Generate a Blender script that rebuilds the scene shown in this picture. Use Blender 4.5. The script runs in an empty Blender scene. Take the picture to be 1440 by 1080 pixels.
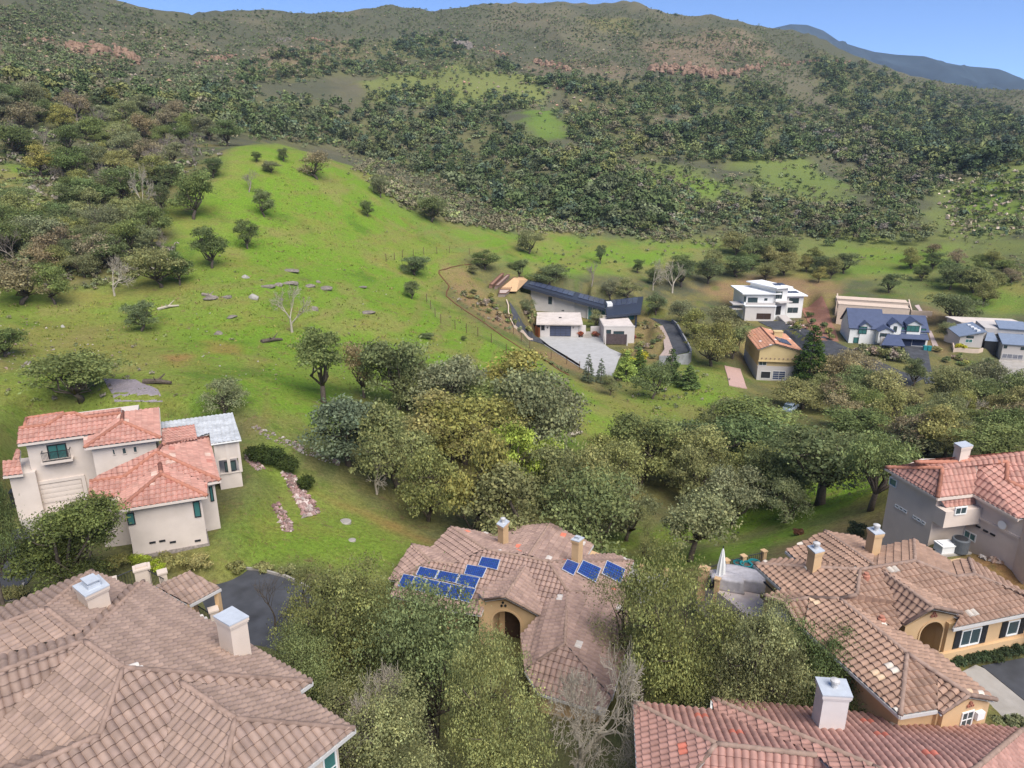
import bpy, bmesh, math, random
import numpy as np
from mathutils import Vector, Matrix
random.seed(7); RNG = np.random.default_rng(7)
SC = bpy.context.scene; COL = SC.collection; R = math.radians
# ------------------------------------------------------------------ camera, sky, sun, exposure
CAMZ, PITCH, FPX = 60.0, R(18.0), 1000.0
cam = bpy.data.objects.new('camera', bpy.data.cameras.new('camera')); COL.objects.link(cam)
cam.location = (0, 0, CAMZ); cam.rotation_euler = (R(90)-PITCH, 0, 0)
cam.data.sensor_width = 36; cam.data.lens = 36*FPX/1440
cam.data.clip_start = .5; cam.data.clip_end = 20000
SC.camera = cam
SUN_EL, SUN_AZ = R(52), R(152)          # azimuth clockwise from +Y (view direction)
w = bpy.data.worlds.new('World'); SC.world = w; w.use_nodes = True
nt = w.node_tree; nt.nodes.clear()
sky = nt.nodes.new('ShaderNodeTexSky'); sky.sky_type = 'NISHITA'; sky.sun_disc = False
sky.sun_elevation = SUN_EL; sky.sun_rotation = SUN_AZ; sky.altitude = 1500
sky.air_density = .5; sky.dust_density = 0; sky.ozone_density = 6
bg = nt.nodes.new('ShaderNodeBackground'); bg.inputs[1].default_value = .115
wo = nt.nodes.new('ShaderNodeOutputWorld')
nt.links.new(sky.outputs[0], bg.inputs[0]); nt.links.new(bg.outputs[0], wo.inputs[0])
sl = bpy.data.lights.new('sun', 'SUN'); sl.energy = 3.0; sl.angle = R(54); sl.color = (1, .95, .88)
so = bpy.data.objects.new('sun', sl); COL.objects.link(so)
sd = Vector((math.sin(SUN_AZ)*math.cos(SUN_EL), math.cos(SUN_AZ)*math.cos(SUN_EL), math.sin(SUN_EL)))
so.rotation_euler = sd.to_track_quat('Z', 'Y').to_euler(); so.location = (60, -60, 200)
SC.view_settings.view_transform = 'Standard'; SC.view_settings.look = 'None'
SC.view_settings.exposure = 1.05; SC.view_settings.gamma = 1
SC.cycles.max_bounces = 5; SC.cycles.diffuse_bounces = 3; SC.cycles.transparent_max_bounces = 6
# ------------------------------------------------------------------ geometry helpers
CP, SP = math.cos(PITCH), math.sin(PITCH)
def ray(px, py):
    a, b = (px-720)/FPX, (540-py)/FPX
    return np.array([a, CP+SP*b, -SP+CP*b])
CAM = np.array([0, 0, CAMZ])
def P(px, py, d): return CAM+ray(px, py)*d
def Pz(px, py, z):
    r = ray(px, py); return CAM+r*((z-CAMZ)/r[2])
def proj(p):
    x, y, z = p[0], p[1], p[2]-CAMZ
    d = y*CP-z*SP; return 720+FPX*x/d, 540-FPX*(y*SP+z*CP)/d, d

def set_props(o, label=None, cat=None, group=None, kind=None):
    if label: o['label'] = label
    if cat: o['category'] = cat
    if group: o['group'] = group
    if kind: o['kind'] = kind
    return o
def obj(name, verts, faces, mat=None, parent=None, loc=None, cols=None, smooth=False):
    """one mesh object; verts are world (minus the parent's location); cols: one rgb per face"""
    me = bpy.data.meshes.new(name)
    v = np.asarray(verts, float).reshape(-1, 3)
    base = np.array(parent_world(parent)) if parent else np.zeros(3)
    if loc is not None: base = base*0+np.array(loc)
    v = v-base
    me.from_pydata(v.tolist(), [], faces if isinstance(faces, list) else faces.tolist())
    if cols is not None: set_cols(me, cols)
    if smooth: me.shade_smooth()
    o = bpy.data.objects.new(name, me); COL.objects.link(o)
    if mat is not None:
        for m in (mat if isinstance(mat, (list, tuple)) else [mat]): me.materials.append(m)
    if parent: o.parent = parent
    elif loc is not None: o.location = loc
    return o
def parent_world(o):
    p = Vector((0, 0, 0))
    while o: p = p+o.location; o = o.parent
    return p
def set_cols(me, cols):
    at = me.attributes.new('col', 'FLOAT_COLOR', 'FACE')
    c = np.ones((len(me.polygons), 4), np.float32); c[:, :3] = cols
    at.data.foreach_set('color', c.ravel())
def thing(name, label, cat, loc, group=None):
    o = bpy.data.objects.new(name, None); COL.objects.link(o); o.location = [float(q) for q in loc]
    o.empty_display_size = .3
    return set_props(o, label, cat, group)

class MB:
    """collects shapes into one mesh"""
    def __init__(s): s.v = []; s.f = []; s.c = []; s.col = None
    def add(s, vs, fs, col=None):
        n = len(s.v); s.v += [tuple(map(float, q)) for q in vs]; s.f += [[i+n for i in f] for f in fs]
        s.c += [col if col is not None else (s.col or (1, 1, 1))]*len(fs)
    def box(s, a, b, col=None):
        (x0, y0, z0), (x1, y1, z1) = a, b
        s.add([(x0,y0,z0),(x1,y0,z0),(x1,y1,z0),(x0,y1,z0),(x0,y0,z1),(x1,y0,z1),(x1,y1,z1),(x0,y1,z1)],
              [[0,3,2,1],[4,5,6,7],[0,1,5,4],[1,2,6,5],[2,3,7,6],[3,0,4,7]], col)
    def prism(s, poly, z0, z1, col=None):
        """poly xy list; z0/z1 number or list"""
        n = len(poly)
        area = sum(poly[i][0]*poly[(i+1)%n][1]-poly[(i+1)%n][0]*poly[i][1] for i in range(n))
        if area < 0:
            poly = poly[::-1]
            if not np.isscalar(z0): z0 = z0[::-1]
            if not np.isscalar(z1): z1 = z1[::-1]
        a = [z0]*n if np.isscalar(z0) else z0; b = [z1]*n if np.isscalar(z1) else z1
        vs = [(p[0], p[1], a[i]) for i, p in enumerate(poly)]+[(p[0], p[1], b[i]) for i, p in enumerate(poly)]
        s.add(vs, [list(range(n))[::-1], list(range(n, 2*n))]+[[i, (i+1)%n, n+(i+1)%n, n+i] for i in range(n)], col)
    def obox(s, c, ux, hx, hy, z0, z1, col=None):
        """box with plan axis ux (2d), half sizes hx (along ux) hy (across), centred at c"""
        u = np.array(ux[:2], float); u /= np.linalg.norm(u); v = np.array([-u[1], u[0]]); c = np.array(c[:2])
        s.prism([tuple(c+u*hx*i+v*hy*j) for i, j in ((-1,-1),(1,-1),(1,1),(-1,1))], z0, z1, col)
    def tube(s, pts, rad, n=6, cap=True, col=None):
        pts = [np.array(p, float) for p in pts]; rad = [rad]*len(pts) if np.isscalar(rad) else rad
        base = len(s.v); up = np.array([.13, .31, .94])
        for i, p in enumerate(pts):
            d = pts[min(i+1, len(pts)-1)]-pts[max(i-1, 0)]; d /= max(np.linalg.norm(d), 1e-9)
            a = np.cross(d, up); a /= max(np.linalg.norm(a), 1e-9); b = np.cross(d, a)
            for k in range(n):
                t = 2*math.pi*k/n; s.v.append(tuple(p+rad[i]*(math.cos(t)*a+math.sin(t)*b)))
        fs = []
        for i in range(len(pts)-1):
            for k in range(n):
                fs.append([base+i*n+k, base+(i+1)*n+k, base+(i+1)*n+(k+1)%n, base+i*n+(k+1)%n])
        if cap: fs += [[base+k for k in range(n)], [base+(len(pts)-1)*n+k for k in range(n)][::-1]]
        s.f += fs; s.c += [col if col is not None else (s.col or (1, 1, 1))]*len(fs)
    def lathe(s, c, prof, n=14, col=None):
        c = np.array(c, float); vs = []; fs = []
        for r, z in prof:
            for k in range(n):
                t = 2*math.pi*k/n; vs.append((c[0]+r*math.cos(t), c[1]+r*math.sin(t), c[2]+z))
        for i in range(len(prof)-1):
            for k in range(n): fs.append([i*n+k, i*n+(k+1)%n, (i+1)*n+(k+1)%n, (i+1)*n+k])
        fs += [[k for k in range(n)][::-1], [(len(prof)-1)*n+k for k in range(n)]]
        s.add(vs, fs, col)
    def build(s, name, mat, parent=None, loc=None, cols=False, smooth=False):
        return obj(name, s.v, s.f, mat, parent, loc, s.c if cols else None, smooth)

# ------------------------------------------------------------------ numpy noise
def _h(i, j, s):
    n = (i.astype(np.int64)*374761393+j.astype(np.int64)*668265263+s*974634541) & 0x7fffffff
    n = ((n ^ (n >> 13))*1274126177) & 0x7fffffff
    return ((n ^ (n >> 16)) & 0xffff)/65535.0
def vnoise(x, y, s=0):
    x = np.asarray(x, float); y = np.asarray(y, float)
    i, j = np.floor(x), np.floor(y); u, v = x-i, y-j; u = u*u*(3-2*u); v = v*v*(3-2*v)
    return (_h(i,j,s)*(1-u)+_h(i+1,j,s)*u)*(1-v)+(_h(i,j+1,s)*(1-u)+_h(i+1,j+1,s)*u)*v
def fbm(x, y, s=0, o=4):
    r = 0; a = .5; t = 0
    for k in range(o): r = r+a*vnoise(x*2**k+k*17.3, y*2**k+k*9.1, s+k); t += a; a *= .5
    return r/t*2-1
def sstep(a, b, x):
    t = np.clip((x-a)/(b-a), 0, 1); return t*t*(3-2*t)

# ------------------------------------------------------------------ materials
def newmat(name, rough=.8, spec=.3):
    m = bpy.data.materials.new(name); m.use_nodes = True
    b = m.node_tree.nodes['Principled BSDF']; b.inputs['Roughness'].default_value = rough
    b.inputs['Specular IOR Level'].default_value = spec
    return m, m.node_tree, b
def N(nt, t, **k):
    n = nt.nodes.new(t)
    for q, v in k.items():
        if q.startswith('i_'): n.inputs[int(q[2:]) if q[2:].isdigit() else q[2:]].default_value = v
        else: setattr(n, q, v)
    return n
def L(nt, a, b): nt.links.new(a, b)
def mottle(name, c, var=.12, scale=3, rough=.85, spec=.25, bump=0, bscale=None, c2=None, hue=0, dirt=0):
    """plain paint, stucco, concrete ...: procedural mottling in object/world space"""
    m, nt, b = newmat(name, rough, spec)
    tc = N(nt, 'ShaderNodeNewGeometry')
    no = N(nt, 'ShaderNodeTexNoise'); no.inputs['Scale'].default_value = scale; no.inputs['Detail'].default_value = 5
    L(nt, tc.outputs['Position'], no.inputs['Vector'])
    mx = N(nt, 'ShaderNodeMixRGB')
    c2 = c2 or tuple(q*(1-2*var) for q in c)
    mx.inputs[1].default_value = (*[min(1, q*(1+var)) for q in c], 1); mx.inputs[2].default_value = (*c2, 1)
    L(nt, no.outputs[0], mx.inputs[0]); out = mx.outputs[0]
    if dirt:
        n2 = N(nt, 'ShaderNodeTexNoise'); n2.inputs['Scale'].default_value = .7; n2.inputs['Detail'].default_value = 8
        L(nt, tc.outputs['Position'], n2.inputs['Vector'])
        rp = N(nt, 'ShaderNodeValToRGB'); rp.color_ramp.elements[0].position = .42; rp.color_ramp.elements[1].position = .7
        rp.color_ramp.elements[0].color = (1, 1, 1, 1); rp.color_ramp.elements[1].color = (1-dirt, 1-dirt*1.05, 1-dirt*1.15, 1)
        L(nt, n2.outputs[0], rp.inputs[0])
        mm = N(nt, 'ShaderNodeMixRGB', blend_type='MULTIPLY'); mm.inputs[0].default_value = 1
        L(nt, out, mm.inputs[1]); L(nt, rp.outputs[0], mm.inputs[2]); out = mm.outputs[0]
    L(nt, out, b.inputs['Base Color'])
    if bump:
        n3 = N(nt, 'ShaderNodeTexNoise'); n3.inputs['Scale'].default_value = bscale or scale*8; n3.inputs['Detail'].default_value = 4
        L(nt, tc.outputs['Position'], n3.inputs['Vector'])
        bp = N(nt, 'ShaderNodeBump'); bp.inputs['Strength'].default_value = bump; bp.inputs['Distance'].default_value = .03
        L(nt, n3.outputs[0], bp.inputs['Height']); L(nt, bp.outputs[0], b.inputs['Normal'])
    return m
def colmat(name, rough=.85, spec=.2, var=.25, scale=6, objrand=0, bump=0, transl=0):
    """colour from the face attribute 'col', with procedural mottling"""
    m, nt, b = newmat(name, rough, spec)
    at = N(nt, 'ShaderNodeAttribute', attribute_name='col')
    g = N(nt, 'ShaderNodeNewGeometry')
    no = N(nt, 'ShaderNodeTexNoise'); no.inputs['Scale'].default_value = scale; no.inputs['Detail'].default_value = 4
    L(nt, g.outputs['Position'], no.inputs['Vector'])
    mr = N(nt, 'ShaderNodeMapRange'); mr.inputs[1].default_value = .3; mr.inputs[2].default_value = .7
    mr.inputs[3].default_value = 1-var; mr.inputs[4].default_value = 1+var
    L(nt, no.outputs[0], mr.inputs[0])
    mm = N(nt, 'ShaderNodeVectorMath', operation='SCALE'); L(nt, at.outputs['Color'], mm.inputs[0]); L(nt, mr.outputs[0], mm.inputs[3])
    out = mm.outputs[0]
    if objrand:
        oi = N(nt, 'ShaderNodeObjectInfo')
        hs = N(nt, 'ShaderNodeHueSaturation')
        L(nt, out, hs.inputs['Color'])
        for sock, lo, hi, mul in (('Hue', .5-.025*objrand, .5+.02*objrand, 1.0), ('Value', 1-.3*objrand, 1+.3*objrand, 7.13), ('Saturation', 1-.25*objrand, 1+.15*objrand, 3.7)):
            fr = N(nt, 'ShaderNodeMath', operation='MULTIPLY'); fr.inputs[1].default_value = mul; L(nt, oi.outputs['Random'], fr.inputs[0])
            f2 = N(nt, 'ShaderNodeMath', operation='FRACT'); L(nt, fr.outputs[0], f2.inputs[0])
            q = N(nt, 'ShaderNodeMapRange'); q.inputs[3].default_value = lo; q.inputs[4].default_value = hi
            L(nt, f2.outputs[0], q.inputs[0]); L(nt, q.outputs[0], hs.inputs[sock])
        out = hs.outputs[0]
    L(nt, out, b.inputs['Base Color'])
    if transl:
        tr = N(nt, 'ShaderNodeBsdfTranslucent'); L(nt, out, tr.inputs[0])
        ms = N(nt, 'ShaderNodeMixShader'); ms.inputs[0].default_value = transl
        L(nt, b.outputs[0], ms.inputs[1]); L(nt, tr.outputs[0], ms.inputs[2])
        L(nt, ms.outputs[0], nt.nodes['Material Output'].inputs[0])
    return m
# ------------------------------------------------------------------ the lie of the land: heights read off at surveyed spots, joined by a smooth sheet
CT = [ # px, py, depth
 (440,470,118),(440,600,80),(600,500,120),(700,480,141),(780,530,136),(850,580,120),(700,560,108),(560,390,165),
 (250,500,96),(100,480,101),(60,590,71),(300,400,126),(195,460,112),(300,370,136),(150,380,130),(30,430,113),(270,300,156),
 (100,300,152),(30,260,176),(200,240,192),(60,200,216),(200,150,262),(120,120,322),(300,130,345),(150,70,432),(100,-4,560),(0,6,560),
 (260,32,660),(330,22,700),(440,20,790),(600,10,860),(450,100,520),(450,170,400),(400,205,330),(650,130,480),(650,60,700),(820,13,890),(960,18,870),
 (1050,42,830),(1110,42,800),(1000,100,610),(850,80,640),(850,150,470),(1100,150,540),(1180,82,760),(1300,117,860),(1380,240,425),(1250,200,455),(1150,210,420),
 (1200,150,575),(1320,180,560),(1440,205,500),(1440,165,690),(1440,228,335),(1300,268,330),(1400,300,285),(1440,380,212),(1420,430,196),
 (340,212,190),(480,240,207),(550,300,202),(600,350,190),(600,250,312),(700,290,272),(850,250,315),(1000,300,292),(1200,292,300),(820,350,242),(1000,340,262),
 (1230,362,250),(640,400,176),(700,430,172),(1000,405,226),(1080,448,206),(1150,430,205),
 (800,490,170),(870,450,178),(760,420,185),(900,500,166),(960,520,150),(950,460,180),
 (900,640,106),(1100,650,96),(1000,580,126),(1240,545,146),(1285,500,160),(1230,480,168),(1100,540,152),(1420,520,156),(1400,600,118),(1250,640,98),
 (1060,752,70),(960,790,62),(1180,700,82),(840,720,76),(600,740,66),(690,700,74),(1000,690,86),
 (300,560,76),(230,772,52),(30,722,55),(480,762,58),(380,830,49),(330,690,61),(540,800,55),(420,720,62)]
CW = [ # world x, y, z
 (-3,44,26.8),(2,38,26.8),(6,46,27),(-8,44,27.5),(8,52,26.2),(-2,53,27),(-15,26,35),(-20,18,36),(-9,20,33.5),(-6,30,29.5),(4,24,29.5),(12,20,31),(18,24,32.5),(12,32,30),
 (-26,40,33),(-30,30,35),(-40,50,36),(24,34,33.6),(27,38,33),(22,30,34),(20,42,33),(24,46,31),(33,47,32.6),(40,44,34),(34,56,31),(40,62,31.5),(-60,40,42),
 (0,0,34),(0,-80,40),(-120,0,45),(120,0,38),(-60,-40,42),(80,-60,40),(140,60,34),(200,120,40),(-160,90,70),(-260,200,120),(-420,400,190),(300,200,60),(420,330,90),
 (0,1150,190),(-400,1050,200),(400,1150,150),(-800,700,230),(900,900,150),(700,500,120),(1200,1500,120),(0,1700,120),(-900,1500,140),(-500,-400,80),(500,-400,60),(0,-600,60),(-1500,0,120),(1500,0,100)]
_c = np.array([P(*q) for q in CT]+[np.array(q, float) for q in CW])
# the traced eastern ridge sits in front of a far range; a little smoothing keeps the sheet calm
def _k(r2): return np.where(r2 > 1e-9, .5*r2*np.log(np.maximum(r2, 1e-9)), 0)
_S = 100.0
_x = _c[:, :2]/_S; _n = len(_x)
_A = np.zeros((_n+3, _n+3)); _A[:_n, :_n] = _k(((_x[:, None]-_x[None])**2).sum(-1))+np.eye(_n)*.0025
_A[:_n, _n] = 1; _A[:_n, _n+1:] = _x; _A[_n, :_n] = 1; _A[_n+1:, :_n] = _x.T
_wt = np.linalg.solve(_A, np.r_[_c[:, 2], 0, 0, 0])
def Hraw(x, y):
    sh = np.shape(x); x = np.ravel(x)/_S; y = np.ravel(y)/_S; out = np.empty(len(x))
    for i in range(0, len(x), 20000):
        q = np.c_[x[i:i+20000], y[i:i+20000]]
        out[i:i+20000] = _k(((q[:, None]-_x[None])**2).sum(-1))@_wt[:_n]+_wt[_n]+q@_wt[_n+1:]
    x = x*_S; y = y*_S; r = np.hypot(x, y)
    far = sstep(230, 520, r)
    rid = 1-np.abs(fbm(x/95+3, y/95, 5, 4))*2
    out += far*(rid-.55)*11+far*fbm(x/28, y/28, 9, 3)*2.2
    mid = sstep(62, 110, r)*(1-far)
    out += mid*(fbm(x/22, y/22, 2, 4)*1.0+fbm(x/6, y/6, 3, 3)*.22)+(.06+.1*sstep(40, 70, r))*fbm(x/3, y/3, 4, 3)
    return out.reshape(sh)
PADS = []   # (xy polygon, z, feather) levelled building plots
_th = np.r_[np.linspace(-180, -54, 50)[:-1], np.linspace(-54, 54, 640), np.linspace(54, 180, 50)[1:]]*math.pi/180
_rr = np.exp(np.r_[np.linspace(math.log(3), math.log(18), 24)[:-1], np.linspace(math.log(18), math.log(260), 300)[:-1], np.linspace(math.log(260), math.log(1250), 150)[:-1], np.linspace(math.log(1250), math.log(3900), 20)])
_TH, _RR = np.meshgrid(_th, _rr)
TX, TY = np.sin(_TH)*_RR, np.cos(_TH)*_RR
TZ = Hraw(TX, TY)
_bl = sstep(1150, 2200, _RR); TZ = TZ*(1-_bl)+(90+25*fbm(TX/600, TY/600, 30, 3))*_bl
def poly_sd(x, y, poly):
    """signed distance to polygon, negative inside"""
    x = np.asarray(x, float); y = np.asarray(y, float); p = np.asarray(poly, float)[:, :2]; n = len(p)
    d = np.full(x.shape, 1e18); ins = np.zeros(x.shape, bool)
    for i in range(n):
        a, b = p[i], p[(i+1) % n]; e = b-a; L2 = max(e@e, 1e-9)
        t = np.clip(((x-a[0])*e[0]+(y-a[1])*e[1])/L2, 0, 1)
        d = np.minimum(d, (x-a[0]-t*e[0])**2+(y-a[1]-t*e[1])**2)
        if a[1] != b[1]:
            c = ((a[1] > y) != (b[1] > y)) & (x < (b[0]-a[0])*(y-a[1])/(b[1]-a[1])+a[0]); ins ^= c
    d = np.sqrt(d); return np.where(ins, -d, d)
def pad(poly, z, feather=3.0):
    global TZ
    sd = poly_sd(TX, TY, poly); k = 1-sstep(0, feather, sd); TZ = TZ*(1-k)+z*k
def H(x, y):
    x = np.asarray(x, float); y = np.asarray(y, float)
    th = np.arctan2(x, y); r = np.hypot(x, y)
    j = np.clip(np.searchsorted(_th, th)-1, 0, len(_th)-2); i = np.clip(np.searchsorted(_rr, r)-1, 0, len(_rr)-2)
    u = (th-_th[j])/(_th[j+1]-_th[j]); v = np.clip((r-_rr[i])/(_rr[i+1]-_rr[i]), 0, 1)
    return (TZ[i, j]*(1-u)+TZ[i, j+1]*u)*(1-v)+(TZ[i+1, j]*(1-u)+TZ[i+1, j+1]*u)*v
_ts = np.exp(np.linspace(math.log(16), math.log(1400), 900))
def Gs(px, py):
    """where sight lines through photo spots meet the ground (arrays); nan if sky"""
    px = np.atleast_1d(np.asarray(px, float)); py = np.atleast_1d(np.asarray(py, float)); out = np.full((len(px), 3), np.nan)
    for k in range(0, len(px), 1500):
        a = (px[k:k+1500]-720)/FPX; b = (540-py[k:k+1500])/FPX
        D = np.c_[a, CP+SP*b, -SP+CP*b]
        pt = D[:, None, :]*_ts[None, :, None]
        df = pt[..., 2]+CAMZ-H(pt[..., 0], pt[..., 1])
        neg = df < 0; hit = neg.any(1); i = np.maximum(neg.argmax(1), 1); rr = np.arange(len(a))
        d0, d1 = df[rr, i-1], df[rr, i]; t = _ts[i-1]+(_ts[i]-_ts[i-1])*d0/np.maximum(d0-d1, 1e-9)
        q = D*t[:, None]; q[:, 2] += CAMZ; q[~hit] = np.nan; out[k:k+1500] = q
    return out
def G(px, py): return Gs(px, py)[0]
def gpoly(pts): return [tuple(G(*q)[:2]) for q in pts]
# ------------------------------------------------------------------ levelled plots
def PP(pts, z): return [Pz(x, y, z) for x, y in pts]
pad(PP([(752,474),(775,455),(870,462),(906,470),(905,505),(880,535),(830,537),(780,522),(745,492)], 15.7), 15.7, 4)
pad(PP([(737,447),(822,447),(822,430),(737,430)], 18.2), 18.2, 2); pad(PP([(822,462),(910,462),(908,441),(822,441)], 17.0), 17.0, 2.5)
pad(PP([(912,446),(946,450),(960,468),(971,491),(966,498),(946,499),(938,474),(925,458)], 16.9), 16.9, 2.5)
pad(PP([(1034,440),(1040,455),(1105,458),(1137,452),(1132,432),(1060,430)], 14.8), 14.8, 5)
pad(PP([(1052,500),(1066,536),(1108,538),(1128,500),(1090,480)], 12.8), 12.8, 4)
pad(PP([(1190,482),(1280,489),(1306,489),(1310,455),(1195,450)], 16.4), 16.4, 4)
pad(PP([(1345,490),(1385,492),(1390,470),(1345,470)], 17.4), 17.4, 3); pad(PP([(1403,508),(1445,510),(1470,480),(1405,480)], 15.6), 15.6, 3)
pad(PP([(290,835),(330,800),(390,795),(440,825),(400,900),(320,900)], 31.2), 31.2, 3)
pad(PP([(-20,800),(30,735),(80,735),(80,800),(60,840),(-20,860)], 32.2), 32.2, 3)
pad(PP([(1330,925),(1460,900),(1480,1010),(1420,1010),(1370,960)], 33.4), 33.4, 2)
pad(PP([(1290,795),(1320,765),(1400,790),(1350,800)], 33.9), 33.9, 2)
pad(PP([(20,720),(150,705),(180,760),(300,770),(345,680),(330,600),(60,590)], 32.7), 32.7, 3)
# ------------------------------------------------------------------ ground cover regions (world polygons of real ground types)
def build_ground():
    GR = {'g': (.138,.238,.022), 'o': (.165,.218,.038), 'd': (.26,.165,.085), 'w': (.122,.122,.05), 'y': (.23,.20,.06), 'b': (.088,.090,.056), 'm': (.155,.185,.055), 'r': (.33,.15,.07), 'p': (.26,.175,.115)}
    xy_r = np.hypot(TX, TY)
    wn = fbm(TX/60, TY/60, 40, 4); sc = np.clip(xy_r/100, .4, 6)
    wob = fbm(TX/14, TY/14, 41, 4)
    C = np.empty(TX.shape+(3,)); C[:] = GR['b']
    C += (sstep(-.2, .5, wn)*.035)[..., None]*np.array([1.2, .8, .5])
    near = 1-sstep(180, 240, xy_r)
    C = C*(1-near[..., None])+np.array(GR['w'])*near[..., None]
    regs = [
     ('o', 3, [(0,640),(0,400),(60,410),(190,400),(250,330),(215,300),(300,250),(330,208),(400,205),(500,235),(560,290),(640,318),(720,340),(660,360),(622,380),(640,430),(700,470),(790,525),(880,570),(1000,640),(830,640),(700,640),(600,600),(430,560),(430,660),(560,720),(640,770),(560,830),(330,800),(340,600),(230,585),(20,585)], 1),
     ('g', 7, [(250,480),(330,430),(300,330),(330,225),(400,215),(490,245),(560,300),(640,322),(720,345),(640,365),(600,385),(620,440),(690,480),(790,535),(860,575),(830,610),(700,600),(600,560),(440,520),(420,570),(430,640),(350,600),(300,565),(330,520)], .85),
     ('g', 4, [(430,560),(520,640),(470,660),(380,600)], .7),
     ('g', 3, [(350,700),(470,720),(560,770),(560,800),(330,790),(320,740)], .55),
     ('y', 5, [(0,470),(110,450),(210,480),(280,520),(240,545),(100,520),(0,500)], .6),
     ('r', 1.2, [(440,690),(520,715),(600,750),(560,745),(470,715)], .6), ('r', 1.2, [(500,720),(560,735),(640,765),(600,772),(530,745)], .5), ('r', 1, [(425,715),(450,722),(460,735),(430,732)], .6), ('p', 10, [(375,70),(480,55),(500,80),(420,100),(330,95)], .45), ('p', 10, [(900,60),(1060,50),(1100,80),(1000,95),(930,90)], .45), ('p', 10, [(740,85),(900,100),(880,115),(760,105)], .35), ('y', 10, [(820,25),(900,30),(900,50),(830,50)], .4), ('p', 8, [(0,55),(100,60),(200,90),(150,100),(0,75)], .35),
     ('r', 1.5, [(230,500),(265,500),(262,520),(235,520)], .6), ('r', 1.5, [(290,480),(330,485),(350,505),(300,495)], .5),
     ('d', 1.2, [(620,372),(650,378),(700,430),(800,500),(830,530),(790,515),(690,455),(640,420)], .8),
     ('w', 2, [(500,670),(640,730),(700,800),(560,740)], .6),
     ('m', 8, [(580,292),(720,322),(900,322),(1060,338),(1200,330),(1440,345),(1440,460),(1330,430),(1200,400),(1050,385),(960,385),(880,390),(700,375),(600,330)], .9),
     ('g', 8, [(600,310),(720,328),(900,335),(1000,345),(960,372),(880,378),(780,380),(660,345)], .85),
     ('g', 6, [(1180,345),(1320,352),(1310,385),(1200,385)], .7), ('g', 5, [(1320,385),(1440,400),(1440,440),(1350,430)], .5),
     ('m', 8, [(1290,268),(1380,240),(1440,230),(1440,350),(1330,335),(1290,300)], .9), ('g', 6, [(1330,268),(1440,245),(1440,300),(1350,310)], .5),
     ('y', 7, [(500,118),(620,98),(700,100),(770,130),(740,148),(640,142),(560,140)], .5), ('m', 7, [(500,112),(620,95),(700,100),(780,130),(750,150),(640,148),(540,145)], .75),
     ('g', 7, [(735,155),(780,155),(812,200),(750,200)], .6), ('m', 7, [(735,190),(860,225),(800,225)], .7),
     ('g', 7, [(845,235),(940,232),(1035,272),(1010,290),(870,280)], .45), ('m', 8, [(840,230),(960,230),(1060,275),(1010,295),(860,290)], .6),
     ('g', 8, [(1055,228),(1140,232),(1195,262),(1180,285),(1065,258)], .5), ('m', 8, [(1040,222),(1150,228),(1210,270),(1180,290),(1050,265)], .6),
     ('g', 6, [(960,245),(1010,255),(1010,280),(965,275)], .4),
     ('g', 5, [(0,228),(42,236),(36,290),(0,305)], .75), ('m', 5, [(60,150),(160,140),(200,180),(90,190)], .6),
     ('o', 3, [(880,510),(1010,520),(1110,590),(1080,625),(960,600),(850,575)], .9), ('g', 3, [(940,530),(1010,545),(1090,600),(1000,595)], .6),
     ('d', 3, [(955,400),(1020,398),(1060,384),(1185,395),(1170,480),(1140,470),(1130,440),(1020,425)], .85),
     ('d', 2, [(895,442),(925,448),(945,490),(940,505),(895,512),(880,500)], .55), ('d', 2, [(733,428),(765,440),(768,468),(740,465)], .5), ('d', 2, [(1010,440),(1060,480),(1060,520),(1020,500)], .6), ('d', 2, [(1300,430),(1380,460),(1330,510),(1300,490)], .6),
     ('g', 2.5, [(850,775),(960,762),(1070,742),(1180,722),(1250,690),(1240,640),(1180,640),(1120,690),(1000,730),(900,745)], .85),
     ('g', 2, [(885,785),(1000,770),(1120,735),(1140,745),(1040,785),(960,800),(880,800)], .8),
     ('d', 2.5, [(1090,770),(1240,720),(1260,700),(1250,800),(1120,800)], .5),
     ('w', 3, [(450,820),(560,800),(760,900),(760,1080),(420,1080)], .7), ('r', 2, [(430,900),(470,940),(500,1040),(450,1060)], .3),
     ('g', 4, [(1180,655),(1260,640),(1260,700),(1190,700)], .6),
     ('r', 1.5, [(1370,790),(1440,770),(1440,850),(1390,820)], .6),
     ('g', 5, [(1330,560),(1380,560),(1380,600),(1330,600)], .7), ('g', 5, [(1160,570),(1210,565),(1220,590),(1170,592)], .5),
    ]
    for w_ in wood_spec()[:16]: regs.insert(0, ('w', 7, w_[0], .7))
    for key, fe, px, amt in regs:
        p = gpoly(px); sd = poly_sd(TX, TY, p)
        k = (1-sstep(-fe, fe, sd+wob*fe*1.6))*amt
        C = C*(1-k[..., None])+np.array(GR[key])*k[..., None]
    ter = fbm(TX/16, TZ/.75, 55, 3); spot = fbm(TX/8, TY/8, 56, 4); open_ = (1-sstep(230, 320, xy_r))*sstep(58, 75, xy_r)
    k = (sstep(.12, .45, ter)*.5*open_)[..., None]; C = C*(1-k)+np.array([.20,.165,.06])*k
    k = (sstep(.2, .5, spot)*.5*open_)[..., None]; C = C*(1-k)+np.array([.24,.20,.075])*k
    k = (sstep(.25, .5, -spot)*.6*open_)[..., None]; C = C*(1-k)+np.array([.075,.14,.018])*k
    nr, nc = TX.shape
    idx = np.arange(nr*nc).reshape(nr, nc)
    f = np.stack([idx[:-1, :-1], idx[:-1, 1:], idx[1:, 1:], idx[1:, :-1]], -1).reshape(-1, 4)
    me = bpy.data.meshes.new('ground')
    v = np.stack([TX, TY, TZ], -1).reshape(-1, 3).astype(np.float32)
    me.vertices.add(len(v)); me.vertices.foreach_set('co', v.ravel())
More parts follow.
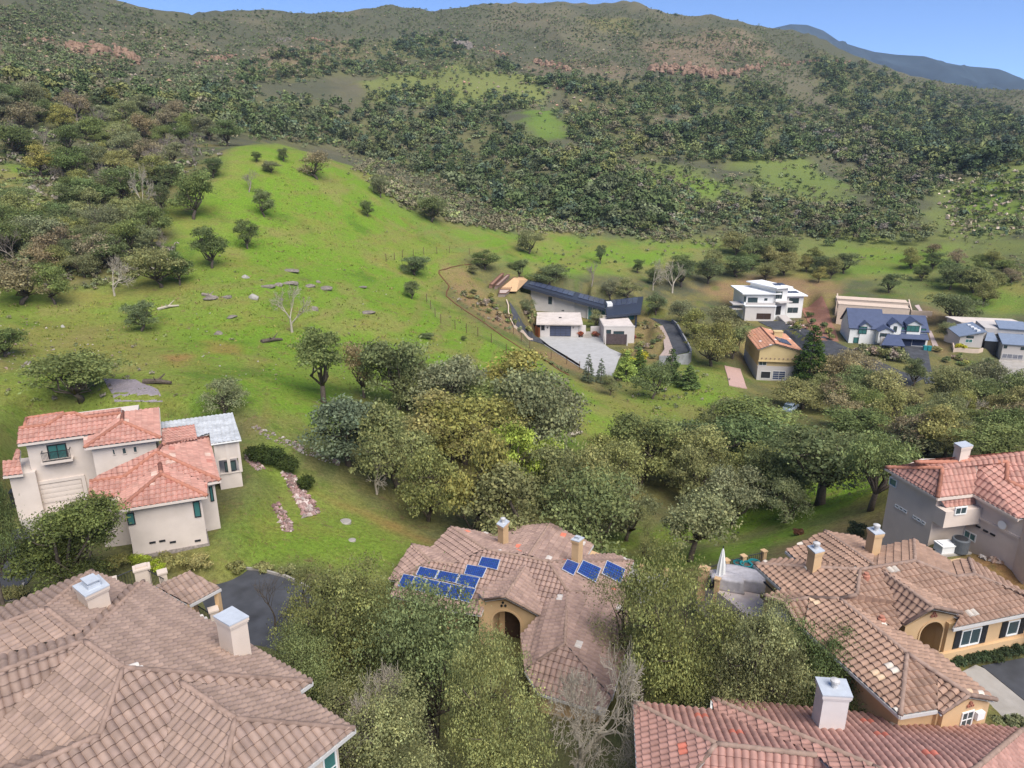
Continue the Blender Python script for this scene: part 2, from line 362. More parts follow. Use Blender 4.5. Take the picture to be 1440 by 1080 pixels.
    me.loops.add(f.size); me.loops.foreach_set('vertex_index', f.ravel().astype(np.int32))
    me.polygons.add(len(f)); me.polygons.foreach_set('loop_start', np.arange(0, f.size, 4, dtype=np.int32)); me.polygons.foreach_set('loop_total', np.full(len(f), 4, np.int32))
    me.update(); me.validate()
    at = me.attributes.new('col', 'FLOAT_COLOR', 'POINT'); c4 = np.ones((len(v), 4), np.float32); c4[:, :3] = np.clip(C, 0, 1).reshape(-1, 3); c4[:, 3] = (1-.85*sstep(230, 340, xy_r)).ravel()
    at.data.foreach_set('color', c4.ravel()); me.shade_smooth()
    m, nt, b = newmat('ground cover', .95, .1)
    A = N(nt, 'ShaderNodeAttribute', attribute_name='col'); g = N(nt, 'ShaderNodeNewGeometry')
    def noise(s, d=6, r=.6):
        n = N(nt, 'ShaderNodeTexNoise'); n.inputs['Scale'].default_value = s; n.inputs['Detail'].default_value = d; n.inputs['Roughness'].default_value = r
        L(nt, g.outputs['Position'], n.inputs['Vector']); return n.outputs[0]
    def mr(x, a, b_, c, d):
        q = N(nt, 'ShaderNodeMapRange'); 
        for i, t in enumerate((a, b_, c, d)): q.inputs[i+1].default_value = t
        L(nt, x, q.inputs[0]); return q.outputs[0]
    def mul(c, f_):
        q = N(nt, 'ShaderNodeVectorMath', operation='SCALE'); L(nt, c, q.inputs[0]); L(nt, f_, q.inputs[3]); return q.outputs[0]
    def mix(fac, c, col):
        mm = N(nt, 'ShaderNodeMath', operation='MULTIPLY'); L(nt, fac, mm.inputs[0]); L(nt, A.outputs['Alpha'], mm.inputs[1]); fac = mm.outputs[0]
        q = N(nt, 'ShaderNodeMixRGB'); L(nt, fac, q.inputs[0]); L(nt, c, q.inputs[1]); q.inputs[2].default_value = (*col, 1); return q.outputs[0]
    c = A.outputs['Color']
    c = mix(mr(noise(.045, 6, .7), .50, .66, 0, .5), c, (.23, .21, .06)); c = mix(mr(noise(.12, 5, .65), .52, .70, 0, .6), c, (.22, .19, .05))     # dry yellowish sweeps
    c = mix(mr(noise(.33, 5, .7), .58, .7, 0, .5), c, (.07, .12, .014))      # lush patches
    c = mix(mr(noise(.7, 6, .75), .57, .67, 0, .8), c, (.17, .12, .06))       # bare soil and dead weed
    c = mul(c, mr(noise(2.6, 5, .8), .3, .7, .6, 1.4)); c = mul(c, mr(noise(14, 2, .7), .3, .7, .75, 1.25))
    L(nt, c, b.inputs['Base Color'])
    bp = N(nt, 'ShaderNodeBump'); bp.inputs['Strength'].default_value = .55; bp.inputs['Distance'].default_value = .35
    L(nt, noise(2.2, 5, .75), bp.inputs['Height']); L(nt, bp.outputs[0], b.inputs['Normal'])
    me.materials.append(m)
    o = bpy.data.objects.new('ground', me); COL.objects.link(o); o['kind'] = 'structure'; o['label'] = 'grassy and brushy hillside rising from the houses to the skyline'
    return o
GROUND_BUILT = False
def build_mountain():
    pts = [(980,62,2400),(1040,46,2450),(1085,40,2500),(1112,34,2550),(1135,35,2600),(1158,43,2600),(1180,58,2550),(1205,66,2550),(1230,73,2500),(1262,77,2480),(1300,79,2450),(1330,88,2420),(1356,93,2400),(1385,95,2380),(1410,104,2350),(1432,118,2300),(1470,128,2300),(1520,124,2400),(1600,140,2400)]
    cr = [P(x, y, d) for x, y, d in pts]
    rows = 46; n = 220; base = np.array(cr); s = np.linspace(0, 1, len(cr)); t = np.linspace(0, 1, n)
    top = np.c_[[np.interp(t, s, base[:, k]) for k in range(3)]].T
    V = []
    for i in range(-14, rows):
        f = i/(rows-1)
        off = 900*f if i >= 0 else 60*(-i)
        z = top[:, 2]*(1-abs(f))**1.15 if i >= 0 else top[:, 2]*(1+i/18)
        x, y = top[:, 0]+off*.12, top[:, 1]-(off if i >= 0 else -off*1.5)
        rel = 1-np.abs(fbm(x/260+i*.0, y/260, 60, 4))*2
        z = z+(rel-.5)*70*min(1, abs(i)/7)
        V.append(np.c_[x, y, z])
    V = np.concatenate(V); R_ = rows+14
    F = [[a*n+k, a*n+k+1, (a+1)*n+k+1, (a+1)*n+k] for a in range(R_-1) for k in range(n-1)]
    o = obj('mountain', V, F, mottle('haze blue scrub', (.045,.072,.095), .35, .012, .95, .1), smooth=True)  # blue of the distant haze is put into the base colour
    set_props(o, 'scrub covered mountain in dark haze blue rising beyond the right ridge', None, None, 'structure')
    n2 = [P(x, y, d) for x, y, d in [(1425,116,3300),(1440,107,3300),(1470,96,3300),(1520,100,3300)]]
# ------------------------------------------------------------------ vegetation
def fastmesh(name, V, F, cols=None, smooth=False):
    me = bpy.data.meshes.new(name); V = np.asarray(V, np.float32); F = np.asarray(F, np.int32); k = F.shape[1]
    me.vertices.add(len(V)); me.vertices.foreach_set('co', V.ravel())
    me.loops.add(F.size); me.loops.foreach_set('vertex_index', F.ravel())
    me.polygons.add(len(F)); me.polygons.foreach_set('loop_start', np.arange(0, F.size, k, dtype=np.int32)); me.polygons.foreach_set('loop_total', np.full(len(F), k, np.int32))
    me.update(); 
    if cols is not None: set_cols(me, cols)
    if smooth: me.shade_smooth()
    return me
PAL = {k_: tuple(q*1.24 for q in v_) for k_, v_ in {'dark': (.105,.145,.058), 'oak': (.150,.195,.075), 'olive': (.205,.228,.088), 'yolive': (.235,.24,.085), 'grey': (.172,.198,.10),
       'bright': (.22,.30,.045), 'blue': (.105,.145,.088), 'brown': (.225,.20,.12), 'lime': (.36,.36,.03), 'conifer': (.095,.145,.045), 'twig': (.30,.26,.21), 'red': (.30,.10,.05)}.items()}
LEAF = colmat('leaves', .75, .15, .22, 1.2, objrand=.5, transl=.3)
BARK = mottle('oak bark', (.135,.108,.085), .35, 5, .95, .1, .6, 30)
PALEBARK = mottle('pale lichen bark', (.48,.42,.33), .22, 5, .95, .1, .4, 30)
GREYBARK = mottle('grey twigs', (.30,.25,.21), .25, 4, .95, .1)
def leaves(cent, rad, n, size, col, rng, flat=.8, jit=.2, droop=0):
    """leaf quads spread through clumps: cent (k,3), rad (k,), n leaves in total"""
    k = len(cent); wts = rad**2.2; which = rng.choice(k, n, p=wts/wts.sum())
    d = rng.normal(size=(n, 3)); d /= np.linalg.norm(d, axis=1)[:, None]; d[:, 2] = np.where(d[:, 2] < -.35, -d[:, 2]*.7, d[:, 2])
    r = rng.random(n)**.38*(1+.18*rng.normal(size=n))
    pos = cent[which]+d*(rad[which]*r)[:, None]*np.array([1, 1, flat])
    nor = d*.8+rng.normal(size=(n, 3))*.65+np.array([0, 0, .35]); nor /= np.linalg.norm(nor, axis=1)[:, None]
    a = np.cross(nor, rng.normal(size=(n, 3))); a /= np.linalg.norm(a, axis=1)[:, None]; b = np.cross(nor, a)
    s = size*(.45+1.1*rng.random(n)**1.6)[:, None]; asp = (.45+.3*rng.random(n))[:, None]
    V = np.stack([pos-a*s, pos-b*s*asp+nor*s*.12, pos+a*s, pos+b*s*asp+nor*s*.12], 1).reshape(-1, 3)
    F = np.arange(4*n).reshape(n, 4)
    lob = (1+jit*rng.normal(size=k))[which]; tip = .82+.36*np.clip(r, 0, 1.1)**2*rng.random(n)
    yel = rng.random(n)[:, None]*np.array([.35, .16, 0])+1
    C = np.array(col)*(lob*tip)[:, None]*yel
    return V, F, np.clip(C, .005, .9)
def oak(seed, n=6000, size=.2, col='oak', h=8., w=9., trunk=.28, lobes=16, lift=.05, r0=.2, flat=.8, minor=40, spread=1., bark=None, gap=.0, jit=.18, limbs=True):
    """returns (trunk mesh, crown mesh); base at the origin"""
    rng = np.random.default_rng(seed); col = PAL[col] if isinstance(col, str) else col
    cz = h*(lift+(1-lift)*.5); ch = h*(1-lift)*.5
    # main lobes, then minor clumps riding on them: an uneven outline with gaps
    t = rng.random(lobes)*2*math.pi; q = np.sqrt(rng.random(lobes)); zz = rng.random(lobes)*1.85-.95
    rad = (1-.5*np.clip(zz, 0, 1)**2)
    C0 = np.c_[np.cos(t)*q*rad*w*.36, np.sin(t)*q*rad*w*.36, cz+zz*ch*.62]
    R0 = (.15+.1*rng.random(lobes))*min(w, h*1.25)
    k = rng.integers(0, lobes, minor); d = rng.normal(size=(minor, 3)); d /= np.linalg.norm(d, axis=1)[:, None]; d[:, 2] = np.abs(d[:, 2])*.9-.25
    C1 = C0[k]+d*(R0[k]*(.75+.35*rng.random(minor)))[:, None]*np.array([1, 1, .8]); R1 = R0[k]*(.28+.25*rng.random(minor))
    cent = np.r_[C0, C1]; rr = np.r_[R0, R1]
    cent[:, 2] = np.maximum(cent[:, 2], h*lift*.75+rr*.3)
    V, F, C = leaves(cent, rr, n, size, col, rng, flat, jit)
    crown = fastmesh('crown', V, F, C)
    mb = MB(); th = h*max(lift*.8, .16)
    lean = rng.normal(size=2)*.12*h
    fork = np.array([lean[0]*.5, lean[1]*.5, th])
    mb.tube([(0, 0, -.6), (lean[0]*.1, lean[1]*.1, th*.35), tuple(fork)], [trunk*1.35, trunk*1.0, trunk*.85], 7)
    if limbs:
        for i in range(lobes):
            e = C0[i]; m1 = fork*.6+e*.4+rng.normal(size=3)*.06*h; m2 = fork*.25+e*.75+rng.normal(size=3)*.05*h
            r1 = trunk*(.3+.35*rng.random()); mb.tube([fork, m1, m2, e], [r1, r1*.75, r1*.5, r1*.2], 5)
            for _ in range(2):
                d2 = rng.normal(size=3); d2[2] = abs(d2[2]); d2 /= np.linalg.norm(d2)
                mb.tube([m2, m2+d2*R0[i]*.6, m2+d2*R0[i]*1.1+rng.normal(size=3)*.1*h*.3], [r1*.35, r1*.22, r1*.08], 4)
    V2, F2 = np.array(mb.v), mb.f
    tm = bpy.data.meshes.new('trunk'); tm.from_pydata(mb.v, [], mb.f); tm.shade_smooth()
    tm.materials.append(bark or BARK); crown.materials.append(LEAF)
    return tm, crown, h
def bare(seed, h=7., depth=5, trunk=.2, ang=.55, bark=None, up=.25, twig=.011, n0=3, single=False, lo=.28):
    rng = np.random.default_rng(seed); mt = MB(); mb = MB()
    def grow(mbx, p, d, ln, r, lv):
        pts = [p]; q = p; dd = d
        for s in range(3):
            dd = dd+rng.normal(size=3)*.13+np.array([0, 0, up*.12]); dd /= np.linalg.norm(dd); q = q+dd*ln/3; pts.append(q)
        r2 = max(r*.62, twig); mbx.tube(pts, [r, r*.87, r*.75, r2], 6 if r > .07 else (4 if r > .03 else 3), cap=False)
        if lv <= 0: return
        for c in range(n0 if lv > 1 else n0+1):
            a = rng.normal(size=3); a -= dd*(a@dd); a /= np.linalg.norm(a)
            t = ang*(.6+.8*rng.random()); nd = dd*math.cos(t)+a*math.sin(t); nd[2] += up*.3; nd /= np.linalg.norm(nd)
            st = pts[3] if c < 2 else pts[2]
            grow(mb, st, nd, ln*(.66+.22*rng.random()), r2*(.95 if c == 0 else .75), lv-1)
    l0 = h*lo
    grow(mt, np.array([0, 0, -.4]), np.array([rng.normal()*.1, rng.normal()*.1, 1.]), l0, trunk, depth)
    tm = bpy.data.meshes.new('trunk'); tm.from_pydata(mt.v, [], mt.f); bm_ = bpy.data.meshes.new('branches'); bm_.from_pydata(mb.v, [], mb.f)
    for q in (tm, bm_): q.materials.append(bark or PALEBARK); q.shade_smooth()
    top = max(v[2] for v in mb.v); return tm, bm_, top
def conifer(seed, n=5000, size=.16, col='conifer', h=10., w=4., jit=.15, tiers=16):
    rng = np.random.default_rng(seed); cs, rs = [], []
    for i in range(tiers):
        f = (i+.6)/tiers; R_ = w*.5*(1-f)**.8; k = max(3, int(9*(1-f))+2)
        for j in range(k):
            t = rng.random()*6.28; q = R_*(.55+.45*rng.random()); cs.append((math.cos(t)*q, math.sin(t)*q, h*(.08+.9*f)-q*.12)); rs.append(.10*w+.12*R_)
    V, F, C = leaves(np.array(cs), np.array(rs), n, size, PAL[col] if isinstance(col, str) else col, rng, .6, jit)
    crown = fastmesh('crown', V, F, C); crown.materials.append(LEAF)
    mb = MB(); mb.tube([(0,0,-.5),(0,0,h*.5),(0,0,h*.96)], [.022*h, .014*h, .004*h], 6); tm = bpy.data.meshes.new('trunk'); tm.from_pydata(mb.v, [], mb.f); tm.materials.append(BARK)
    return tm, crown, h
def bush(seed, n=900, size=.1, col='olive', h=1.2, w=1.6, jit=.15):
    rng = np.random.default_rng(seed); k = 9
    t = rng.random(k)*6.28; q = np.sqrt(rng.random(k))*w*.32
    cs = np.c_[np.cos(t)*q, np.sin(t)*q, h*(.3+.35*rng.random(k))]; rs = (.2+.12*rng.random(k))*min(w, h*1.3)
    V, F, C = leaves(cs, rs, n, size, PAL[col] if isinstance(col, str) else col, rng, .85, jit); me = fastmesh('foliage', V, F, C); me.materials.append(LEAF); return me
_cache = {}
def kind(k):
    """prototype meshes, made once each: (list of variants)"""
    if k in _cache: return _cache[k]
    mk = {
     'oak':   lambda: [oak(s, 9000, .14, 'oak', 8, 9, lobes=15, minor=46) for s in (1, 2, 3)],
     'dark':  lambda: [oak(s, 8500, .14, 'dark', 8, 8, lobes=14, minor=46) for s in (4, 5, 6)],
     'olive': lambda: [oak(s, 9000, .14, 'olive', 8, 9, lobes=15, minor=50) for s in (7, 8, 9)],
     'yolive':lambda: [oak(s, 8500, .14, 'yolive', 8, 8.5, lobes=15, minor=50) for s in (10, 11)],
     'grey':  lambda: [oak(s, 9000, .135, 'grey', 8, 9, lobes=15, minor=50) for s in (12, 13)],
     'blue':  lambda: [oak(s, 9000, .14, 'blue', 8, 9, lobes=15, minor=40) for s in (14,)],
     'brown': lambda: [oak(s, 5000, .14, 'brown', 7, 8.5, lobes=15, minor=50, lift=.02) for s in (16, 17)],
     'bright':lambda: [oak(s, 8500, .14, 'bright', 8, 8, lobes=13, minor=50, jit=.25) for s in (18,)],
     'tall':  lambda: [oak(s, 9000, .14, 'oak', 10, 8, lobes=13, minor=46, lift=.26, trunk=.33) for s in (19,)],
     'lawn':  lambda: [oak(s, 8000, .15, 'grey', 8, 9.5, lobes=15, minor=50, lift=.4, trunk=.3) for s in (20,)],
     'gnarl': lambda: [oak(s, 8000, .15, 'oak', 8, 10.5, lobes=16, minor=50, lift=.38, trunk=.38) for s in (21, 22)],
     'near':  lambda: [oak(s, 46000, .062, c, 8, 9, lobes=22, minor=150, jit=.34) for s, c in ((23, 'olive'), (24, 'oak'), (25, 'olive'))],
     'neardark': lambda: [oak(s, 42000, .065, 'dark', 8, 9, lobes=18, minor=110) for s in (26,)],
     'nearbright': lambda: [oak(s, 36000, .085, (.15,.19,.045), 8, 9, lobes=14, minor=90, jit=.28, lift=.05) for s in (27,)],
     'wispy': lambda: [oak(s, 14000, .065, 'olive', 8, 9, lobes=12, minor=70, jit=.2) for s in (28,)],
     'bare':  lambda: [bare(s, 7, 5, .26, .55, twig=.022) for s in (30, 31)],
     'barebig': lambda: [bare(s, 8, 7, .30, .60, twig=.013, n0=3, lo=.2, up=.15) for s in (32,)],
     'baregrey': lambda: [bare(s, 7, 5, .2, .5, GREYBARK, twig=.02) for s in (33, 34)],
     'baredark': lambda: [bare(s, 6, 4, .12, .6, BARK) for s in (35,)],
     'conifer': lambda: [conifer(s, 4000, .16, 'conifer', 8, 3.8) for s in (36, 37)],
     'ycon': lambda: [conifer(s, 4000, .16, 'bright', 7, 4.2) for s in (38,)],
     'redwood': lambda: [conifer(s, 9000, .2, (.06,.115,.022), 14, 7.5, tiers=22) for s in (39,)],
     'cyp': lambda: [conifer(s, 3000, .14, 'blue', 8, 4.0) for s in (40,)],
    }[k]
    _cache[k] = mk(); return _cache[k]
NT = {'oak': 'oak_tree', 'dark': 'oak_tree', 'conifer': 'cypress_tree', 'redwood': 'redwood_tree', 'cyp': 'cypress_tree', 'ycon': 'cypress_tree',
      'bare': 'bare_tree', 'barebig': 'bare_tree', 'baregrey': 'bare_tree', 'baredark': 'bare_tree', 'brown': 'scrub_tree'}
TREES = []
def tree(px, py, ph, pw, k, label, group=None, cat='tree', at=None, rot=None, d=None):
    """a tree whose foot is at this spot of the photo, ph high and pw wide in the photo"""
    g = np.array(at) if at is not None else (P(px, py, d) if d else G(px, py))
    if np.isnan(g).any(): return None
    if d: g[2] = float(H(g[0], g[1]))
    dist = (g[1]*CP-(g[2]-CAMZ)*SP)
    vs = kind(k); i = len(TREES) % len(vs); tm, cm, h = vs[i]
    dep = math.atan2(CAMZ-g[2], g[1]); hh = ph*dist/FPX/max(math.cos(dep), .5)
    hh = max(.5, hh-.25*pw*dist/FPX*math.tan(max(dep, 0)))
    co = np.empty(len(cm.vertices)*3, np.float32); cm.vertices.foreach_get('co', co); co = co.reshape(-1, 3)
    sz = hh/max(np.percentile(co[:, 2], 99.3), .3); wbase = 2*np.percentile(np.hypot(co[:, 0], co[:, 1]), 97)
    sw = pw*dist/FPX/wbase/.93
    t = thing(NT.get(k, 'oak_tree'), label, cat, g, group)
    t.rotation_euler.z = rot if rot is not None else random.random()*6.28; t.scale = (sw, sw, sz)
    for me in (tm, cm):
        o = bpy.data.objects.new(me.name.split('.')[0], me); COL.objects.link(o); o.parent = t
    TREES.append((g[0], g[1], sw*wbase/2)); return t
def explicit_trees():
    T = [
    # lone trees on the green slope
    (272,308,66,62,'oak','round full-crowned oak high on the green slope beside a slim dark tree'),
    (227,304,44,28,'dark','slim dark oak just left of the big round slope oak'),
    (298,377,58,46,'dark','broad dark oak on the slope between the round oak and the boulders'),
    (348,350,40,32,'dark','small leaning oak with bent trunk on the open green slope'),
    (199,466,42,44,'dark','small dark oak standing alone above the yellowish bank'),
    (115,562,76,124,'oak','wide spreading oak directly behind the red-roofed house'),
    (316,582,50,62,'grey','leaning airy oak just behind the grey patio roof'),
    (411,467,68,58,'bare','white leafless tree standing alone below the slope boulders','bare tree'),
    (372,305,38,30,'oak','small oak on the slope above the leaning oak'),
    (361,228,14,14,'dark','tiny round oak on the crest of the green ridge, left one'),
    (398,227,18,15,'dark','tiny dark oak on the ridge crest beside the brush edge'),
    (381,243,16,24,'grey','low shrubby oak below the two tiny crest oaks'),
    (446,252,38,46,'brown','brownish round oak at the right edge of the ridge crest'),
    (300,250,27,27,'dark','dark oak at the head of the green slope near the wood'),
    (350,270,30,40,'baregrey','half bare pale tree on the upper green slope','bare tree'),
    (205,310,74,34,'bare','tall pale dead tree beside the slim dark oak','bare tree'),
    (161,416,56,60,'bare','fan-shaped pale leafless tree in front of the brown thicket','bare tree'),
    (253,401,48,34,'dark','dark oak at the thicket edge below the dead trees'),
    (228,404,58,76,'olive','broad olive oak thicket beside the fan-shaped bare tree'),
    (30,428,66,90,'brown','big brownish thicket oak at the far left above the bank'),
    (78,428,58,50,'oak','dark rounded oak at the right end of the far left thicket'),
    (8,502,44,56,'dark','dark low oak cut by the left edge above the yellowish bank'),
    (517,305,22,18,'dark','small oak alone on the upper right flank of the green slope'),
    (535,278,32,24,'grey','airy grey oak at the brush edge on the slope flank'),
    (607,312,36,44,'oak','dark spreading oak at the foot of the brush band'),
    (583,387,28,40,'dark','flat dark oak beside the wire fence on the slope'),
    (579,420,26,26,'oak','small thin oak just below the flat dark oak'),
    (682,379,27,38,'dark','dark oak above the terraced vegetable beds'),
    (665,385,14,16,'olive','small shrubby oak left of the oak above the beds'),
    (744,357,34,38,'grey','grey-green oak in the bright meadow behind the modern house'),
    (844,371,26,16,'dark','slim dark oak alone in the bright meadow'),
    (897,384,20,16,'dark','small dark oak at the meadow edge near the brush'),
    (600,476,9,24,'dark','low dark bush alone on the lower green slope'),
    (652,479,7,9,'dark','tiny dark bush beside the lower slope fence'),
    # around the modern house
    (730,390,26,28,'oak','oak behind the upper left end of the solar roof'),
    (772,400,28,52,'oak','wide oak directly behind the middle of the solar roof'),
    (832,402,34,32,'baregrey','grey leafless tree behind the dip of the butterfly roof','bare tree'),
    (858,420,26,26,'grey','pale round olive tree behind the roof dip'),
    (884,420,30,34,'olive','olive-brown oak behind the right wing of the butterfly roof'),
    (922,442,30,28,'dark','dark round oak right of the modern house roof'),
    (918,408,44,34,'bare','pinkish bare tree behind the right end of the modern roof','bare tree'),
    (945,412,46,40,'bare','second pinkish bare tree, right one of the pair by the modern roof','bare tree'),
    (958,452,32,36,'grey','silvery oak at the top of the curved driveway'),
    (975,478,44,42,'olive','olive oak right of the curved driveway wall'),
    (1000,515,66,60,'yolive','tall yellowish oak beside the curved driveway wall'),
    (1022,470,40,54,'olive','broad olive oak left of the orange-roofed house'),
    (1030,505,48,40,'oak','dark oak just left of the orange-roofed house'),
    (827,538,40,18,'cyp','dark narrow cypress at the corner of the pale forecourt, left one','conifer'),
    (845,539,35,16,'cyp','dark narrow cypress beside its twin at the forecourt corner','conifer'),
    (880,534,42,32,'ycon','yellow-green conifer between the cypresses and the dark conifers','conifer'),
    (898,526,36,26,'conifer','dark conifer behind the round oak below the forecourt','conifer'),
    (943,538,48,28,'conifer','tall dark conifer below the driveway wall','conifer'),
    (968,546,34,32,'conifer','short broad conifer at the foot of the driveway wall','conifer'),
    (917,561,54,50,'oak','round oak with visible trunk below the conifer row'),
    (858,556,30,24,'grey','small grey-green shrub oak below the twin cypresses'),
    (770,427,20,20,'grey','small grey olive tree in the garage side garden of the modern house'),
    (841,461,26,26,'olive','courtyard olive tree between the two blocks of the modern house'),
    (742,446,26,24,'grey','pale slender tree beside the curving path of the modern house'),
    # mid valley
    (1136,540,82,48,'redwood','tall bright green redwood beside the orange-roofed house','conifer'),
    (1284,543,40,30,'dark','small dark oak at the end of the navy house driveway'),
    (1167,392,30,26,'olive','olive shrub tree right of the white flat-roofed house'),
    (1150,385,26,26,'dark','dark oak behind the white flat-roofed house at right'),
    (1250,412,28,28,'dark','dark round oak just above the beige terrace wall'),
    (1340,455,46,66,'oak','large dark oak between the terraces and the grey house'),
    (1335,478,26,32,'grey','greyish shrub oak below the large terrace oak'),
    # oak grove in the middle
    (455,566,104,78,'tall','tall two-tier oak with leaning dark trunk at the upper left of the grove'),
    (512,560,80,56,'brown','brownish oak between the tall trunk oak and the big green oak'),
    (560,575,105,98,'oak','big green domed oak at the top of the grove'),
    (640,575,70,64,'dark','dark oak at the upper right of the domed grove oak'),
    (490,655,108,110,'blue','blue-green dark oak at the left edge of the grove'),
    (560,690,128,104,'olive','olive-brown oak right of the blue-green grove oak'),
    (634,650,104,110,'yolive','khaki oak in the middle of the grove'),
    (735,655,134,128,'grey','very large grey-green oak at the right of the grove top'),
    (740,700,106,92,'bright','bright yellow-green tree in the middle of the grove'),
    (602,732,114,98,'olive','light olive oak at the lower left of the grove'),
    (672,750,140,96,'yolive','tall khaki oak in front of the bright green tree'),
    (705,775,120,126,'olive','big olive oak at the front of the grove above the solar house'),
    (842,745,124,104,'olive','brown-olive oak at the right side of the grove'),
    (826,795,126,132,'oak','dense green oak directly behind the right chimney of the solar house'),
    (780,690,60,70,'grey','grey-green oak between the bright tree and the right grove oaks'),
    (530,695,76,66,'bare','pale leafless oak at the lower left grove edge','bare tree'),
    (880,760,84,76,'grey','airy grey-green oak behind the solar house patio'),
    # right side of the ravine
    (905,672,98,98,'oak','round dark oak on the slope below the forecourt conifers'),
    (970,790,100,108,'lawn','umbrella-shaped oak with dark trunk standing on the green lawn'),
    (905,800,84,40,'wispy','thin pale half-bare tree at the left end of the lawn'),
    (1030,738,84,88,'grey','pale grey-green oak behind the umbrella-shaped lawn oak'),
    (978,705,84,76,'olive','olive oak left of the pale lawn oak'),
    (1153,710,112,140,'gnarl','large gnarled oak with thick dark limbs at the lawn head'),
    (1224,718,104,92,'gnarl','gnarled oak with forked dark trunk beside the pink house wall'),
    (1085,715,86,84,'oak','dark oak left of the large gnarled oak'),
    (1104,735,60,60,'grey','small leaning oak at the foot of the gnarled oak'),
    (1067,622,66,110,'oak','wide oak below the orange-roofed house'),
    (1013,600,44,54,'grey','grey-green oak left of the wide oak below the orange-roofed house'),
    (1128,575,46,78,'yolive','khaki oak in front of the parked car'),
    (1200,625,52,84,'dark','dark low oak in the middle of the right valley'),
    (1190,585,50,60,'oak','green oak in the valley row behind the dark low oak'),
    (1245,580,60,70,'yolive','khaki oak at the centre of the right valley row'),
    (1175,545,52,60,'brown','brownish oak just right of the redwood'),
    (1205,530,40,60,'brown','brown twiggy oak below the navy house garden'),
    (1300,640,50,96,'grey','pale lichen-grey oak behind the pink house chimney'),
    (1385,650,54,100,'oak','green oak behind the pink house roof at right'),
    (1420,580,62,60,'oak','oak with bare trunk above the right edge of the pink roof'),
    (1340,580,66,70,'olive','airy olive oak with visible trunk below the grey house drive'),
    (1385,560,54,60,'grey','grey-green oak left of the right edge tree'),
    (1280,640,70,50,'baregrey','silvery leafless tree behind the gnarled oaks','bare tree'),
    (1365,600,44,44,'bare','pale leafless tree in the right valley above the pink roof','bare tree'),
    # foreground
    (100,838,138,158,'nearbright','fresh green tree with yellow tips in front of the red-roofed house'),
    (4,850,190,80,'neardark','dark green tree cut by the left edge beside the road'),
    (486,990,195,172,'near','large olive oak at the left of the foreground mass'),
    (604,1045,212,180,'near','large green oak in the middle of the foreground mass before the solar panels'),
    (700,1135,205,130,'near','dark green oak at the lower middle in front of the arched entry wing'),
    (530,1130,165,190,'near','olive oak with pale limbs at the bottom of the picture'),
    (430,1010,120,110,'near','low oak beside the brown roof corner'),
    (935,1035,232,150,'near','huge olive oak between the solar house and the bay-window house'),
    (1035,1045,190,150,'near','second olive oak right of the huge one, before the umbrella patio'),
    (545,985,110,100,'neardark','dark oak filling the gap below the left end of the solar panels'),
    (875,940,130,140,'wispy','thin-leaved oak spreading over the right wing of the solar house'),
    (1075,1010,120,110,'near','low olive oak behind the bottom right chimney roof'),
    (1145,1010,130,140,'neardark','dark glossy tree before the bay window'),
    (572,1125,165,150,'barebig','pale bare-limbed oak at the bottom of the picture','bare tree'),
    (815,1105,185,150,'barebig','pale leafless tree in front of the lower wing of the solar house','bare tree'),
    (388,892,90,70,'baredark','small dark leafless tree at the edge of the turning circle','bare tree'),
    ]
    for q in T:
        px, py, ph, pw, k, lab = q[:6]; tree(px, py, ph, pw, k, lab, cat=q[6] if len(q) > 6 else 'tree')
def in_poly(x, y, poly):
    return poly_sd(np.array([x]), np.array([y]), poly)[0] < 0
def scatter_px(poly, n, seed, mind=0):
    """n spots spread over a picture region"""
    rng = np.random.default_rng(seed); p = np.array(poly, float); out = []; lo, hi = p.min(0), p.max(0); tries = 0
    while len(out) < n and tries < 60:
        tries += 1
        q = lo+rng.random((max(64, n*2), 2))*(hi-lo); q = q[poly_sd(q[:, 0], q[:, 1], p) < 0]
        for a in q:
            if len(out) >= n: break
            if mind and out and min((a[0]-b[0])**2+2.5*(a[1]-b[1])**2 for b in out[-400:]) < mind*mind: continue
            out.append(a)
    return np.array(out)
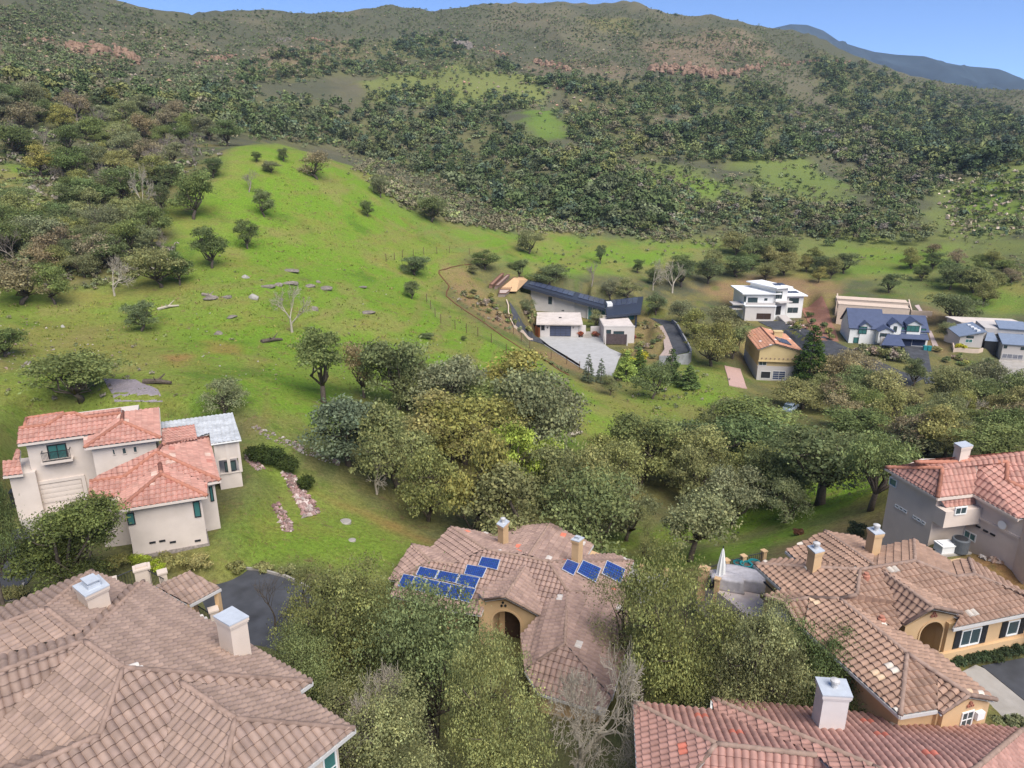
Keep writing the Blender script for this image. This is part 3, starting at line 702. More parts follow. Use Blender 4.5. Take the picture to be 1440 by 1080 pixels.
def groves():
    Z = [ # polygon of the foot spots, count, min spacing, height m, mix, label, group
     ([(0,150),(110,135),(230,165),(330,190),(320,215),(250,255),(190,290),(120,300),(40,240),(0,225)], 66, 14, 6.8, ['olive','oak','grey','grey','dark','yolive','baregrey','oak','baregrey','brown'], 'wood on the upper left slope below the orange cliff'),
     ([(0,300),(100,300),(210,315),(230,360),(140,390),(110,400),(0,370)], 40, 18, 5.6, ['olive','brown','grey','oak','baregrey','grey','dark'], 'thicket on the left slope between the wood and the bank'),
     ([(900,400),(960,385),(1060,350),(1150,375),(1200,385),(1180,400),(1030,392),(960,410)], 20, 15, 7, ['oak','dark','olive','yolive'], 'tree line behind the white flat-roofed house'),
     ([(1150,560),(1230,565),(1290,572),(1440,570),(1440,645),(1280,645),(1240,610),(1170,605)], 26, 26, 5.6, ['olive','oak','brown','grey','yolive','oak'], 'right valley wood below the navy roofed house'),
     ([(880,660),(960,640),(1060,640),(1180,660),(1080,720),(960,690),(900,700)], 13, 30, 6, ['oak','olive','grey','dark'], 'ravine wood between the forecourt and the lawn'),
     ([(1310,360),(1440,385),(1440,430),(1360,430),(1290,400),(1280,375)], 16, 18, 6, ['oak','brown','olive','dark'], 'scattered right side oaks above the grey house'),
     ([(590,340),(1010,352),(1010,372),(900,380),(720,362)], 0, 30, 5, ['oak'], 'meadow'),
     ([(560,560),(700,560),(860,640),(880,720),(760,720),(640,700),(560,640)], 14, 34, 8, ['oak','olive','yolive','grey'], 'middle grove behind the solar house'),
    ]
    for gi, (poly, n, md, hm, mix, where) in enumerate(Z):
        if not n: continue
        pts = scatter_px(poly, n, 100+gi, md); g3 = Gs(pts[:, 0], pts[:, 1]); rng = np.random.default_rng(gi)
        for i, g in enumerate(g3):
            if np.isnan(g).any(): continue
            k = mix[int(rng.integers(len(mix)))]; d = g[1]*CP-(g[2]-CAMZ)*SP
            hh = hm*(.65+.6*rng.random()); dep = math.atan2(CAMZ-g[2], g[1])
            ph = hh*FPX/d*max(math.cos(dep), .5); pw = hh*(.95+.4*rng.random())*FPX/d; ph += .25*pw*math.tan(max(dep, 0))
            nm = {'oak': 'green oak', 'dark': 'dark green oak', 'olive': 'olive oak', 'yolive': 'khaki oak', 'grey': 'grey-green oak', 'brown': 'brownish twiggy tree', 'baregrey': 'grey leafless tree'}[k]
            tree(0, 0, ph, pw, k, nm+' in the '+where, nm+'s in the '+where, at=g, cat='bare tree' if k == 'baregrey' else 'tree')
def stuff_clumps(name, spec, label, seed, nq, shape, tone=1.):
    """many far crowns or shrubs as one object: each its own little clump of leaf faces"""
    rng = np.random.default_rng(seed); Vs, Fs, Cs = [], [], []; off = 0
    for poly, n, hlo, hhi, pal, md in spec:
        pts = scatter_px(poly, n, int(rng.integers(1e6)), md); pts = pts+rng.normal(size=pts.shape)*[7, 3.2]; nz = fbm(pts[:, 0]/34, pts[:, 1]/13, 71, 3); pts = pts[(nz > -.18) | (rng.random(len(pts)) < .3) | (len(pts) < 12)]
        g = Gs(pts[:, 0], pts[:, 1]); g = g[~np.isnan(g[:, 0])]; m = len(g)
        if not m: continue
        h = hlo+(hhi-hlo)*rng.random(m)**1.7; w = h*shape[0]*(.8+.5*rng.random(m))
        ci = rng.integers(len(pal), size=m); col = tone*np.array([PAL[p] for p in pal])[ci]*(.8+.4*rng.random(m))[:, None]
        dist = np.linalg.norm(g-CAM, axis=1)
        q = nq
        k = m*q; own = np.repeat(np.arange(m), q)
        # lobes: three per crown
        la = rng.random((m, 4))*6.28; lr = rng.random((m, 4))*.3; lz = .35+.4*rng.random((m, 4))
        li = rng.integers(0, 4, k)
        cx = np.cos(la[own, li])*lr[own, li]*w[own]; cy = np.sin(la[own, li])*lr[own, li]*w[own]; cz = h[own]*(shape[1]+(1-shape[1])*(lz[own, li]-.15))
        d = rng.normal(size=(k, 3)); d /= np.linalg.norm(d, axis=1)[:, None]; d[:, 2] = np.where(d[:, 2] < -.2, -d[:, 2], d[:, 2])
        r = rng.random(k)**.4
        pos = np.c_[cx+d[:, 0]*r*w[own]*.32, cy+d[:, 1]*r*w[own]*.32, cz+d[:, 2]*r*h[own]*.3]+g[own]
        nor = d*.8+rng.normal(size=(k, 3))*.6+np.array([0, 0, .3]); nor /= np.linalg.norm(nor, axis=1)[:, None]
        a = np.cross(nor, rng.normal(size=(k, 3))); a /= np.linalg.norm(a, axis=1)[:, None]; b = np.cross(nor, a)
        s = (w[own]*.5*shape[2]*(.6+.8*rng.random(k)))[:, None]
        V = np.stack([pos-a*s, pos-b*s*.6, pos+a*s, pos+b*s*.6], 1).reshape(-1, 3)
        Vs.append(V); Fs.append(np.arange(4*k).reshape(k, 4)+off); off += 4*k
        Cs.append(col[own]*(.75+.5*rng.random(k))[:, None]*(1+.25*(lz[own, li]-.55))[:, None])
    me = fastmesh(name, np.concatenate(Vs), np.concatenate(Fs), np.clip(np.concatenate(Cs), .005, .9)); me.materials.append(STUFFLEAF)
    o = bpy.data.objects.new(name, me); COL.objects.link(o); set_props(o, label, None, None, 'stuff'); return o
STUFFLEAF = colmat('far foliage', .8, .1, .3, .05)
def wood_spec():
    D = ['dark','oak','blue','olive','oak','dark']; M = ['oak','olive','grey','brown','dark','yolive']; B = ['brown','twig','grey','olive']
    W = [
     ([(230,150),(330,120),(440,140),(560,160),(700,165),(740,190),(760,240),(900,262),(960,300),(900,330),(720,305),(560,235),(470,205),(330,195)], 620, 5, 9, D+['grey','grey'], 4),
     ([(330,90),(480,60),(620,48),(645,60),(630,80),(480,110),(350,120)], 150, 5, 8, D, 5),
     ([(540,65),(650,50),(660,80),(620,85),(540,85)], 60, 5, 9, ['dark','blue'], 5),
     ([(500,90),(690,85),(720,100),(600,108),(500,108)], 70, 4, 7, M, 5), ([(520,125),(740,140),(760,155),(620,160),(510,150)], 120, 5, 8, D, 5),
     ([(690,80),(760,110),(900,110),(1040,120),(1100,125),(1130,170),(1060,165),(900,160),(800,135),(720,110)], 300, 5, 9, D+['grey'], 4),
     ([(940,180),(1080,165),(1180,215),(1060,228),(950,225)], 170, 6, 10, D+['blue'], 4),
     ([(780,150),(900,160),(950,200),(940,230),(860,225),(800,190)], 150, 5, 9, M, 4),
     ([(1130,85),(1200,90),(1300,125),(1440,165),(1440,230),(1370,245),(1300,235),(1220,190),(1170,140)], 600, 6, 11, D+['blue','dark','olive'], 4),
     ([(1150,150),(1260,215),(1340,250),(1300,262),(1200,235),(1100,180)], 200, 4, 7, B+['grey','oak'], 4),
     ([(840,228),(900,240),(1000,285),(1060,280),(1180,290),(1250,280),(1290,300),(1260,325),(1100,325),(950,320),(850,300)], 240, 3, 6, B+M, 4),
     ([(1190,240),(1300,250),(1330,265),(1270,285),(1200,270)], 80, 3, 6, M, 4),
     ([(0,105),(130,110),(260,150),(330,160),(340,190),(230,165),(110,135),(0,150)], 190, 4, 8, M+['dark'], 5),
     ([(700,200),(870,220),(880,262),(760,240)], 80, 5, 8, M+['yolive'], 4),
     ([(1330,255),(1440,235),(1440,330),(1340,340)], 45, 2.5, 5, M+['brown'], 6), ([(1020,330),(1200,310),(1330,325),(1320,350),(1100,345)], 70, 3, 6, M, 6),
     ([(20,58),(480,25),(480,60),(40,90)], 40, 2.5, 5, D, 8), ([(860,20),(1100,70),(1060,85),(880,60)], 40, 3, 5, D, 8),
     ([(366,21),(384,21),(384,23),(366,23)], 5, 3, 6, ['dark'], 2), ([(905,18),(960,18),(960,20),(905,20)], 5, 3, 6, ['dark'], 3), ([(200,24),(330,24),(330,28),(200,28)], 8, 2, 4, ['dark'], 4), ([(686,11),(692,11),(692,14),(686,14)], 1, 6, 7, ['dark'], 1),
     ([(1080,36),(1100,40),(1090,42)], 2, 4, 5, ['dark'], 3)]
    return W
def far_woods():
    D = ['dark','oak','blue','olive','oak','dark']; M = ['oak','olive','grey','brown','dark','yolive']; B = ['brown','twig','grey','olive']
    W = wood_spec()
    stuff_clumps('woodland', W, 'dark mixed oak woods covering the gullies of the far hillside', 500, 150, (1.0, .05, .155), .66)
    c = ['brown','olive','grey','grey','oak']
    W2 = [(w_[0], int(w_[1]*7), 1.2, 3.6, ['oak','grey','olive','dark','brown','blue'], 0) for w_ in W[:15]]
    S = W2+[([(1000,22),(1110,42),(1195,92),(1150,120),(1050,100)], 2200, .6, 2.4, ['grey','olive','brown','oak'], 0), ([(820,10),(1000,22),(1050,100),(880,70)], 2500, .5, 2.0, ['grey','olive','brown'], 0), ([(1080,70),(1180,95),(1240,215),(1130,218),(1040,120)], 1500, .9, 2.8, ['grey','olive','oak','grey'], 0), ([(500,105),(760,100),(780,150),(540,150)], 260, 1, 3.5, ['oak','grey','dark','brown'], 0), ([(730,150),(860,190),(900,240),(1190,230),(1210,285),(1000,300),(850,290),(740,210)], 700, .8, 3.5, ['oak','grey','dark','brown','olive'], 0),
     ([(0,10),(110,-10),(260,35),(330,20),(600,8),(820,13),(1060,40),(1110,80),(1110,120),(760,100),(480,100),(330,120),(240,140),(0,105)], 26000, .5, 2.6, c+['grey','grey','grey','oak'], 0),
     ([(1080,60),(1300,115),(1440,118),(1440,170),(1300,120),(1180,90)], 1200, 1.2, 3, c, 0),
     ([(480,205),(560,235),(720,305),(880,320),(1010,340),(720,325),(640,315),(560,288),(500,240)], 2100, 1.2, 2.4, ['brown','brown','olive','brown','grey'], 0),
     ([(850,290),(1050,300),(1260,300),(1310,330),(1200,335),(1000,345),(850,325)], 1200, 1, 2.5, ['brown','grey','olive','grey'], 0),
     ([(1000,140),(1130,150),(1220,215),(1140,215),(1020,170)], 900, 1.2, 2.6, ['grey','olive','olive'], 0),
     ([(480,110),(760,140),(860,225),(1010,285),(1190,285),(960,230),(760,130)], 500, .8, 2, M, 0),
     ([(0,110),(330,200),(250,260),(0,400)], 1500, .9, 2.4, B+['olive','oak'], 0), ([(0,300),(210,310),(250,370),(150,410),(0,400)], 500, .8, 1.8, B, 0),
     ([(720,345),(960,350),(1050,345),(960,372),(850,385),(760,380)], 150, .4, 1.2, M, 0), ([(1180,345),(1440,365),(1440,420),(1250,400)], 150, .5, 1.5, M, 0),
     ([(1310,270),(1440,240),(1440,400),(1340,340)], 200, .5, 1.6, B+M, 0),
     ([(240,420),(420,215),(560,300),(640,330),(700,480),(800,540),(480,540),(300,560)], 110, .2, .6, ['brown','olive'], 0),
     ([(880,510),(1010,530),(1100,590),(960,600),(860,560)], 130, .4, 1.2, B+M, 0), ([(0,440),(230,470),(240,560),(0,570)], 60, .3, .8, B, 0),
     ([(640,410),(700,430),(720,470),(650,430)], 60, .4, 1, B, 0)]
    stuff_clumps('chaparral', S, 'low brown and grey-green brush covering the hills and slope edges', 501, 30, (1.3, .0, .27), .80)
def grass():
    """tufts on the near slopes and lawns"""
    rng = np.random.default_rng(77)
    Z = [([(240,420),(420,215),(560,300),(640,330),(700,480),(800,540),(840,600),(560,560),(420,540),(430,640),(340,610),(230,585),(0,580),(0,430)], 9000, [(.20,.25,.03), (.26,.24,.06), (.15,.21,.03), (.24,.18,.08), (.12,.15,.03)]),
         ([(350,690),(470,715),(600,780),(560,800),(330,790),(310,700)], 2500, [(.17,.22,.03), (.22,.20,.06), (.20,.15,.07)]),
         ([(860,770),(1070,740),(1240,690),(1240,650),(1000,740)], 1500, [(.14,.24,.02), (.18,.24,.03)]),
         ([(880,510),(1010,520),(1110,590),(1080,625),(850,575)], 1200, [(.19,.22,.04), (.26,.22,.1)])]
    V, C = [], []
    for poly, n, cols in Z:
        pts = scatter_px(poly, n, int(rng.integers(1e6))); g = Gs(pts[:, 0], pts[:, 1]); g = g[~np.isnan(g[:, 0])]
        for p in g:
            s = (.10+.32*rng.random()**3)*float(np.clip((p[1]-30)/90, .28, 1)); c = np.array(cols[int(rng.integers(len(cols)))])*(.7+.6*rng.random())
            for _ in range(5):
                a = rng.random()*6.28; d = np.array([math.cos(a), math.sin(a), 0])*s; o = p+np.array([rng.normal(), rng.normal(), 0])*s*.9; u = np.array([-d[1], d[0], 0])*.45; t = np.array([rng.normal()*.2*s, rng.normal()*.2*s, s*(.35+.5*rng.random())])
                V += [o-u*.5-[0,0,.05], o+u*.5-[0,0,.05], o+u*.3+t+d*.4, o-u*.3+t+d*.4]; C.append(c)
    me = fastmesh('grass_tufts', np.array(V), np.arange(len(V)).reshape(-1, 4), np.array(C)); me.materials.append(STUFFLEAF); o = bpy.data.objects.new('grass_tufts', me); COL.objects.link(o)
    set_props(o, 'tufts of green and dry grass on the slopes and lawns', None, None, 'stuff')
# ------------------------------------------------------------------ building kit
from mathutils.geometry import tessellate_polygon
TILE = colmat('roof tile', .82, .25, .16, 2.2)
CAPT = mottle('ridge tile', (.34,.235,.185), .3, 3, .85, .2)
CAPR = mottle('terracotta ridge tile', (.46,.20,.135), .2, 4, .85, .2)
CREAM = mottle('cream stucco', (.66,.55,.46), .05, 1.5, .9, .15, .15, 40, dirt=.08)
PINKST = mottle('pale pink stucco', (.70,.585,.50), .05, 1.5, .9, .15, .15, 40, dirt=.08)
LHST = mottle('warm white stucco', (.64,.555,.49), .05, 1.5, .9, .15, .15, 40, dirt=.1)
TANST = mottle('ochre stucco', (.62,.42,.235), .06, 1.5, .9, .15, .15, 40, dirt=.1)
WHITE = mottle('white paint', (.78,.77,.74), .04, 2, .6, .3)
GUT = mottle('gutter metal', (.55,.53,.51), .08, 2, .5, .4)
METAL = mottle('galvanised sheet', (.50,.53,.57), .12, 3, .5, .4)
DARK = mottle('dark bronze', (.025,.026,.03), .2, 3, .5, .4)
DOORW = mottle('dark timber', (.06,.032,.02), .3, 5, .6, .3)
GLASS, _n, _b = newmat('window glass', .06, .6); _b.inputs['Base Color'].default_value = (.045,.07,.075,1)
TEALG, _n, _b = newmat('green tinted glass', .08, .6); _b.inputs['Base Color'].default_value = (.05,.16,.15,1)
ASPH = mottle('asphalt', (.085,.088,.098), .28, .9, .92, .15, .3, 60, dirt=.2)
CONC = mottle('concrete', (.42,.385,.345), .14, 1.2, .9, .15, .2, 50, dirt=.2)
PALEC = mottle('pale concrete', (.44,.43,.415), .08, .5, .9, .15, .1, 40, dirt=.12)
def on(px, py, A, B, C):
    n = np.cross(B-A, C-A); r = ray(px, py); return CAM+r*(n@(A-CAM)/(n@r))
def unit(v): return np.asarray(v, float)/max(np.linalg.norm(v), 1e-9)
def _hash(i, j, s): return ((int(i)*73856093 ^ int(j)*19349663 ^ s*83492791) & 0xffff)/65535.0
class Roof:
    """barrel-tiled roof planes, cap rows and gutters of one house"""
    def __init__(s, pal, w=.33, c=.42, amp=.05, lift=.04, samples=6, seed=1, patches=()):
        s.pal, s.w, s.c, s.amp, s.lift, s.n, s.seed = pal, w, c, amp, lift, samples, seed
        s.v, s.f, s.cl = [], [], []; s.caps = MB(); s.gut = []; s.acc = patches; s.under = MB()
    def face(s, pts, u, flat=False):
        P3 = np.array(pts, float); m = len(P3); n = np.zeros(3)
        for i in range(m): n += np.cross(P3[i], P3[(i+1) % m])
        n = unit(n); n = n if n[2] > 0 else -n; o = P3.mean(0)
        u = unit(np.asarray(u, float)-n*(n@np.asarray(u, float))); v = np.cross(n, u)
        if v[2] > 0: v = -v; u = -u
        a2 = np.c_[(P3-o)@u, (P3-o)@v]; res = (P3-o)@n
        area = sum(a2[i][0]*a2[(i+1) % m][1]-a2[(i+1) % m][0]*a2[i][1] for i in range(m))
        if area < 0: a2 = a2[::-1]; res = res[::-1]
        tris = tessellate_polygon([[Vector((p[0], p[1], 0)) for p in a2]])
        conv = all(((a2[(i+1) % m]-a2[i])[0]*(a2[(i+2) % m]-a2[(i+1) % m])[1]-(a2[(i+1) % m]-a2[i])[1]*(a2[(i+2) % m]-a2[(i+1) % m])[0]) > -1e-6 for i in range(m))
        pieces = [a2] if conv else [a2[list(t)] for t in tris]
        ph = (o@u) % s.w
        lo, hi = a2.min(0)-.01, a2.max(0)+.01
        da = s.w/s.n; A = np.arange(math.floor(lo[0]/da), math.ceil(hi[0]/da)+1)*da
        k0, k1 = math.floor(lo[1]/s.c), math.ceil(hi[1]/s.c)
        rows = []
        for k in range(k0, k1): rows += [(k*s.c, 0, k), (k*s.c+s.c-.004, s.lift, k)]
        hA = s.amp*(1.9*np.abs(np.cos(np.pi*A/s.w))**.75-.95)
        out = []
        B = np.array([r[0] for r in rows]); Lh = np.array([r[1] for r in rows])
        for pc in pieces:
            if sum(pc[i][0]*pc[(i+1) % len(pc)][1]-pc[(i+1) % len(pc)][0]*pc[i][1] for i in range(len(pc))) < 0: pc = pc[::-1]
            AA, BB = np.meshgrid(A, B); ins = np.ones(AA.shape, bool); outs = []
            for i in range(len(pc)):
                e = pc[(i+1) % len(pc)]-pc[i]; sd = e[0]*(BB-pc[i][1])-e[1]*(AA-pc[i][0]); outs.append(sd < 0); ins &= sd >= 0
            allin = ins[:-1, :-1] & ins[1:, :-1] & ins[:-1, 1:] & ins[1:, 1:]
            sep = np.zeros(allin.shape, bool)
            for q in outs: sep |= q[:-1, :-1] & q[1:, :-1] & q[:-1, 1:] & q[1:, 1:]
            for r, c in zip(*np.nonzero(~sep)):
                quad = [(A[c], B[r], hA[c]+Lh[r]), (A[c+1], B[r], hA[c+1]+Lh[r]), (A[c+1], B[r+1], hA[c+1]+Lh[r+1]), (A[c], B[r+1], hA[c]+Lh[r+1])]
                if not allin[r, c]:
                    for i in range(len(pc)):
                        p, q = pc[i], pc[(i+1) % len(pc)]; e = q-p; nq = []
                        ds = [e[0]*(z[1]-p[1])-e[1]*(z[0]-p[0]) for z in quad]
                        for j in range(len(quad)):
                            a, b = quad[j], quad[(j+1) % len(quad)]; x, y = ds[j], ds[(j+1) % len(quad)]
                            if x >= 0: nq.append(a)
                            if (x >= 0) != (y >= 0):
                                t = x/(x-y); nq.append(tuple(a[z]+(b[z]-a[z])*t for z in range(3)))
                        quad = nq
                        if len(quad) < 3: break
                    if len(quad) < 3: continue
                ti = math.floor(A[c]/s.w+.5); tk = rows[r][2]; out.append((quad, ti, tk))
        base = len(s.v); flatv = np.array([z for q, _, _ in out for z in q])
        best = np.full(len(flatv), -1e9); rv = np.zeros(len(flatv))
        for t in tris:
            p, q, r_ = a2[t[0]], a2[t[1]], a2[t[2]]; dt = (q[0]-p[0])*(r_[1]-p[1])-(r_[0]-p[0])*(q[1]-p[1])
            if abs(dt) < 1e-9: continue
            l1 = ((flatv[:, 0]-p[0])*(r_[1]-p[1])-(r_[0]-p[0])*(flatv[:, 1]-p[1]))/dt; l2 = ((q[0]-p[0])*(flatv[:, 1]-p[1])-(flatv[:, 0]-p[0])*(q[1]-p[1]))/dt
            mn = np.minimum(np.minimum(l1, l2), 1-l1-l2); g = mn > best
            rv[g] = (res[t[0]]*(1-l1-l2)+res[t[1]]*l1+res[t[2]]*l2)[g]; best[g] = mn[g]
        W = o+flatv[:, :1]*u+flatv[:, 1:2]*v+(flatv[:, 2]+rv)[:, None]*n
        s.v += W.tolist(); i = base
        for q, ti, tk in out:
            s.f.append(list(range(i, i+len(q)))); i += len(q); s.cl.append(s.tilecol(ti, tk, len(s.acc)))
        s.seed += 1
        s.under.add([tuple(x-n*.16) for x in (P3[::-1] if area < 0 else P3)], [list(t) for t in tris])
    def tilecol(s, i, k, _):
        h = _hash(i, k, s.seed); h2 = _hash(i*7+3, k*5+1, s.seed+9); c = np.array(s.pal[0])*(.88+.24*h)
        if h2 < .3: c = c*.7+np.array(s.pal[1])*.3
        # replaced tiles come in pairs
        if len(s.pal) > 3:
            g = _hash(i//2, k, s.seed+77)
            if g < s.pal[3][0]: c = np.array(s.pal[2][0])*(.85+.3*h)
            elif g > 1-s.pal[3][1]: c = np.array(s.pal[2][1])*(.85+.3*h)
        return tuple(c)
    def cap(s, *pts, r=.112, step=.42):
        for p, q in zip(pts[:-1], pts[1:]):
            p, q = np.array(p, float), np.array(q, float); L_ = np.linalg.norm(q-p); n = max(1, int(L_/step)); d = (q-p)/L_; pp, rr = [], []
            for i in range(n):
                pp += [p+d*(L_*i/n), p+d*(L_*(i+1)/n-.015)]; rr += [r*.88, r*1.12]
            z = np.array([0, 0, .03]); s.caps.tube([x+z for x in pp], rr, 8)
    def gutter(s, *pts, h=.16, t=.1):
        g = MB(); s.gut.append(g)
        for p, q in zip(pts[:-1], pts[1:]):
            p, q = np.array(p, float), np.array(q, float); d = unit((q-p)*[1, 1, 0]); nn = np.array([-d[1], d[0], 0])*t*.5; dz = np.array([0, 0, .03]); hz = np.array([0, 0, h])
            vs = [p-nn-dz-hz, q-nn-dz-hz, q+nn-dz-hz, p+nn-dz-hz, p-nn-dz, q-nn-dz, q+nn-dz, p+nn-dz]
            g.add(vs, [[0,3,2,1],[4,5,6,7],[0,1,5,4],[1,2,6,5],[2,3,7,6],[3,0,4,7]])
    def build(s, parent, capmat=None, gutmat=None, name='roof'):
        r = obj(name, s.v, s.f, TILE, parent, cols=s.cl)
        if s.caps.v: s.caps.build('ridge_tiles', capmat or CAPT, r, smooth=True)
        for g in s.gut: g.build('gutter', gutmat or GUT, r)
        if s.under.v: s.under.build('soffit', GUT, r)
        return r
def inset(poly, t):
    p = [np.array(q[:2], float) for q in poly]; n = len(p)
    area = sum(p[i][0]*p[(i+1) % n][1]-p[(i+1) % n][0]*p[i][1] for i in range(n))
    if area < 0: p = p[::-1]
    ls = []
    for i in range(n):
        d = unit(p[(i+1) % n]-p[i]); nn = np.array([-d[1], d[0]]); ls.append((p[i]+nn*t, d))
    out = []
    for i in range(n):
        (a, d), (b, e) = ls[i-1], ls[i]; den = d[0]*e[1]-d[1]*e[0]
        out.append(b if abs(den) < 1e-6 else a+d*(((b-a)[0]*e[1]-(b-a)[1]*e[0])/den))
    return out
def vplane(px, py, p, q):
    """sight line through a photo spot met with the upright plane over the plan line p-q: (along, height, point)"""
    p, q = np.array(p[:2], float), np.array(q[:2], float); d = unit(q-p); n = np.array([d[1], -d[0]]); r = ray(px, py)
    t = (n@p)/(n@r[:2]); X = CAM+r*t; return float((X[:2]-p)@d), float(X[2]), X
def window(parent, p, q, tl, br, mull=1, fm=None, gm=None, fw=.07, name='window', proud=.05, label=None, rows=1, shutters=None):
    """a window in the wall p-q; tl and br are its opposite corners in the photo"""
    s0, z1, _ = vplane(*tl, p, q); s1, z0, _ = vplane(*br, p, q)
    return window_sz(parent, p, q, s0, s1, z0, z1, mull, fm, gm, fw, name, proud, label, rows, shutters)
def window_sz(parent, p, q, s0, s1, z0, z1, mull=1, fm=None, gm=None, fw=.07, name='window', proud=.05, label=None, rows=1, shutters=None):
    if s0 > s1: s0, s1 = s1, s0
    if z0 > z1: z0, z1 = z1, z0
    p = np.array(p[:2], float); d = unit(np.array(q[:2], float)-p); n = np.array([d[1], -d[0]])
    if n@(p-CAM[:2]) > 0: n = -n            # outward, on the side the photo was taken from
    def bx(mb, a0, a1, b0, b1, n0, n1):
        pts = [p+d*a0+n*n0, p+d*a1+n*n0, p+d*a1+n*n1, p+d*a0+n*n1]; mb.prism([tuple(x) for x in pts], b0, b1)
    f = MB(); bx(f, s0, s0+fw, z0, z1, -.05, proud); bx(f, s1-fw, s1, z0, z1, -.05, proud); bx(f, s0+fw, s1-fw, z1-fw, z1, -.05, proud-.003); bx(f, s0+fw, s1-fw, z0, z0+fw, -.05, proud+.02)
    for i in range(1, mull+1) if mull else ():
        if mull >= 1: c = s0+(s1-s0)*i/(mull+1); bx(f, c-fw*.35, c+fw*.35, z0+fw, z1-fw, -.05, proud-.01)
    for i in range(1, rows):
        c = z0+(z1-z0)*i/rows; bx(f, s0+fw, s1-fw, c-fw*.3, c+fw*.3, -.05, proud-.015)
    w = f.build(name, fm or WHITE, parent)
    if label: w['label'] = label
    g = MB(); bx(g, s0+fw*.8, s1-fw*.8, z0+fw*.8, z1-fw*.8, -.04, .012); g.build('pane', gm or GLASS, w)
    if shutters:
        for a in ((s0-.42, s0-.04), (s1+.04, s1+.42)):
            sh = MB(); bx(sh, *a, z0-.03, z1+.03, -.03, .05)
            for i in range(9):
                zz = z0+(z1-z0)*(i+.5)/9; bx(sh, a[0]+.05, a[1]-.05, zz-.03, zz+.03, .05, .062)
            sh.build('shutter', shutters, w)
    return w
def wallblock(parent, poly, z0, z1, mat, name='wall', ins=.45):
    p = inset(poly, ins) if ins else [np.array(q[:2], float) for q in poly]
    mb = MB(); mb.prism([tuple(x) for x in p], z0, z1); mb.build(name, mat, parent); return p
def chimney(parent, corners, ztop, zbot, body, capm, shrink=.86, vent='box', name='chimney', label=None):
    c = np.array([Pz(x, y, ztop) for x, y in corners]); m = c.mean(0); ins = m+(c-m)*shrink
    mb = MB(); mb.prism([tuple(x[:2]) for x in ins], zbot, ztop-.20)
    for k, (f, a, b) in enumerate(((.93, .30, .2), (.985, .2, .06))): mb.prism([tuple((m+(x-m)*f)[:2]) for x in c], ztop-a, ztop-b)
    b = mb.build(name, body, parent)
    if label: b['label'] = label
    cp = MB(); cp.prism([tuple(x[:2]) for x in c], ztop-.06, ztop); cp.build('chimney_cap', capm, b)
    u = unit(c[1]-c[0]); L_ = np.linalg.norm(c[1]-c[0])
    if vent == 'box':
        v = MB(); v.obox(m, u, .26*L_, .2*L_, ztop, ztop+.12*L_); v.obox(m, u, .2*L_, .15*L_, ztop+.12*L_, ztop+.22*L_); v.obox(m, u, .27*L_, .21*L_, ztop+.22*L_, ztop+.26*L_); v.build('flue_cover', METAL, b)
    elif vent == 'pipe':
        v = MB(); v.lathe((m[0], m[1], ztop), [(.13, 0), (.13, .25), (.2, .26), (.2, .36), (.05, .42)], 12); v.build('flue_cover', GUT, b)
    return b
def arch_wall(parent, p, q, outline, arch, depth=.35, mat=None, name='entry_wall', doorm=None):
    """wall p-q with a round-headed opening; outline [(s,z)...] from lower left over the top to lower right; arch (s centre, half width, spring z, sill z)"""
    p = np.array(p[:2], float); d = unit(np.array(q[:2], float)-p); n = np.array([d[1], -d[0]])
    if n@(p-CAM[:2]) > 0: n = -n
    sc, hw, zs, z0 = arch
    op = [(sc-hw, z0)]+[(sc-hw*math.cos(t), zs+hw*math.sin(t)) for t in np.linspace(0, math.pi, 15)]+[(sc+hw, z0)]
    out = list(outline)
    poly = out+op[::-1]                                              # one loop: down the right, under the arch, and back
    tr = tessellate_polygon([[Vector((a, b, 0)) for a, b in poly]])
    W = lambda a, b, k: (*(p+d*a+n*k), b)
    vs = [W(a, b, .03) for a, b in poly]+[W(a, b, -depth) for a, b in poly]; m = len(poly)
    fs = [list(t) for t in tr]+[[i+m for i in t][::-1] for t in tr]+[[i, (i+1) % m, (i+1) % m+m, i+m] for i in range(m)]
    o = obj(name, vs, fs, mat, parent)
    tr_ = MB()
    for (a, b), (a2, b2) in zip(op[:-1], op[1:]):
        da, db = a-sc, b-zs; k = 1.13
        f = lambda x, y: (sc+(x-sc)*k, (zs+(y-zs)*k) if y > zs else y)
        A, B = f(a, b), f(a2, b2); tr_.add([W(a, b, .03), W(a2, b2, .03), W(*B, .03), W(*A, .03), W(a, b, .08), W(a2, b2, .08), W(*B, .08), W(*A, .08)], [[4,5,6,7],[0,1,5,4],[2,3,7,6]])
    tr_.build('arch_trim', mat, o)
    dr = MB(); a0, a1 = sc-hw*.98, sc+hw*.98
    pts = [p+d*a0-n*1.6, p+d*a1-n*1.6, p+d*a1-n*1.7, p+d*a0-n*1.7]; dr.prism([tuple(x) for x in pts], z0-.1, zs+hw*1.05)
    for s in (-1, 1):
        e = sc+s*hw*1.02; pts = [p+d*e-n*.3, p+d*(e+s*.05)-n*.3, p+d*(e+s*.05)-n*1.65, p+d*e-n*1.65]; dr.prism([tuple(x) for x in pts], z0-.1, zs+hw)
    dr.build('porch_recess', doorm or mat, o)
    dd = MB(); pts = [p+d*(sc-.55)-n*1.52, p+d*(sc+.55)-n*1.52, p+d*(sc+.55)-n*1.6, p+d*(sc-.55)-n*1.6]; dd.prism([tuple(x) for x in pts], z0, z0+2.3); dd.build('front_door', DOORW, o)
    return o
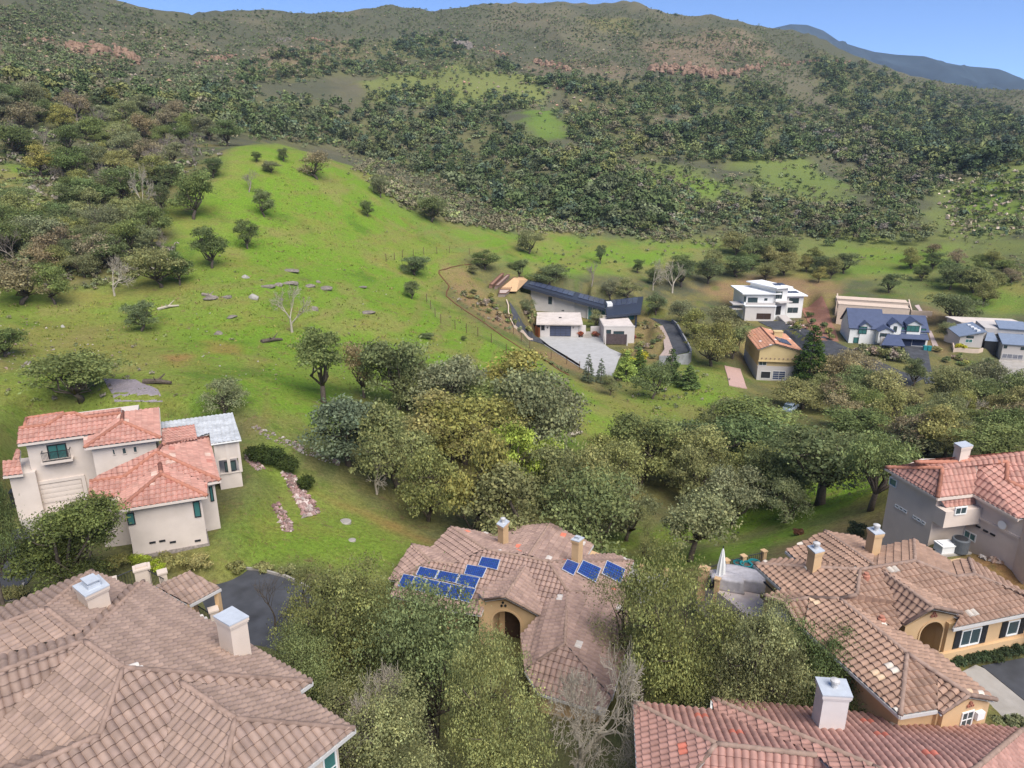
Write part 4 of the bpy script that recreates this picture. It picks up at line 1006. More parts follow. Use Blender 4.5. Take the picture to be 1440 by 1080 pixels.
def sheet(name, poly, mat, off=.06, step=1.2, kind_='structure', label=None, z=None, parent=None, thick=.25):
    """a surface laid on the ground (road, drive, terrace): outline in plan, following the land"""
    p = np.array([q[:2] for q in poly], float); lo, hi = p.min(0), p.max(0)
    bm = bmesh.new(); vs = [bm.verts.new((x, y, 0)) for x, y in p]; bm.faces.new(vs)
    bmesh.ops.triangulate(bm, faces=bm.faces[:])
    for ax in (0, 1):
        for t in np.arange(lo[ax]+step, hi[ax], step):
            co = [0, 0, 0]; co[ax] = t; no = [0, 0, 0]; no[ax] = 1
            bmesh.ops.bisect_plane(bm, geom=bm.verts[:]+bm.edges[:]+bm.faces[:], plane_co=co, plane_no=no)
    xy = np.array([v.co[:2] for v in bm.verts]); zz = (H(xy[:, 0], xy[:, 1])+off) if z is None else np.full(len(xy), z)
    bm.verts.ensure_lookup_table()
    for v, h in zip(bm.verts, zz): v.co.z = h
    bmesh.ops.recalc_face_normals(bm, faces=bm.faces[:])
    ed = [e for e in bm.edges if e.is_boundary]; r = bmesh.ops.extrude_edge_only(bm, edges=ed)
    for v in [g for g in r['geom'] if isinstance(g, bmesh.types.BMVert)]: v.co.z -= thick
    for f in bm.faces:
        if abs(f.normal.z) > .3 and f.normal.z < 0: f.normal_flip()
    me = bpy.data.meshes.new(name); bm.to_mesh(me); bm.free(); me.materials.append(mat)
    o = bpy.data.objects.new(name, me); COL.objects.link(o)
    if parent: 
        o.parent = parent; pw = parent_world(parent); me.transform(Matrix.Translation(-pw))
    if kind_ and not parent: o['kind'] = kind_
    if label: o['label'] = label
    return o
# ------------------------------------------------------------------ the near houses
BROWN = [(.30,.212,.168), (.26,.185,.16), [(.62,.56,.50), (.52,.27,.18)], (.010,.004)]
BROWN2 = [(.335,.215,.155), (.25,.155,.115), [(.60,.53,.45), (.50,.36,.24)], (.012,.004)]
MAUVE = [(.335,.228,.185), (.235,.155,.14), [(.60,.54,.49), (.56,.17,.11)], (.010,.006)]
ROSE = [(.385,.215,.175), (.32,.185,.155), [(.62,.52,.40), (.60,.19,.13)], (.004,.014)]
SALMON = [(.45,.235,.185), (.50,.30,.235), [(.60,.42,.34), (.38,.16,.12)], (.03,.02)]
def X2(a, b): return np.array([b[0]-a[0], b[1]-a[1], b[2]-a[2]])
def house_bl():
    ze, zr = 38.6, 41.2
    A = Pz(118.7,901.9,zr); C = Pz(173.2,940,zr); E2 = Pz(439.1,958.7,ze); E3 = Pz(418.9,973.2,ze); E1 = on(202.2,817.6,A,C,E2)
    F2 = (C, E2, E3); I = on(253,959.5,*F2); D = Pz(330.7,1011.3,I[2]); E4 = Pz(499.3,1025,ze); E5 = Pz(297,1190,ze); V5 = on(205,1150,*F2)
    J = on(140,1034.6,*F2); K = on(85.6,1059,*F2); Kl = J+(K-J)*3.2
    h = thing('tiled_house', 'nearest house at the lower left under a broad brown tiled roof with two white chimneys', 'house', (-16, 22, 34.5))
    r = Roof(BROWN, samples=8, seed=10, amp=.062, lift=.075)
    r.face([A, C, E2, E1], C-A)
    bot = on(150,1200,*F2); r.face([C, E2, E3, I, V5, bot, on(-60,1160,*F2), Kl, K, J], E3-E2)
    F6 = (A, C, J); W1 = on(53,924,*F6); W2 = on(18,997,*F6); W3 = on(-8,1040,*F6); W4 = on(0,1078,*F6)
    W3 = A+(W2-A)*1.55; r.face([A, C, J, on(40,1072,*F6), on(-12,1084,*F6), W3], C-A)
    B = A+(Pz(0,945,zr)-A)*1.6; F7 = (A, B, W2)
    r.face([J, K, Kl, on(-40,1095,*F6), on(40,1068,*F6)], K-J)
    r.face([A, B, on(-90,1030,*F7), W3], B-A)
    F8 = (A, B, E1); X1 = on(181.5,824.6,*F8); X2_ = on(111.5,892.6,*F8); X3 = on(10.4,920.6,*F8); X4 = on(-70,946,*F8)
    r.face([A, E1, X1, X2_, X3, X4, B], B-A)
    Y1 = on(64.3,855.7,X1,X2_,X1+(E1-E2)) if 0 else Pz(64.3,855.7,X2_[2]+.05); Y2 = Pz(129.6,802.6,ze)
    r.face([Y1, X2_, X1, Y2], X2_-Y1)
    Ya = Pz(46.7,858,Y1[2]); Yb = Pz(0,876.5,Y1[2]-.05); Yc = Ya+(Yb-Ya)*2.2
    G6 = (Y1, X2_, X3); r.face([Y1, X2_, X3, on(-60,945,*G6), Yc, Ya], X2_-Y1)
    r.face([Y2, Y1, Ya, Yc, Pz(-90,885,ze), Pz(0,855.7,ze)], Yc-Ya)
    r.face([I, D, E4, E3], D-I); r.face([I, D, E5, V5], D-I); r.face([D, E4, E5], E5-E4)
    r.cap(E1, A, C, E2); r.cap(A, B); r.cap(C, J, Kl); r.cap(I, D, E4); r.cap(D, E5); r.cap(Y2, Y1, X2_); r.cap(Y1, Yc)
    r.gutter(E1, E2, E3); r.gutter(E3, E4, E5); r.gutter(Y2, X1)
    r.build(h)
    w = [E1, E2, E3, E4, E5, Pz(100,1250,ze), Pz(-60,1100,ze), Pz(-90,885,ze), Y2, X1]
    p = wallblock(h, w, 30, ze-.1, CREAM, ins=.5)
    wp = wallblock  # noqa
    pe4 = np.array(E4[:2]); pe5 = np.array(E5[:2]); d = unit(pe5-pe4); n = np.array([d[1], -d[0]]); n = n if n@(pe4+pe5-2*np.array([-14, 24])) > 0 else -n
    a, b = pe4-n*.5, pe5-n*.5
    window(h, a, b, (452,1062), (476,1100), mull=0, gm=TEALG, rows=2)
    c1 = lambda x, y: (x/3.857, 800+y/3.857); c2 = lambda x, y: (240+x/3.857, 800+y/3.857)
    chimney(h, [c1(390,92), c1(460,150), c1(595,85), c1(535,28)], 40.75, 38.7, CREAM, METAL, vent='box', label='low wide chimney with a louvred flue cover')
    chimney(h, [c2(228,255), c2(318,308), c2(425,255), c2(333,200)], 40.9, 38.6, CREAM, METAL, vent=None, label='square chimney with a flat metal cap near the eave')
    # pavilion and terrace railing behind
    g = thing('pavilion', 'small open pavilion with brown tiled shed roof beside the turning circle', 'pavilion', Pz(266,850,33))
    r = Roof(BROWN, samples=6, seed=60, w=.3)
    a, b, c, d_ = Pz(266.7,803,37.2), Pz(310.5,826.9,36.3), Pz(266.3,850.5,36.3), Pz(218,824,37.2)
    r.face([a, b, c, d_], b-c); r.gutter(b, c); r.build(g)
    ctr = (a+b+c+d_)/4
    mb = MB()
    for q in (a, b, c, d_):
        e = ctr+(q-ctr)*.86; pm = MB(); pm.obox(e, b-a, .13, .13, 32.2, e[2]-.12); pm.obox(e, b-a, .2, .2, 32.2, 33.3); pm.build('post', TANST, g)
    bm_ = MB()
    for p_, q_ in ((b, c), (a, b), (c, d_)):
        e0, e1 = ctr+(p_-ctr)*.86, ctr+(q_-ctr)*.86; bm_.tube([e0-[0,0,.25], e1-[0,0,.25]], .09, 4)
    bm_.build('beam', DOORW, g)
    railing('terrace_railing', [Pz(154,815,36.0)-[0,0,1.1], Pz(190,800,36.0)-[0,0,1.1]], 1.1, 'slim metal railing left of the cream pillar behind the nearest house', pillars=False)
    railing('terrace_railing', [Pz(208,802,36.0)-[0,0,1.1], Pz(230,814,36.0)-[0,0,1.1]], 1.1, 'slim metal railing right of the cream pillar behind the nearest house', pillars=False)
    railing('terrace_railing', [Pz(275,850,34.9)-[0,0,1.1], Pz(300,866,34.9)-[0,0,1.1]], 1.1, 'dark railing under the shed-roofed pavilion', pillars=False)
    pl = MB(); q = Pz(199,799,36.1); pl.obox(q, (1,.6), .42, .3, 32, 36.1); pl.obox(q, (1,.6), .48, .36, 36.1, 36.2); pl.obox(q, (1,.6), .3, .2, 36.2, 36.32)
    set_props(pl.build('gate_pillar', CREAM, loc=q), 'stout cream pillar between the two railings behind the nearest house', 'pillar')
    for k, (x, y) in enumerate(((157,826), (228,815), (300,868))):
        t = MB(); q = Pz(x,y-10,36.1 if k < 2 else 35.2); t.obox(q, (1,.6), .22, .22, 32, q[2]); t.obox(q, (1,.6), .28, .28, q[2], q[2]+.1)
        set_props(t.build('railing_post', CREAM, loc=q), ['short cream post at the left end of the terrace railing', 'short cream post at the right end of the terrace railing', 'short cream post below the pavilion roof corner'][k], 'post')
def railing(name, pts, hgt, label, pillars=.15, pmat=None, group=None, dens=.16, mat=None):
    t = thing(name, label, 'railing', pts[0], group); mb = MB(); pl = []
    for p, q in zip(pts[:-1], pts[1:]):
        p, q = np.array(p), np.array(q); L_ = np.linalg.norm((q-p)[:2]); n = max(2, int(L_/dens))
        mb.tube([p+[0,0,hgt], q+[0,0,hgt]], .035, 4); mb.tube([p+[0,0,.12], q+[0,0,.12]], .025, 4)
        for i in range(n+1):
            e = p+(q-p)*i/n; mb.tube([e+[0,0,.05], e+[0,0,hgt]], .014, 4)
    mb.build('rail', mat or DARK, t)
    if pillars:
        for p in pts:
            m = MB(); m.obox(p, X2(pts[0], pts[-1]), pillars, pillars, p[2]-.6, p[2]+hgt+.08); m.obox(p, X2(pts[0], pts[-1]), pillars+.04, pillars+.04, p[2]+hgt+.08, p[2]+hgt+.16); m.build('pillar', pmat or TANST, t)
    return t
def house_left():
    ze = 39.0; h = thing('tiled_house', 'two-storey cream house with salmon red tiled roofs and a double garage at the left', 'house', (-32, 50, 33))
    r = Roof(SALMON, samples=4, seed=100, w=.36, c=.45, amp=.055, lift=.06)
    a, b = Pz(24.7,625,ze), Pz(117.5,612.5,ze); d = Pz(65.8,598.3,39.75); F1 = (a, b, d)
    c = on(26.7,602.5,*F1); e = on(90.8,582.5,*F1); f = on(105.8,581.3,*F1); g = on(119.2,587.5,*F1); hh = on(170.8,581.3,*F1)
    b2 = on(140,609.5,*F1); r.face([a, b, b2, hh, g, f, e, d, c], b-a)
    k1, k2, k3 = Pz(34.2,600,39.6), Pz(37.5,588.3,39.9), Pz(90,580.5,e[2]-.1); r.face([k1, k2, k3, e, d], b-a)
    k4 = Pz(170,573.5,hh[2]+.5); r.face([g, f, k4, hh], b-a)
    u = unit((b-a)*[1, 1, 0]); dn = np.array([-u[1], u[0], 0])
    r.face([a, c, k1, k2, a+dn*7-[0,0,.1]], dn)
    e1, e2 = Pz(118.3,630,38.8), Pz(226.2,616,38.8); ap = Pz(171.7,593.3,39.75); rb = Pz(223.6,573.2,38.8); rk = Pz(172.2,579.4,39.75)
    r.face([e1, e2, ap], e2-e1); r.face([e2, rb, rk, ap], rb-e2); r.face([e1, ap, rk, hh, b2, Pz(117.5,612.5,38.8)], rk-ap)
    z2 = 36.8
    p1, p2 = Pz(166.1,717.3,z2), Pz(291.4,697.5,z2); ap2 = Pz(226.8,666.9,37.8); q1 = Pz(291.4,679.2,z2); q2 = Pz(309.7,675.7,z2); q3 = Pz(293.4,614.6,z2)
    ap1 = Pz(220.1,635.8,38.4); q4 = Pz(227.2,626.2,38.4); vs = on(224.8,652.7,ap1,q1,q2); s1 = Pz(161.7,699.2,z2); s0 = Pz(124.2,705,z2); s2 = Pz(174.3,671,37.45); s3 = Pz(125.8,677.5,37.5)
    r.face([q2, q3, q4, ap1], q3-q2); r.face([ap1, q2, q1, vs], q2-q1); r.face([vs, ap2, p2, q1], ap2-vs); r.face([ap2, p2, p1], p2-p1); r.face([vs, ap2, p1, s1], ap2-vs)
    r.face([s0, s1, vs, ap1, s2, s3], s1-s0); r.face([ap1, s2, s3, Pz(138,668,37.9), Pz(221,630,38.7)], s2-s3)
    t1, t2, t3, t4 = Pz(227.2,603.8,38.3), Pz(273.1,597.7,37.6), Pz(277.5,618,37.4), Pz(227.2,627,38.3); r.face([t1, t2, t3, t4], t2-t1)
    w1, w2, w3, w4 = Pz(4,648,37.4), Pz(27.5,645.8,37.4), Pz(32.5,666.7,36.7), Pz(4,670,36.7); r.face([w1, w2, w3, w4], w3-w4)
    r.face([Pz(18,646,37.4), Pz(22,632,37.9), Pz(28,632,37.9), Pz(28,646,37.4)], w3-w4)
    r.cap(c, d, e, f, g, hh, r=.15); r.cap(e1, ap, e2, r=.15); r.cap(ap, rk, r=.15); r.cap(p1, ap2, p2, r=.15); r.cap(ap2, vs, r=.15); r.cap(ap1, q2, r=.15); r.cap(ap1, s2, s3, r=.15); r.cap(ap1, q4, q3, r=.13); r.cap(k1, k2, k3, r=.12)
    r.gutter(a, b); r.gutter(e1, e2); r.gutter(e2, rb); r.gutter(p1, p2); r.gutter(q1, q2, q3); r.gutter(s0, s1); r.gutter(w3, w4)
    r.build(h, CAPR, LHST)
    back = dn*7.0
    # patio roof of grey sheet tiles
    rg = Roof([(.47,.48,.485), (.44,.45,.46)], samples=4, seed=140, w=.34, c=.5, amp=.035, lift=.03)
    gq = [Pz(226.6,593.6,37.6), Pz(327,580.4,37.6), Pz(339.3,618,37.1), Pz(296.5,624.2,37.1), Pz(294.4,608.9,37.2), Pz(276.1,615,37.2), Pz(273.1,597.7,37.5), Pz(226.8,602.8,37.5)]
    rg.face(gq, gq[2]-gq[3]); rg.gutter(gq[2], gq[3], h=.1); ro = rg.build(h, gutmat=WHITE, name='patio_roof')
    A1 = wallblock(h, [a, b+u*4, b+u*4+back, a+back], 31, ze-.12, LHST, ins=.42)
    wallblock(h, [e1, e2, rb, e1+(rb-e2)], 31, 38.7, LHST, ins=.42)
    wf = wallblock(h, [p1, p2, p2+(q3-q2)*.5, p1+(q3-q2)*.5], 30, z2-.1, LHST, ins=.4)
    wq = wallblock(h, [q1-(q2-q1)*2.0, q2, q3, q3-(q2-q1)*2.0], 30, z2-.1, LHST, ins=.4)
    wallblock(h, [s0, s1+u*2, s1+u*2+dn*4, s0+dn*5.5], 31, z2-.1, LHST, ins=.4)
    wallblock(h, [w4, w3+u*1, w3+u*1+dn*4, w4+dn*4], 31, 36.6, LHST, ins=.3)
    # patio room
    g3, g4 = Pz(339.3,618,37.1), Pz(296.5,624.2,37.1); gd = unit((q3-q2)*[1, 1, 0])
    pr = inset([g4, g3, g3+gd*5.5, g4+gd*5.5], .3); mb = MB(); mb.prism([tuple(x) for x in pr], 31, 34.1); mb.build('patio_wall', LHST, h)
    ps = sorted(pr, key=lambda p: p[1])[:2]; ps = sorted(ps, key=lambda p: p[0]); pa, pb = ps
    mb = MB(); dd = unit(pb-pa); L_ = np.linalg.norm(pb-pa); nn = np.array([dd[1], -dd[0]])
    for i in range(22):
        c_ = pa+dd*(L_*(i+.5)/22)+nn*.02; mb.obox(c_, dd, .045, .03, 35.5, 36.95)
    for z in (34.1, 35.4, 36.9): mb.obox((pa+pb)/2+nn*.02, dd, L_/2, .06, z, z+.1)
    for s_ in (0, .5, 1): mb.obox(pa+dd*L_*s_, dd, .12, .12, 34.1, 37)
    mb.build('lattice_screen', LHST, h)
    back_ = MB(); back_.obox((pa+pb)/2-nn*3.5, dd, L_/2-.2, .1, 34.1, 37); back_.build('patio_back_wall', LHST, h)
    fs = sorted(A1, key=lambda p: p@dn[:2])[:2]; fa, fb = sorted(fs, key=lambda p: p[0])
    c3 = lambda x, y: (x/6, 560+y/6); c4 = lambda x, y: (160+x/4.909, 560+y/4.909)
    wn = window(h, fa, fb, c3(390,398), c3(582,505), mull=1, fm=DARK, gm=TEALG, fw=.09)
    s0_, z0_, _ = vplane(*c3(372,520), fa, fb); s1_, _, _ = vplane(*c3(608,490), fa, fb); fd = unit(fb-fa); fn = np.array([fd[1], -fd[0]])
    bal = MB(); m = fa+fd*(s0_+s1_)/2; bal.obox(m+fn*.3, fd, (s1_-s0_)/2+.12, .35, z0_-.2, z0_-.02); bal.build('balcony_ledge', LHST, h)
    rl = MB(); n = 22
    for i in range(n+1):
        e_ = fa+fd*(s0_+(s1_-s0_)*i/n)+fn*.55; rl.obox(e_, fd, .013, .013, z0_, z0_+.75)
    for zz in (z0_+.05, z0_+.75): rl.obox(m+fn*.55, fd, (s1_-s0_)/2, .025, zz-.02, zz+.03)
    for s_ in (s0_, s1_): rl.obox(fa+fd*s_+fn*.3, fd, .02, .28, z0_+.72, z0_+.78)
    rl.build('balcony_railing', DARK, h)
    # garage door
    s0_, zt, _ = vplane(*c3(165,755), fa, fb); s1_, _, _ = vplane(*c3(685,690), fa, fb); _, zb, _ = vplane(*c3(190,915), fa, fb)
    gdm = MB(); nrow = 4
    for i in range(nrow):
        za, zb_ = zb+(zt-zb)*i/nrow, zb+(zt-zb)*(i+1)/nrow-.03; gdm.obox(fa+fd*(s0_+s1_)/2+fn*.02, fd, (s1_-s0_)/2, .05, za, zb_)
        for j in range(8): gdm.obox(fa+fd*(s0_+(s1_-s0_)*(j+.5)/8)+fn*.06, fd, (s1_-s0_)/18, .025, za+.1, zb_-.1)
    gdm.build('garage_door', LHST, h)
    tr = MB(); tr.obox(fa+fd*(s0_+s1_)/2+fn*.04, fd, (s1_-s0_)/2+.3, .1, zt+.03, zt+.28)
    for s_ in (s0_-.18, s1_+.18): tr.obox(fa+fd*s_+fn*.04, fd, .13, .1, zb, zt+.03)
    tr.build('garage_trim', LHST, h)
    wfr = sorted(wf, key=lambda p: p[1])[:2]; ra, rb_ = sorted(wfr, key=lambda p: p[0])
    window(h, ra, rb_, c4(84,795), c4(153,868), mull=0, fm=DARK, gm=TEALG, fw=.06); window(h, ra, rb_, c4(543,715), c4(607,815), mull=0, fm=DARK, gm=TEALG, fw=.06)
    for x, y in ((268,995), (335,984), (408,992), (580,982)):
        s_, z_, _ = vplane(*c4(x, y), ra, rb_); v = MB(); vd = unit(rb_-ra); v.obox(ra+vd*s_+np.array([vd[1], -vd[0]])*.02, vd, .2, .03, z_-.07, z_+.07); v.build('foundation_vent', DARK, h)
    wq_ = sorted(wq, key=lambda p: p[1])[:2]; ra, rb_ = sorted(wq_, key=lambda p: p[0]); window(h, ra, rb_, c4(655,610), c4(695,708), mull=0, fm=DARK, gm=TEALG, fw=.06)
    w2 = inset([e1, e2, rb, e1+(rb-e2)], .42); ws = sorted(w2, key=lambda p: p[1])[:2]; ra, rb_ = sorted(ws, key=lambda p: p[0])
    for x0, y0, x1, y1 in ((-14,352,15,390), (53,342,92,383), (130,333,166,372)): window(h, ra, rb_, c4(x0,y0), c4(x1,y1), mull=0, fm=LHST, gm=GLASS, fw=.05)
    window(h, pa, pb, c4(760,440), c4(850,495), mull=1, fm=DARK, gm=GLASS, fw=.06)
    # stone footing
    st = MB(); st_ = inset([p1, p2, p2+(q3-q2)*.5, p1+(q3-q2)*.5], .3); st.prism([tuple(x) for x in st_], 30, float(H(*ra))*0+32.9); st.build('stone_footing', STONE, h)
STONE = mottle('rubble stone', (.36,.31,.28), .45, 6, .95, .1, .8, 14)
def house_center():
    ze, zr = 29.6, 31.8; h = thing('tiled_house', 'ochre house with mauve tiled roof carrying blue solar panels in the centre', 'house', (2, 46, 26.8))
    r = Roof(MAUVE, samples=6, seed=200, w=.36, c=.42, amp=.065, lift=.075)
    M1, M3 = Pz(682.2,772.5,zr), Pz(771,790.1,zr); ef1, ef2 = Pz(609.2,853.4,ze), Pz(642.6,859.6,ze); FM = (M1, M3, ef2)
    M2 = on(742.9,782.1,*FM); N1 = on(797.4,831.4,*FM); L2 = on(605.7,789.2,*FM); V1 = on(639.1,793.6,*FM); Q1 = on(556.4,816.5,*FM); G2 = on(738.5,796.2,*FM)
    e0 = on(548,838,*FM); e3 = on(705,873,*FM); wv = on(732,893,*FM); wv2 = on(769.2,845.5,*FM)
    r.face([M1, M3, N1, wv2, on(757,866,*FM), on(708,836,*FM), on(684,846,*FM), on(676,866,*FM), ef2, ef1, e0, Q1, L2, V1], M3-M1)
    L1 = Pz(578.9,765.4,L2[2]+.0); El = Pz(545.8,815.6,ze); r.face([L1, L2, Q1, El], L2-L1); Lr = Pz(605.7,770.7,30.0); r.face([L1, L2, V1, Lr], L2-L1)
    B1 = Pz(633.8,740.8,30.6); r.face([B1, M1, V1, Lr], M1-B1); Bm = Pz(693.6,751.4,30.0); r.face([B1, M1, M2, Bm], M1-B1)
    B2 = Pz(773.7,736,30.7); r.face([B2, M2, Bm, Pz(716.5,742.6,30.0)], M2-B2)
    br1, br2 = Pz(834.4,766.3,29.7), Pz(825.6,781,29.9); r.face([B2, M2, M3, Pz(806,786,30.4), br2, br1], M2-B2)
    R2 = Pz(890.7,789.2,ze); S = Pz(878.4,824.4,ze); FR = (M3, R2, S); N2 = on(825.6,834,*FR)
    r.face([M3, R2, S, N2, N1], S-R2)
    r.face([M3, R2, Pz(862,779,ze), br2, Pz(806,786,30.4)], R2-M3)
    T1 = Pz(794.3,905.8,N1[2]-.1); wl, wl2 = Pz(732.2,893.6,ze), Pz(738.3,943.5,ze); r.face([T1, N1, wv2, on(757,866,*FM), wl, wl2, Pz(755.6,930.3,ze+.6)], T1-N2)
    wr1, wr2 = Pz(884.9,899.7,ze), Pz(860.5,982,ze); r.face([T1, N1, N2, S, wr1, wr2], wr2-wr1)
    f1 = Pz(756.7,974,ze-.5); f2 = Pz(850,1003,ze-.5); r.face([T1, Pz(755.6,930.3,ze+.6), wl2, f1, f2, wr2], f2-f1)
    gz = G2[2]; ga = Pz(710.4,839.3,gz); gl, gl2 = Pz(681.3,843.7,gz-.75), Pz(670.8,833,gz-.75); gr = Pz(762.2,866.6,gz-1.3); gr2 = Pz(771,847,gz-1.3)
    lift = np.array([0, 0, .1])
    r.face([G2+lift, ga, gl, gl2], ga-G2); r.face([G2+lift, ga, gr, gr2], ga-G2)
    r.cap(L1, L2, V1, M1, M2, M3, r=.13) if 0 else None
    r.cap(L1, L2, Q1); r.cap(L2, V1, r=.1); r.cap(B1, M1, M3, R2); r.cap(B2, M2); r.cap(M3, N1, N2); r.cap(N1+[0,0,-.1], T1, Pz(755.6,930.3,ze+.6), r=.12); r.cap(G2, ga); r.cap(ga, gl, r=.09); r.cap(ga, gr, r=.09)
    r.gutter(R2, S, h=.14); r.gutter(ef1, ef2); r.gutter(wr1, wr2); r.gutter(br1, br2); r.gutter(wl2, f1); r.gutter(f1, f2)
    ro = r.build(h)
    _d = unit((gr-gl)*[1,1,0]); _n = np.array([-_d[1], _d[0], 0]); wallblock(h, [e0, ef2, ef2+_n*2.6, gr+_n*2.6, wl+_n*1.5, Pz(800,860,ze), S, R2, br1, B2, B1, L1, El], 25, ze-.1, TANST, ins=.5)
    wallblock(h, [wl, wl2, f1, f2, wr2, wr1], 25, ze-.6, TANST, ins=.4)
    ww = inset([wl, wl2, f1, f2, wr2, wr1], .4)
    ed = sorted([(ww[i], ww[(i+1) % 6]) for i in range(6)], key=lambda e: (e[0]+e[1])[1]); a, b = ed[0]
    # entry gable with arch
    gp, gq = np.array(gl[:2]), np.array(gr[:2]); 
    d = unit(gq-gp); n = np.array([d[1], -d[0]]); n = n if n@(gp-CAM[:2]) < 0 else -n; gp = gp-n*.35; gq = gq-n*.35
    sa, za, _ = vplane(710.4,843,gp,gq); sl_, zl, _ = vplane(690,846,gp,gq); sr, zr_, _ = vplane(757,868,gp,gq)
    c5 = lambda x, y: (530+x/5.683, 710+y/5.683)
    s_l, _, _ = vplane(*c5(925,900), gp, gq); s_r, _, _ = vplane(*c5(1150,960), gp, gq); _, zt, _ = vplane(*c5(1030,845), gp, gq)
    sc = (s_l+s_r)/2; hw = abs(s_r-s_l)/2
    arch_wall(h, gp, gq, [(sc-hw-1.0, 25.5), (sc-hw-1.0, zl-.1), (sa, za-.1), (sc+hw+1.4, zr_-.1), (sc+hw+1.4, 25.5)], (sc, hw, zt-hw, 26.6), mat=TANST)
    for k, (x, y) in enumerate(((1010,775), (1030,800), (1000,800))):
        s_, z_, _ = vplane(*c5(x, y), gp, gq); v = MB(); v.lathe((0, 0, 0), [(.09, 0), (.09, .06)], 10)
        pos = gp+d*s_+n*.06; vv = [(pos[0]+d[0]*x_+n[0]*z__, pos[1]+d[1]*x_+n[1]*z__, z_+y_) for x_, y_, z__ in v.v]; obj('clay_vent', vv, v.f, DARK, h)
    window(h, np.array(wl2[:2])+0, np.array(f1[:2]), (733,992), (747,1013), mull=1, rows=2)
    c6 = lambda x, y: (720+x/5.683, 710+y/5.683)
    chimney(h, [c5(955,150), c5(1010,180), c5(1062,130), c5(1005,95)], 32.9, 30, TANST, METAL, vent='pipe', shrink=.8, label='ochre chimney behind the left roofs with a pipe flue')
    chimney(h, [c6(468,275), c6(535,295), c6(580,260), c6(515,240)], 33.0, 29.8, TANST, METAL, vent='box', shrink=.8, label='ochre chimney on the right roof ridge with a boxed flue')
    # solar panels
    def panel(c, nx, ny, parent, pl):
        P_ = [on(*q, *pl)+np.array([0, 0, .16]) for q in c]; n = unit(np.cross(P_[1]-P_[0], P_[3]-P_[0])); n = n if n[2] > 0 else -n
        f = MB(); t = n*.05; ctr = sum(P_)/4; ins = [ctr+(q-ctr)*.955 for q in P_]
        f.add([*P_, *[q+t for q in P_], *[q+t for q in ins]], [[0,3,2,1],[0,1,5,4],[1,2,6,5],[2,3,7,6],[3,0,4,7],[4,5,9,8],[5,6,10,9],[6,7,11,10],[7,4,8,11]])
        o = f.build('solar_panel', PFRAME, parent)
        g = MB(); lat = lambda i, j: (ins[0]*(1-i)+ins[1]*i)*(1-j)+(ins[3]*(1-i)+ins[2]*i)*j
        g.add([q+t*.8 for q in ins], [[0,1,2,3]], (.016,.019,.06))
        for i in range(nx):
            for j in range(ny):
                e = .07; qs = [lat((i+a)/nx, (j+b)/ny)+t*.88 for a, b in ((e, e), (1-e, e), (1-e, 1-e), (e, 1-e))]
                g.add(qs, [[0,1,2,3]], (.022+.012*random.random(), .06+.02*random.random(), .22+.07*random.random()))
        g.build('solar_cells', PCELL, o, cols=True)
    pn = lambda *p: [c5(x, y) for x, y in p]
    A_ = [(345,508), (500,540), (655,572), (668,570)]
    for q in (((345,508),(497,541),(463,607),(313,577)), ((503,541),(657,570),(630,640),(468,610)), ((667,570),(825,600),(787,685),(632,643)), ((722,492),(882,520),(845,600),(697,568)), ((838,430),(988,455),(962,537),(808,500))):
        panel(pn(*q), 10, 6, h, FM)
    for i in range(6):
        lx = lambda t, A, B: (A[0]+(B[0]-A[0])*t, A[1]+(B[1]-A[1])*t)
        T0, T1_, B0, B1_ = (212,567), (795,690), (165,665), (745,800)
        a0, a1 = i/6+.004, (i+1)/6-.004
        panel(pn(lx(a0, T0, T1_), lx(a1, T0, T1_), lx(a1, B0, B1_), lx(a0, B0, B1_)), 6, 10, h, FM)
    pm = lambda *p: [c6(x, y) for x, y in p]
    for q in (((440,450),(535,487),(490,582),(395,530)), ((565,458),(712,522),(668,637),(515,555)), ((757,460),(905,530),(868,645),(715,565))):
        panel(pm(*q), 9, 6, h, FR)
    railing('patio_railing', [Pz(866,788,28.6)-[0,0,1.1], Pz(885,792,28.6)-[0,0,1.1], Pz(903,797,28.5)-[0,0,1.1], Pz(937,803,28.5)-[0,0,1.1]], 1.1, 'railing with ochre pillars along the patio of the solar panel house', mat=mottle('green grey rail', (.16,.2,.12), .1))
    pt = sheet('patio', [Pz(885,800,27.9), Pz(940,812,27.9), Pz(938,838,27.9), Pz(900,850,27.9), Pz(878,825,27.9)], PALEC, z=28.0, thick=1.4); pt['label'] = 'pale stone patio right of the solar panel house'
PFRAME = mottle('panel frame', (.62,.64,.68), .05, 2, .4, .5)
PCELL = colmat('solar cells', .18, .6, .1, 3)
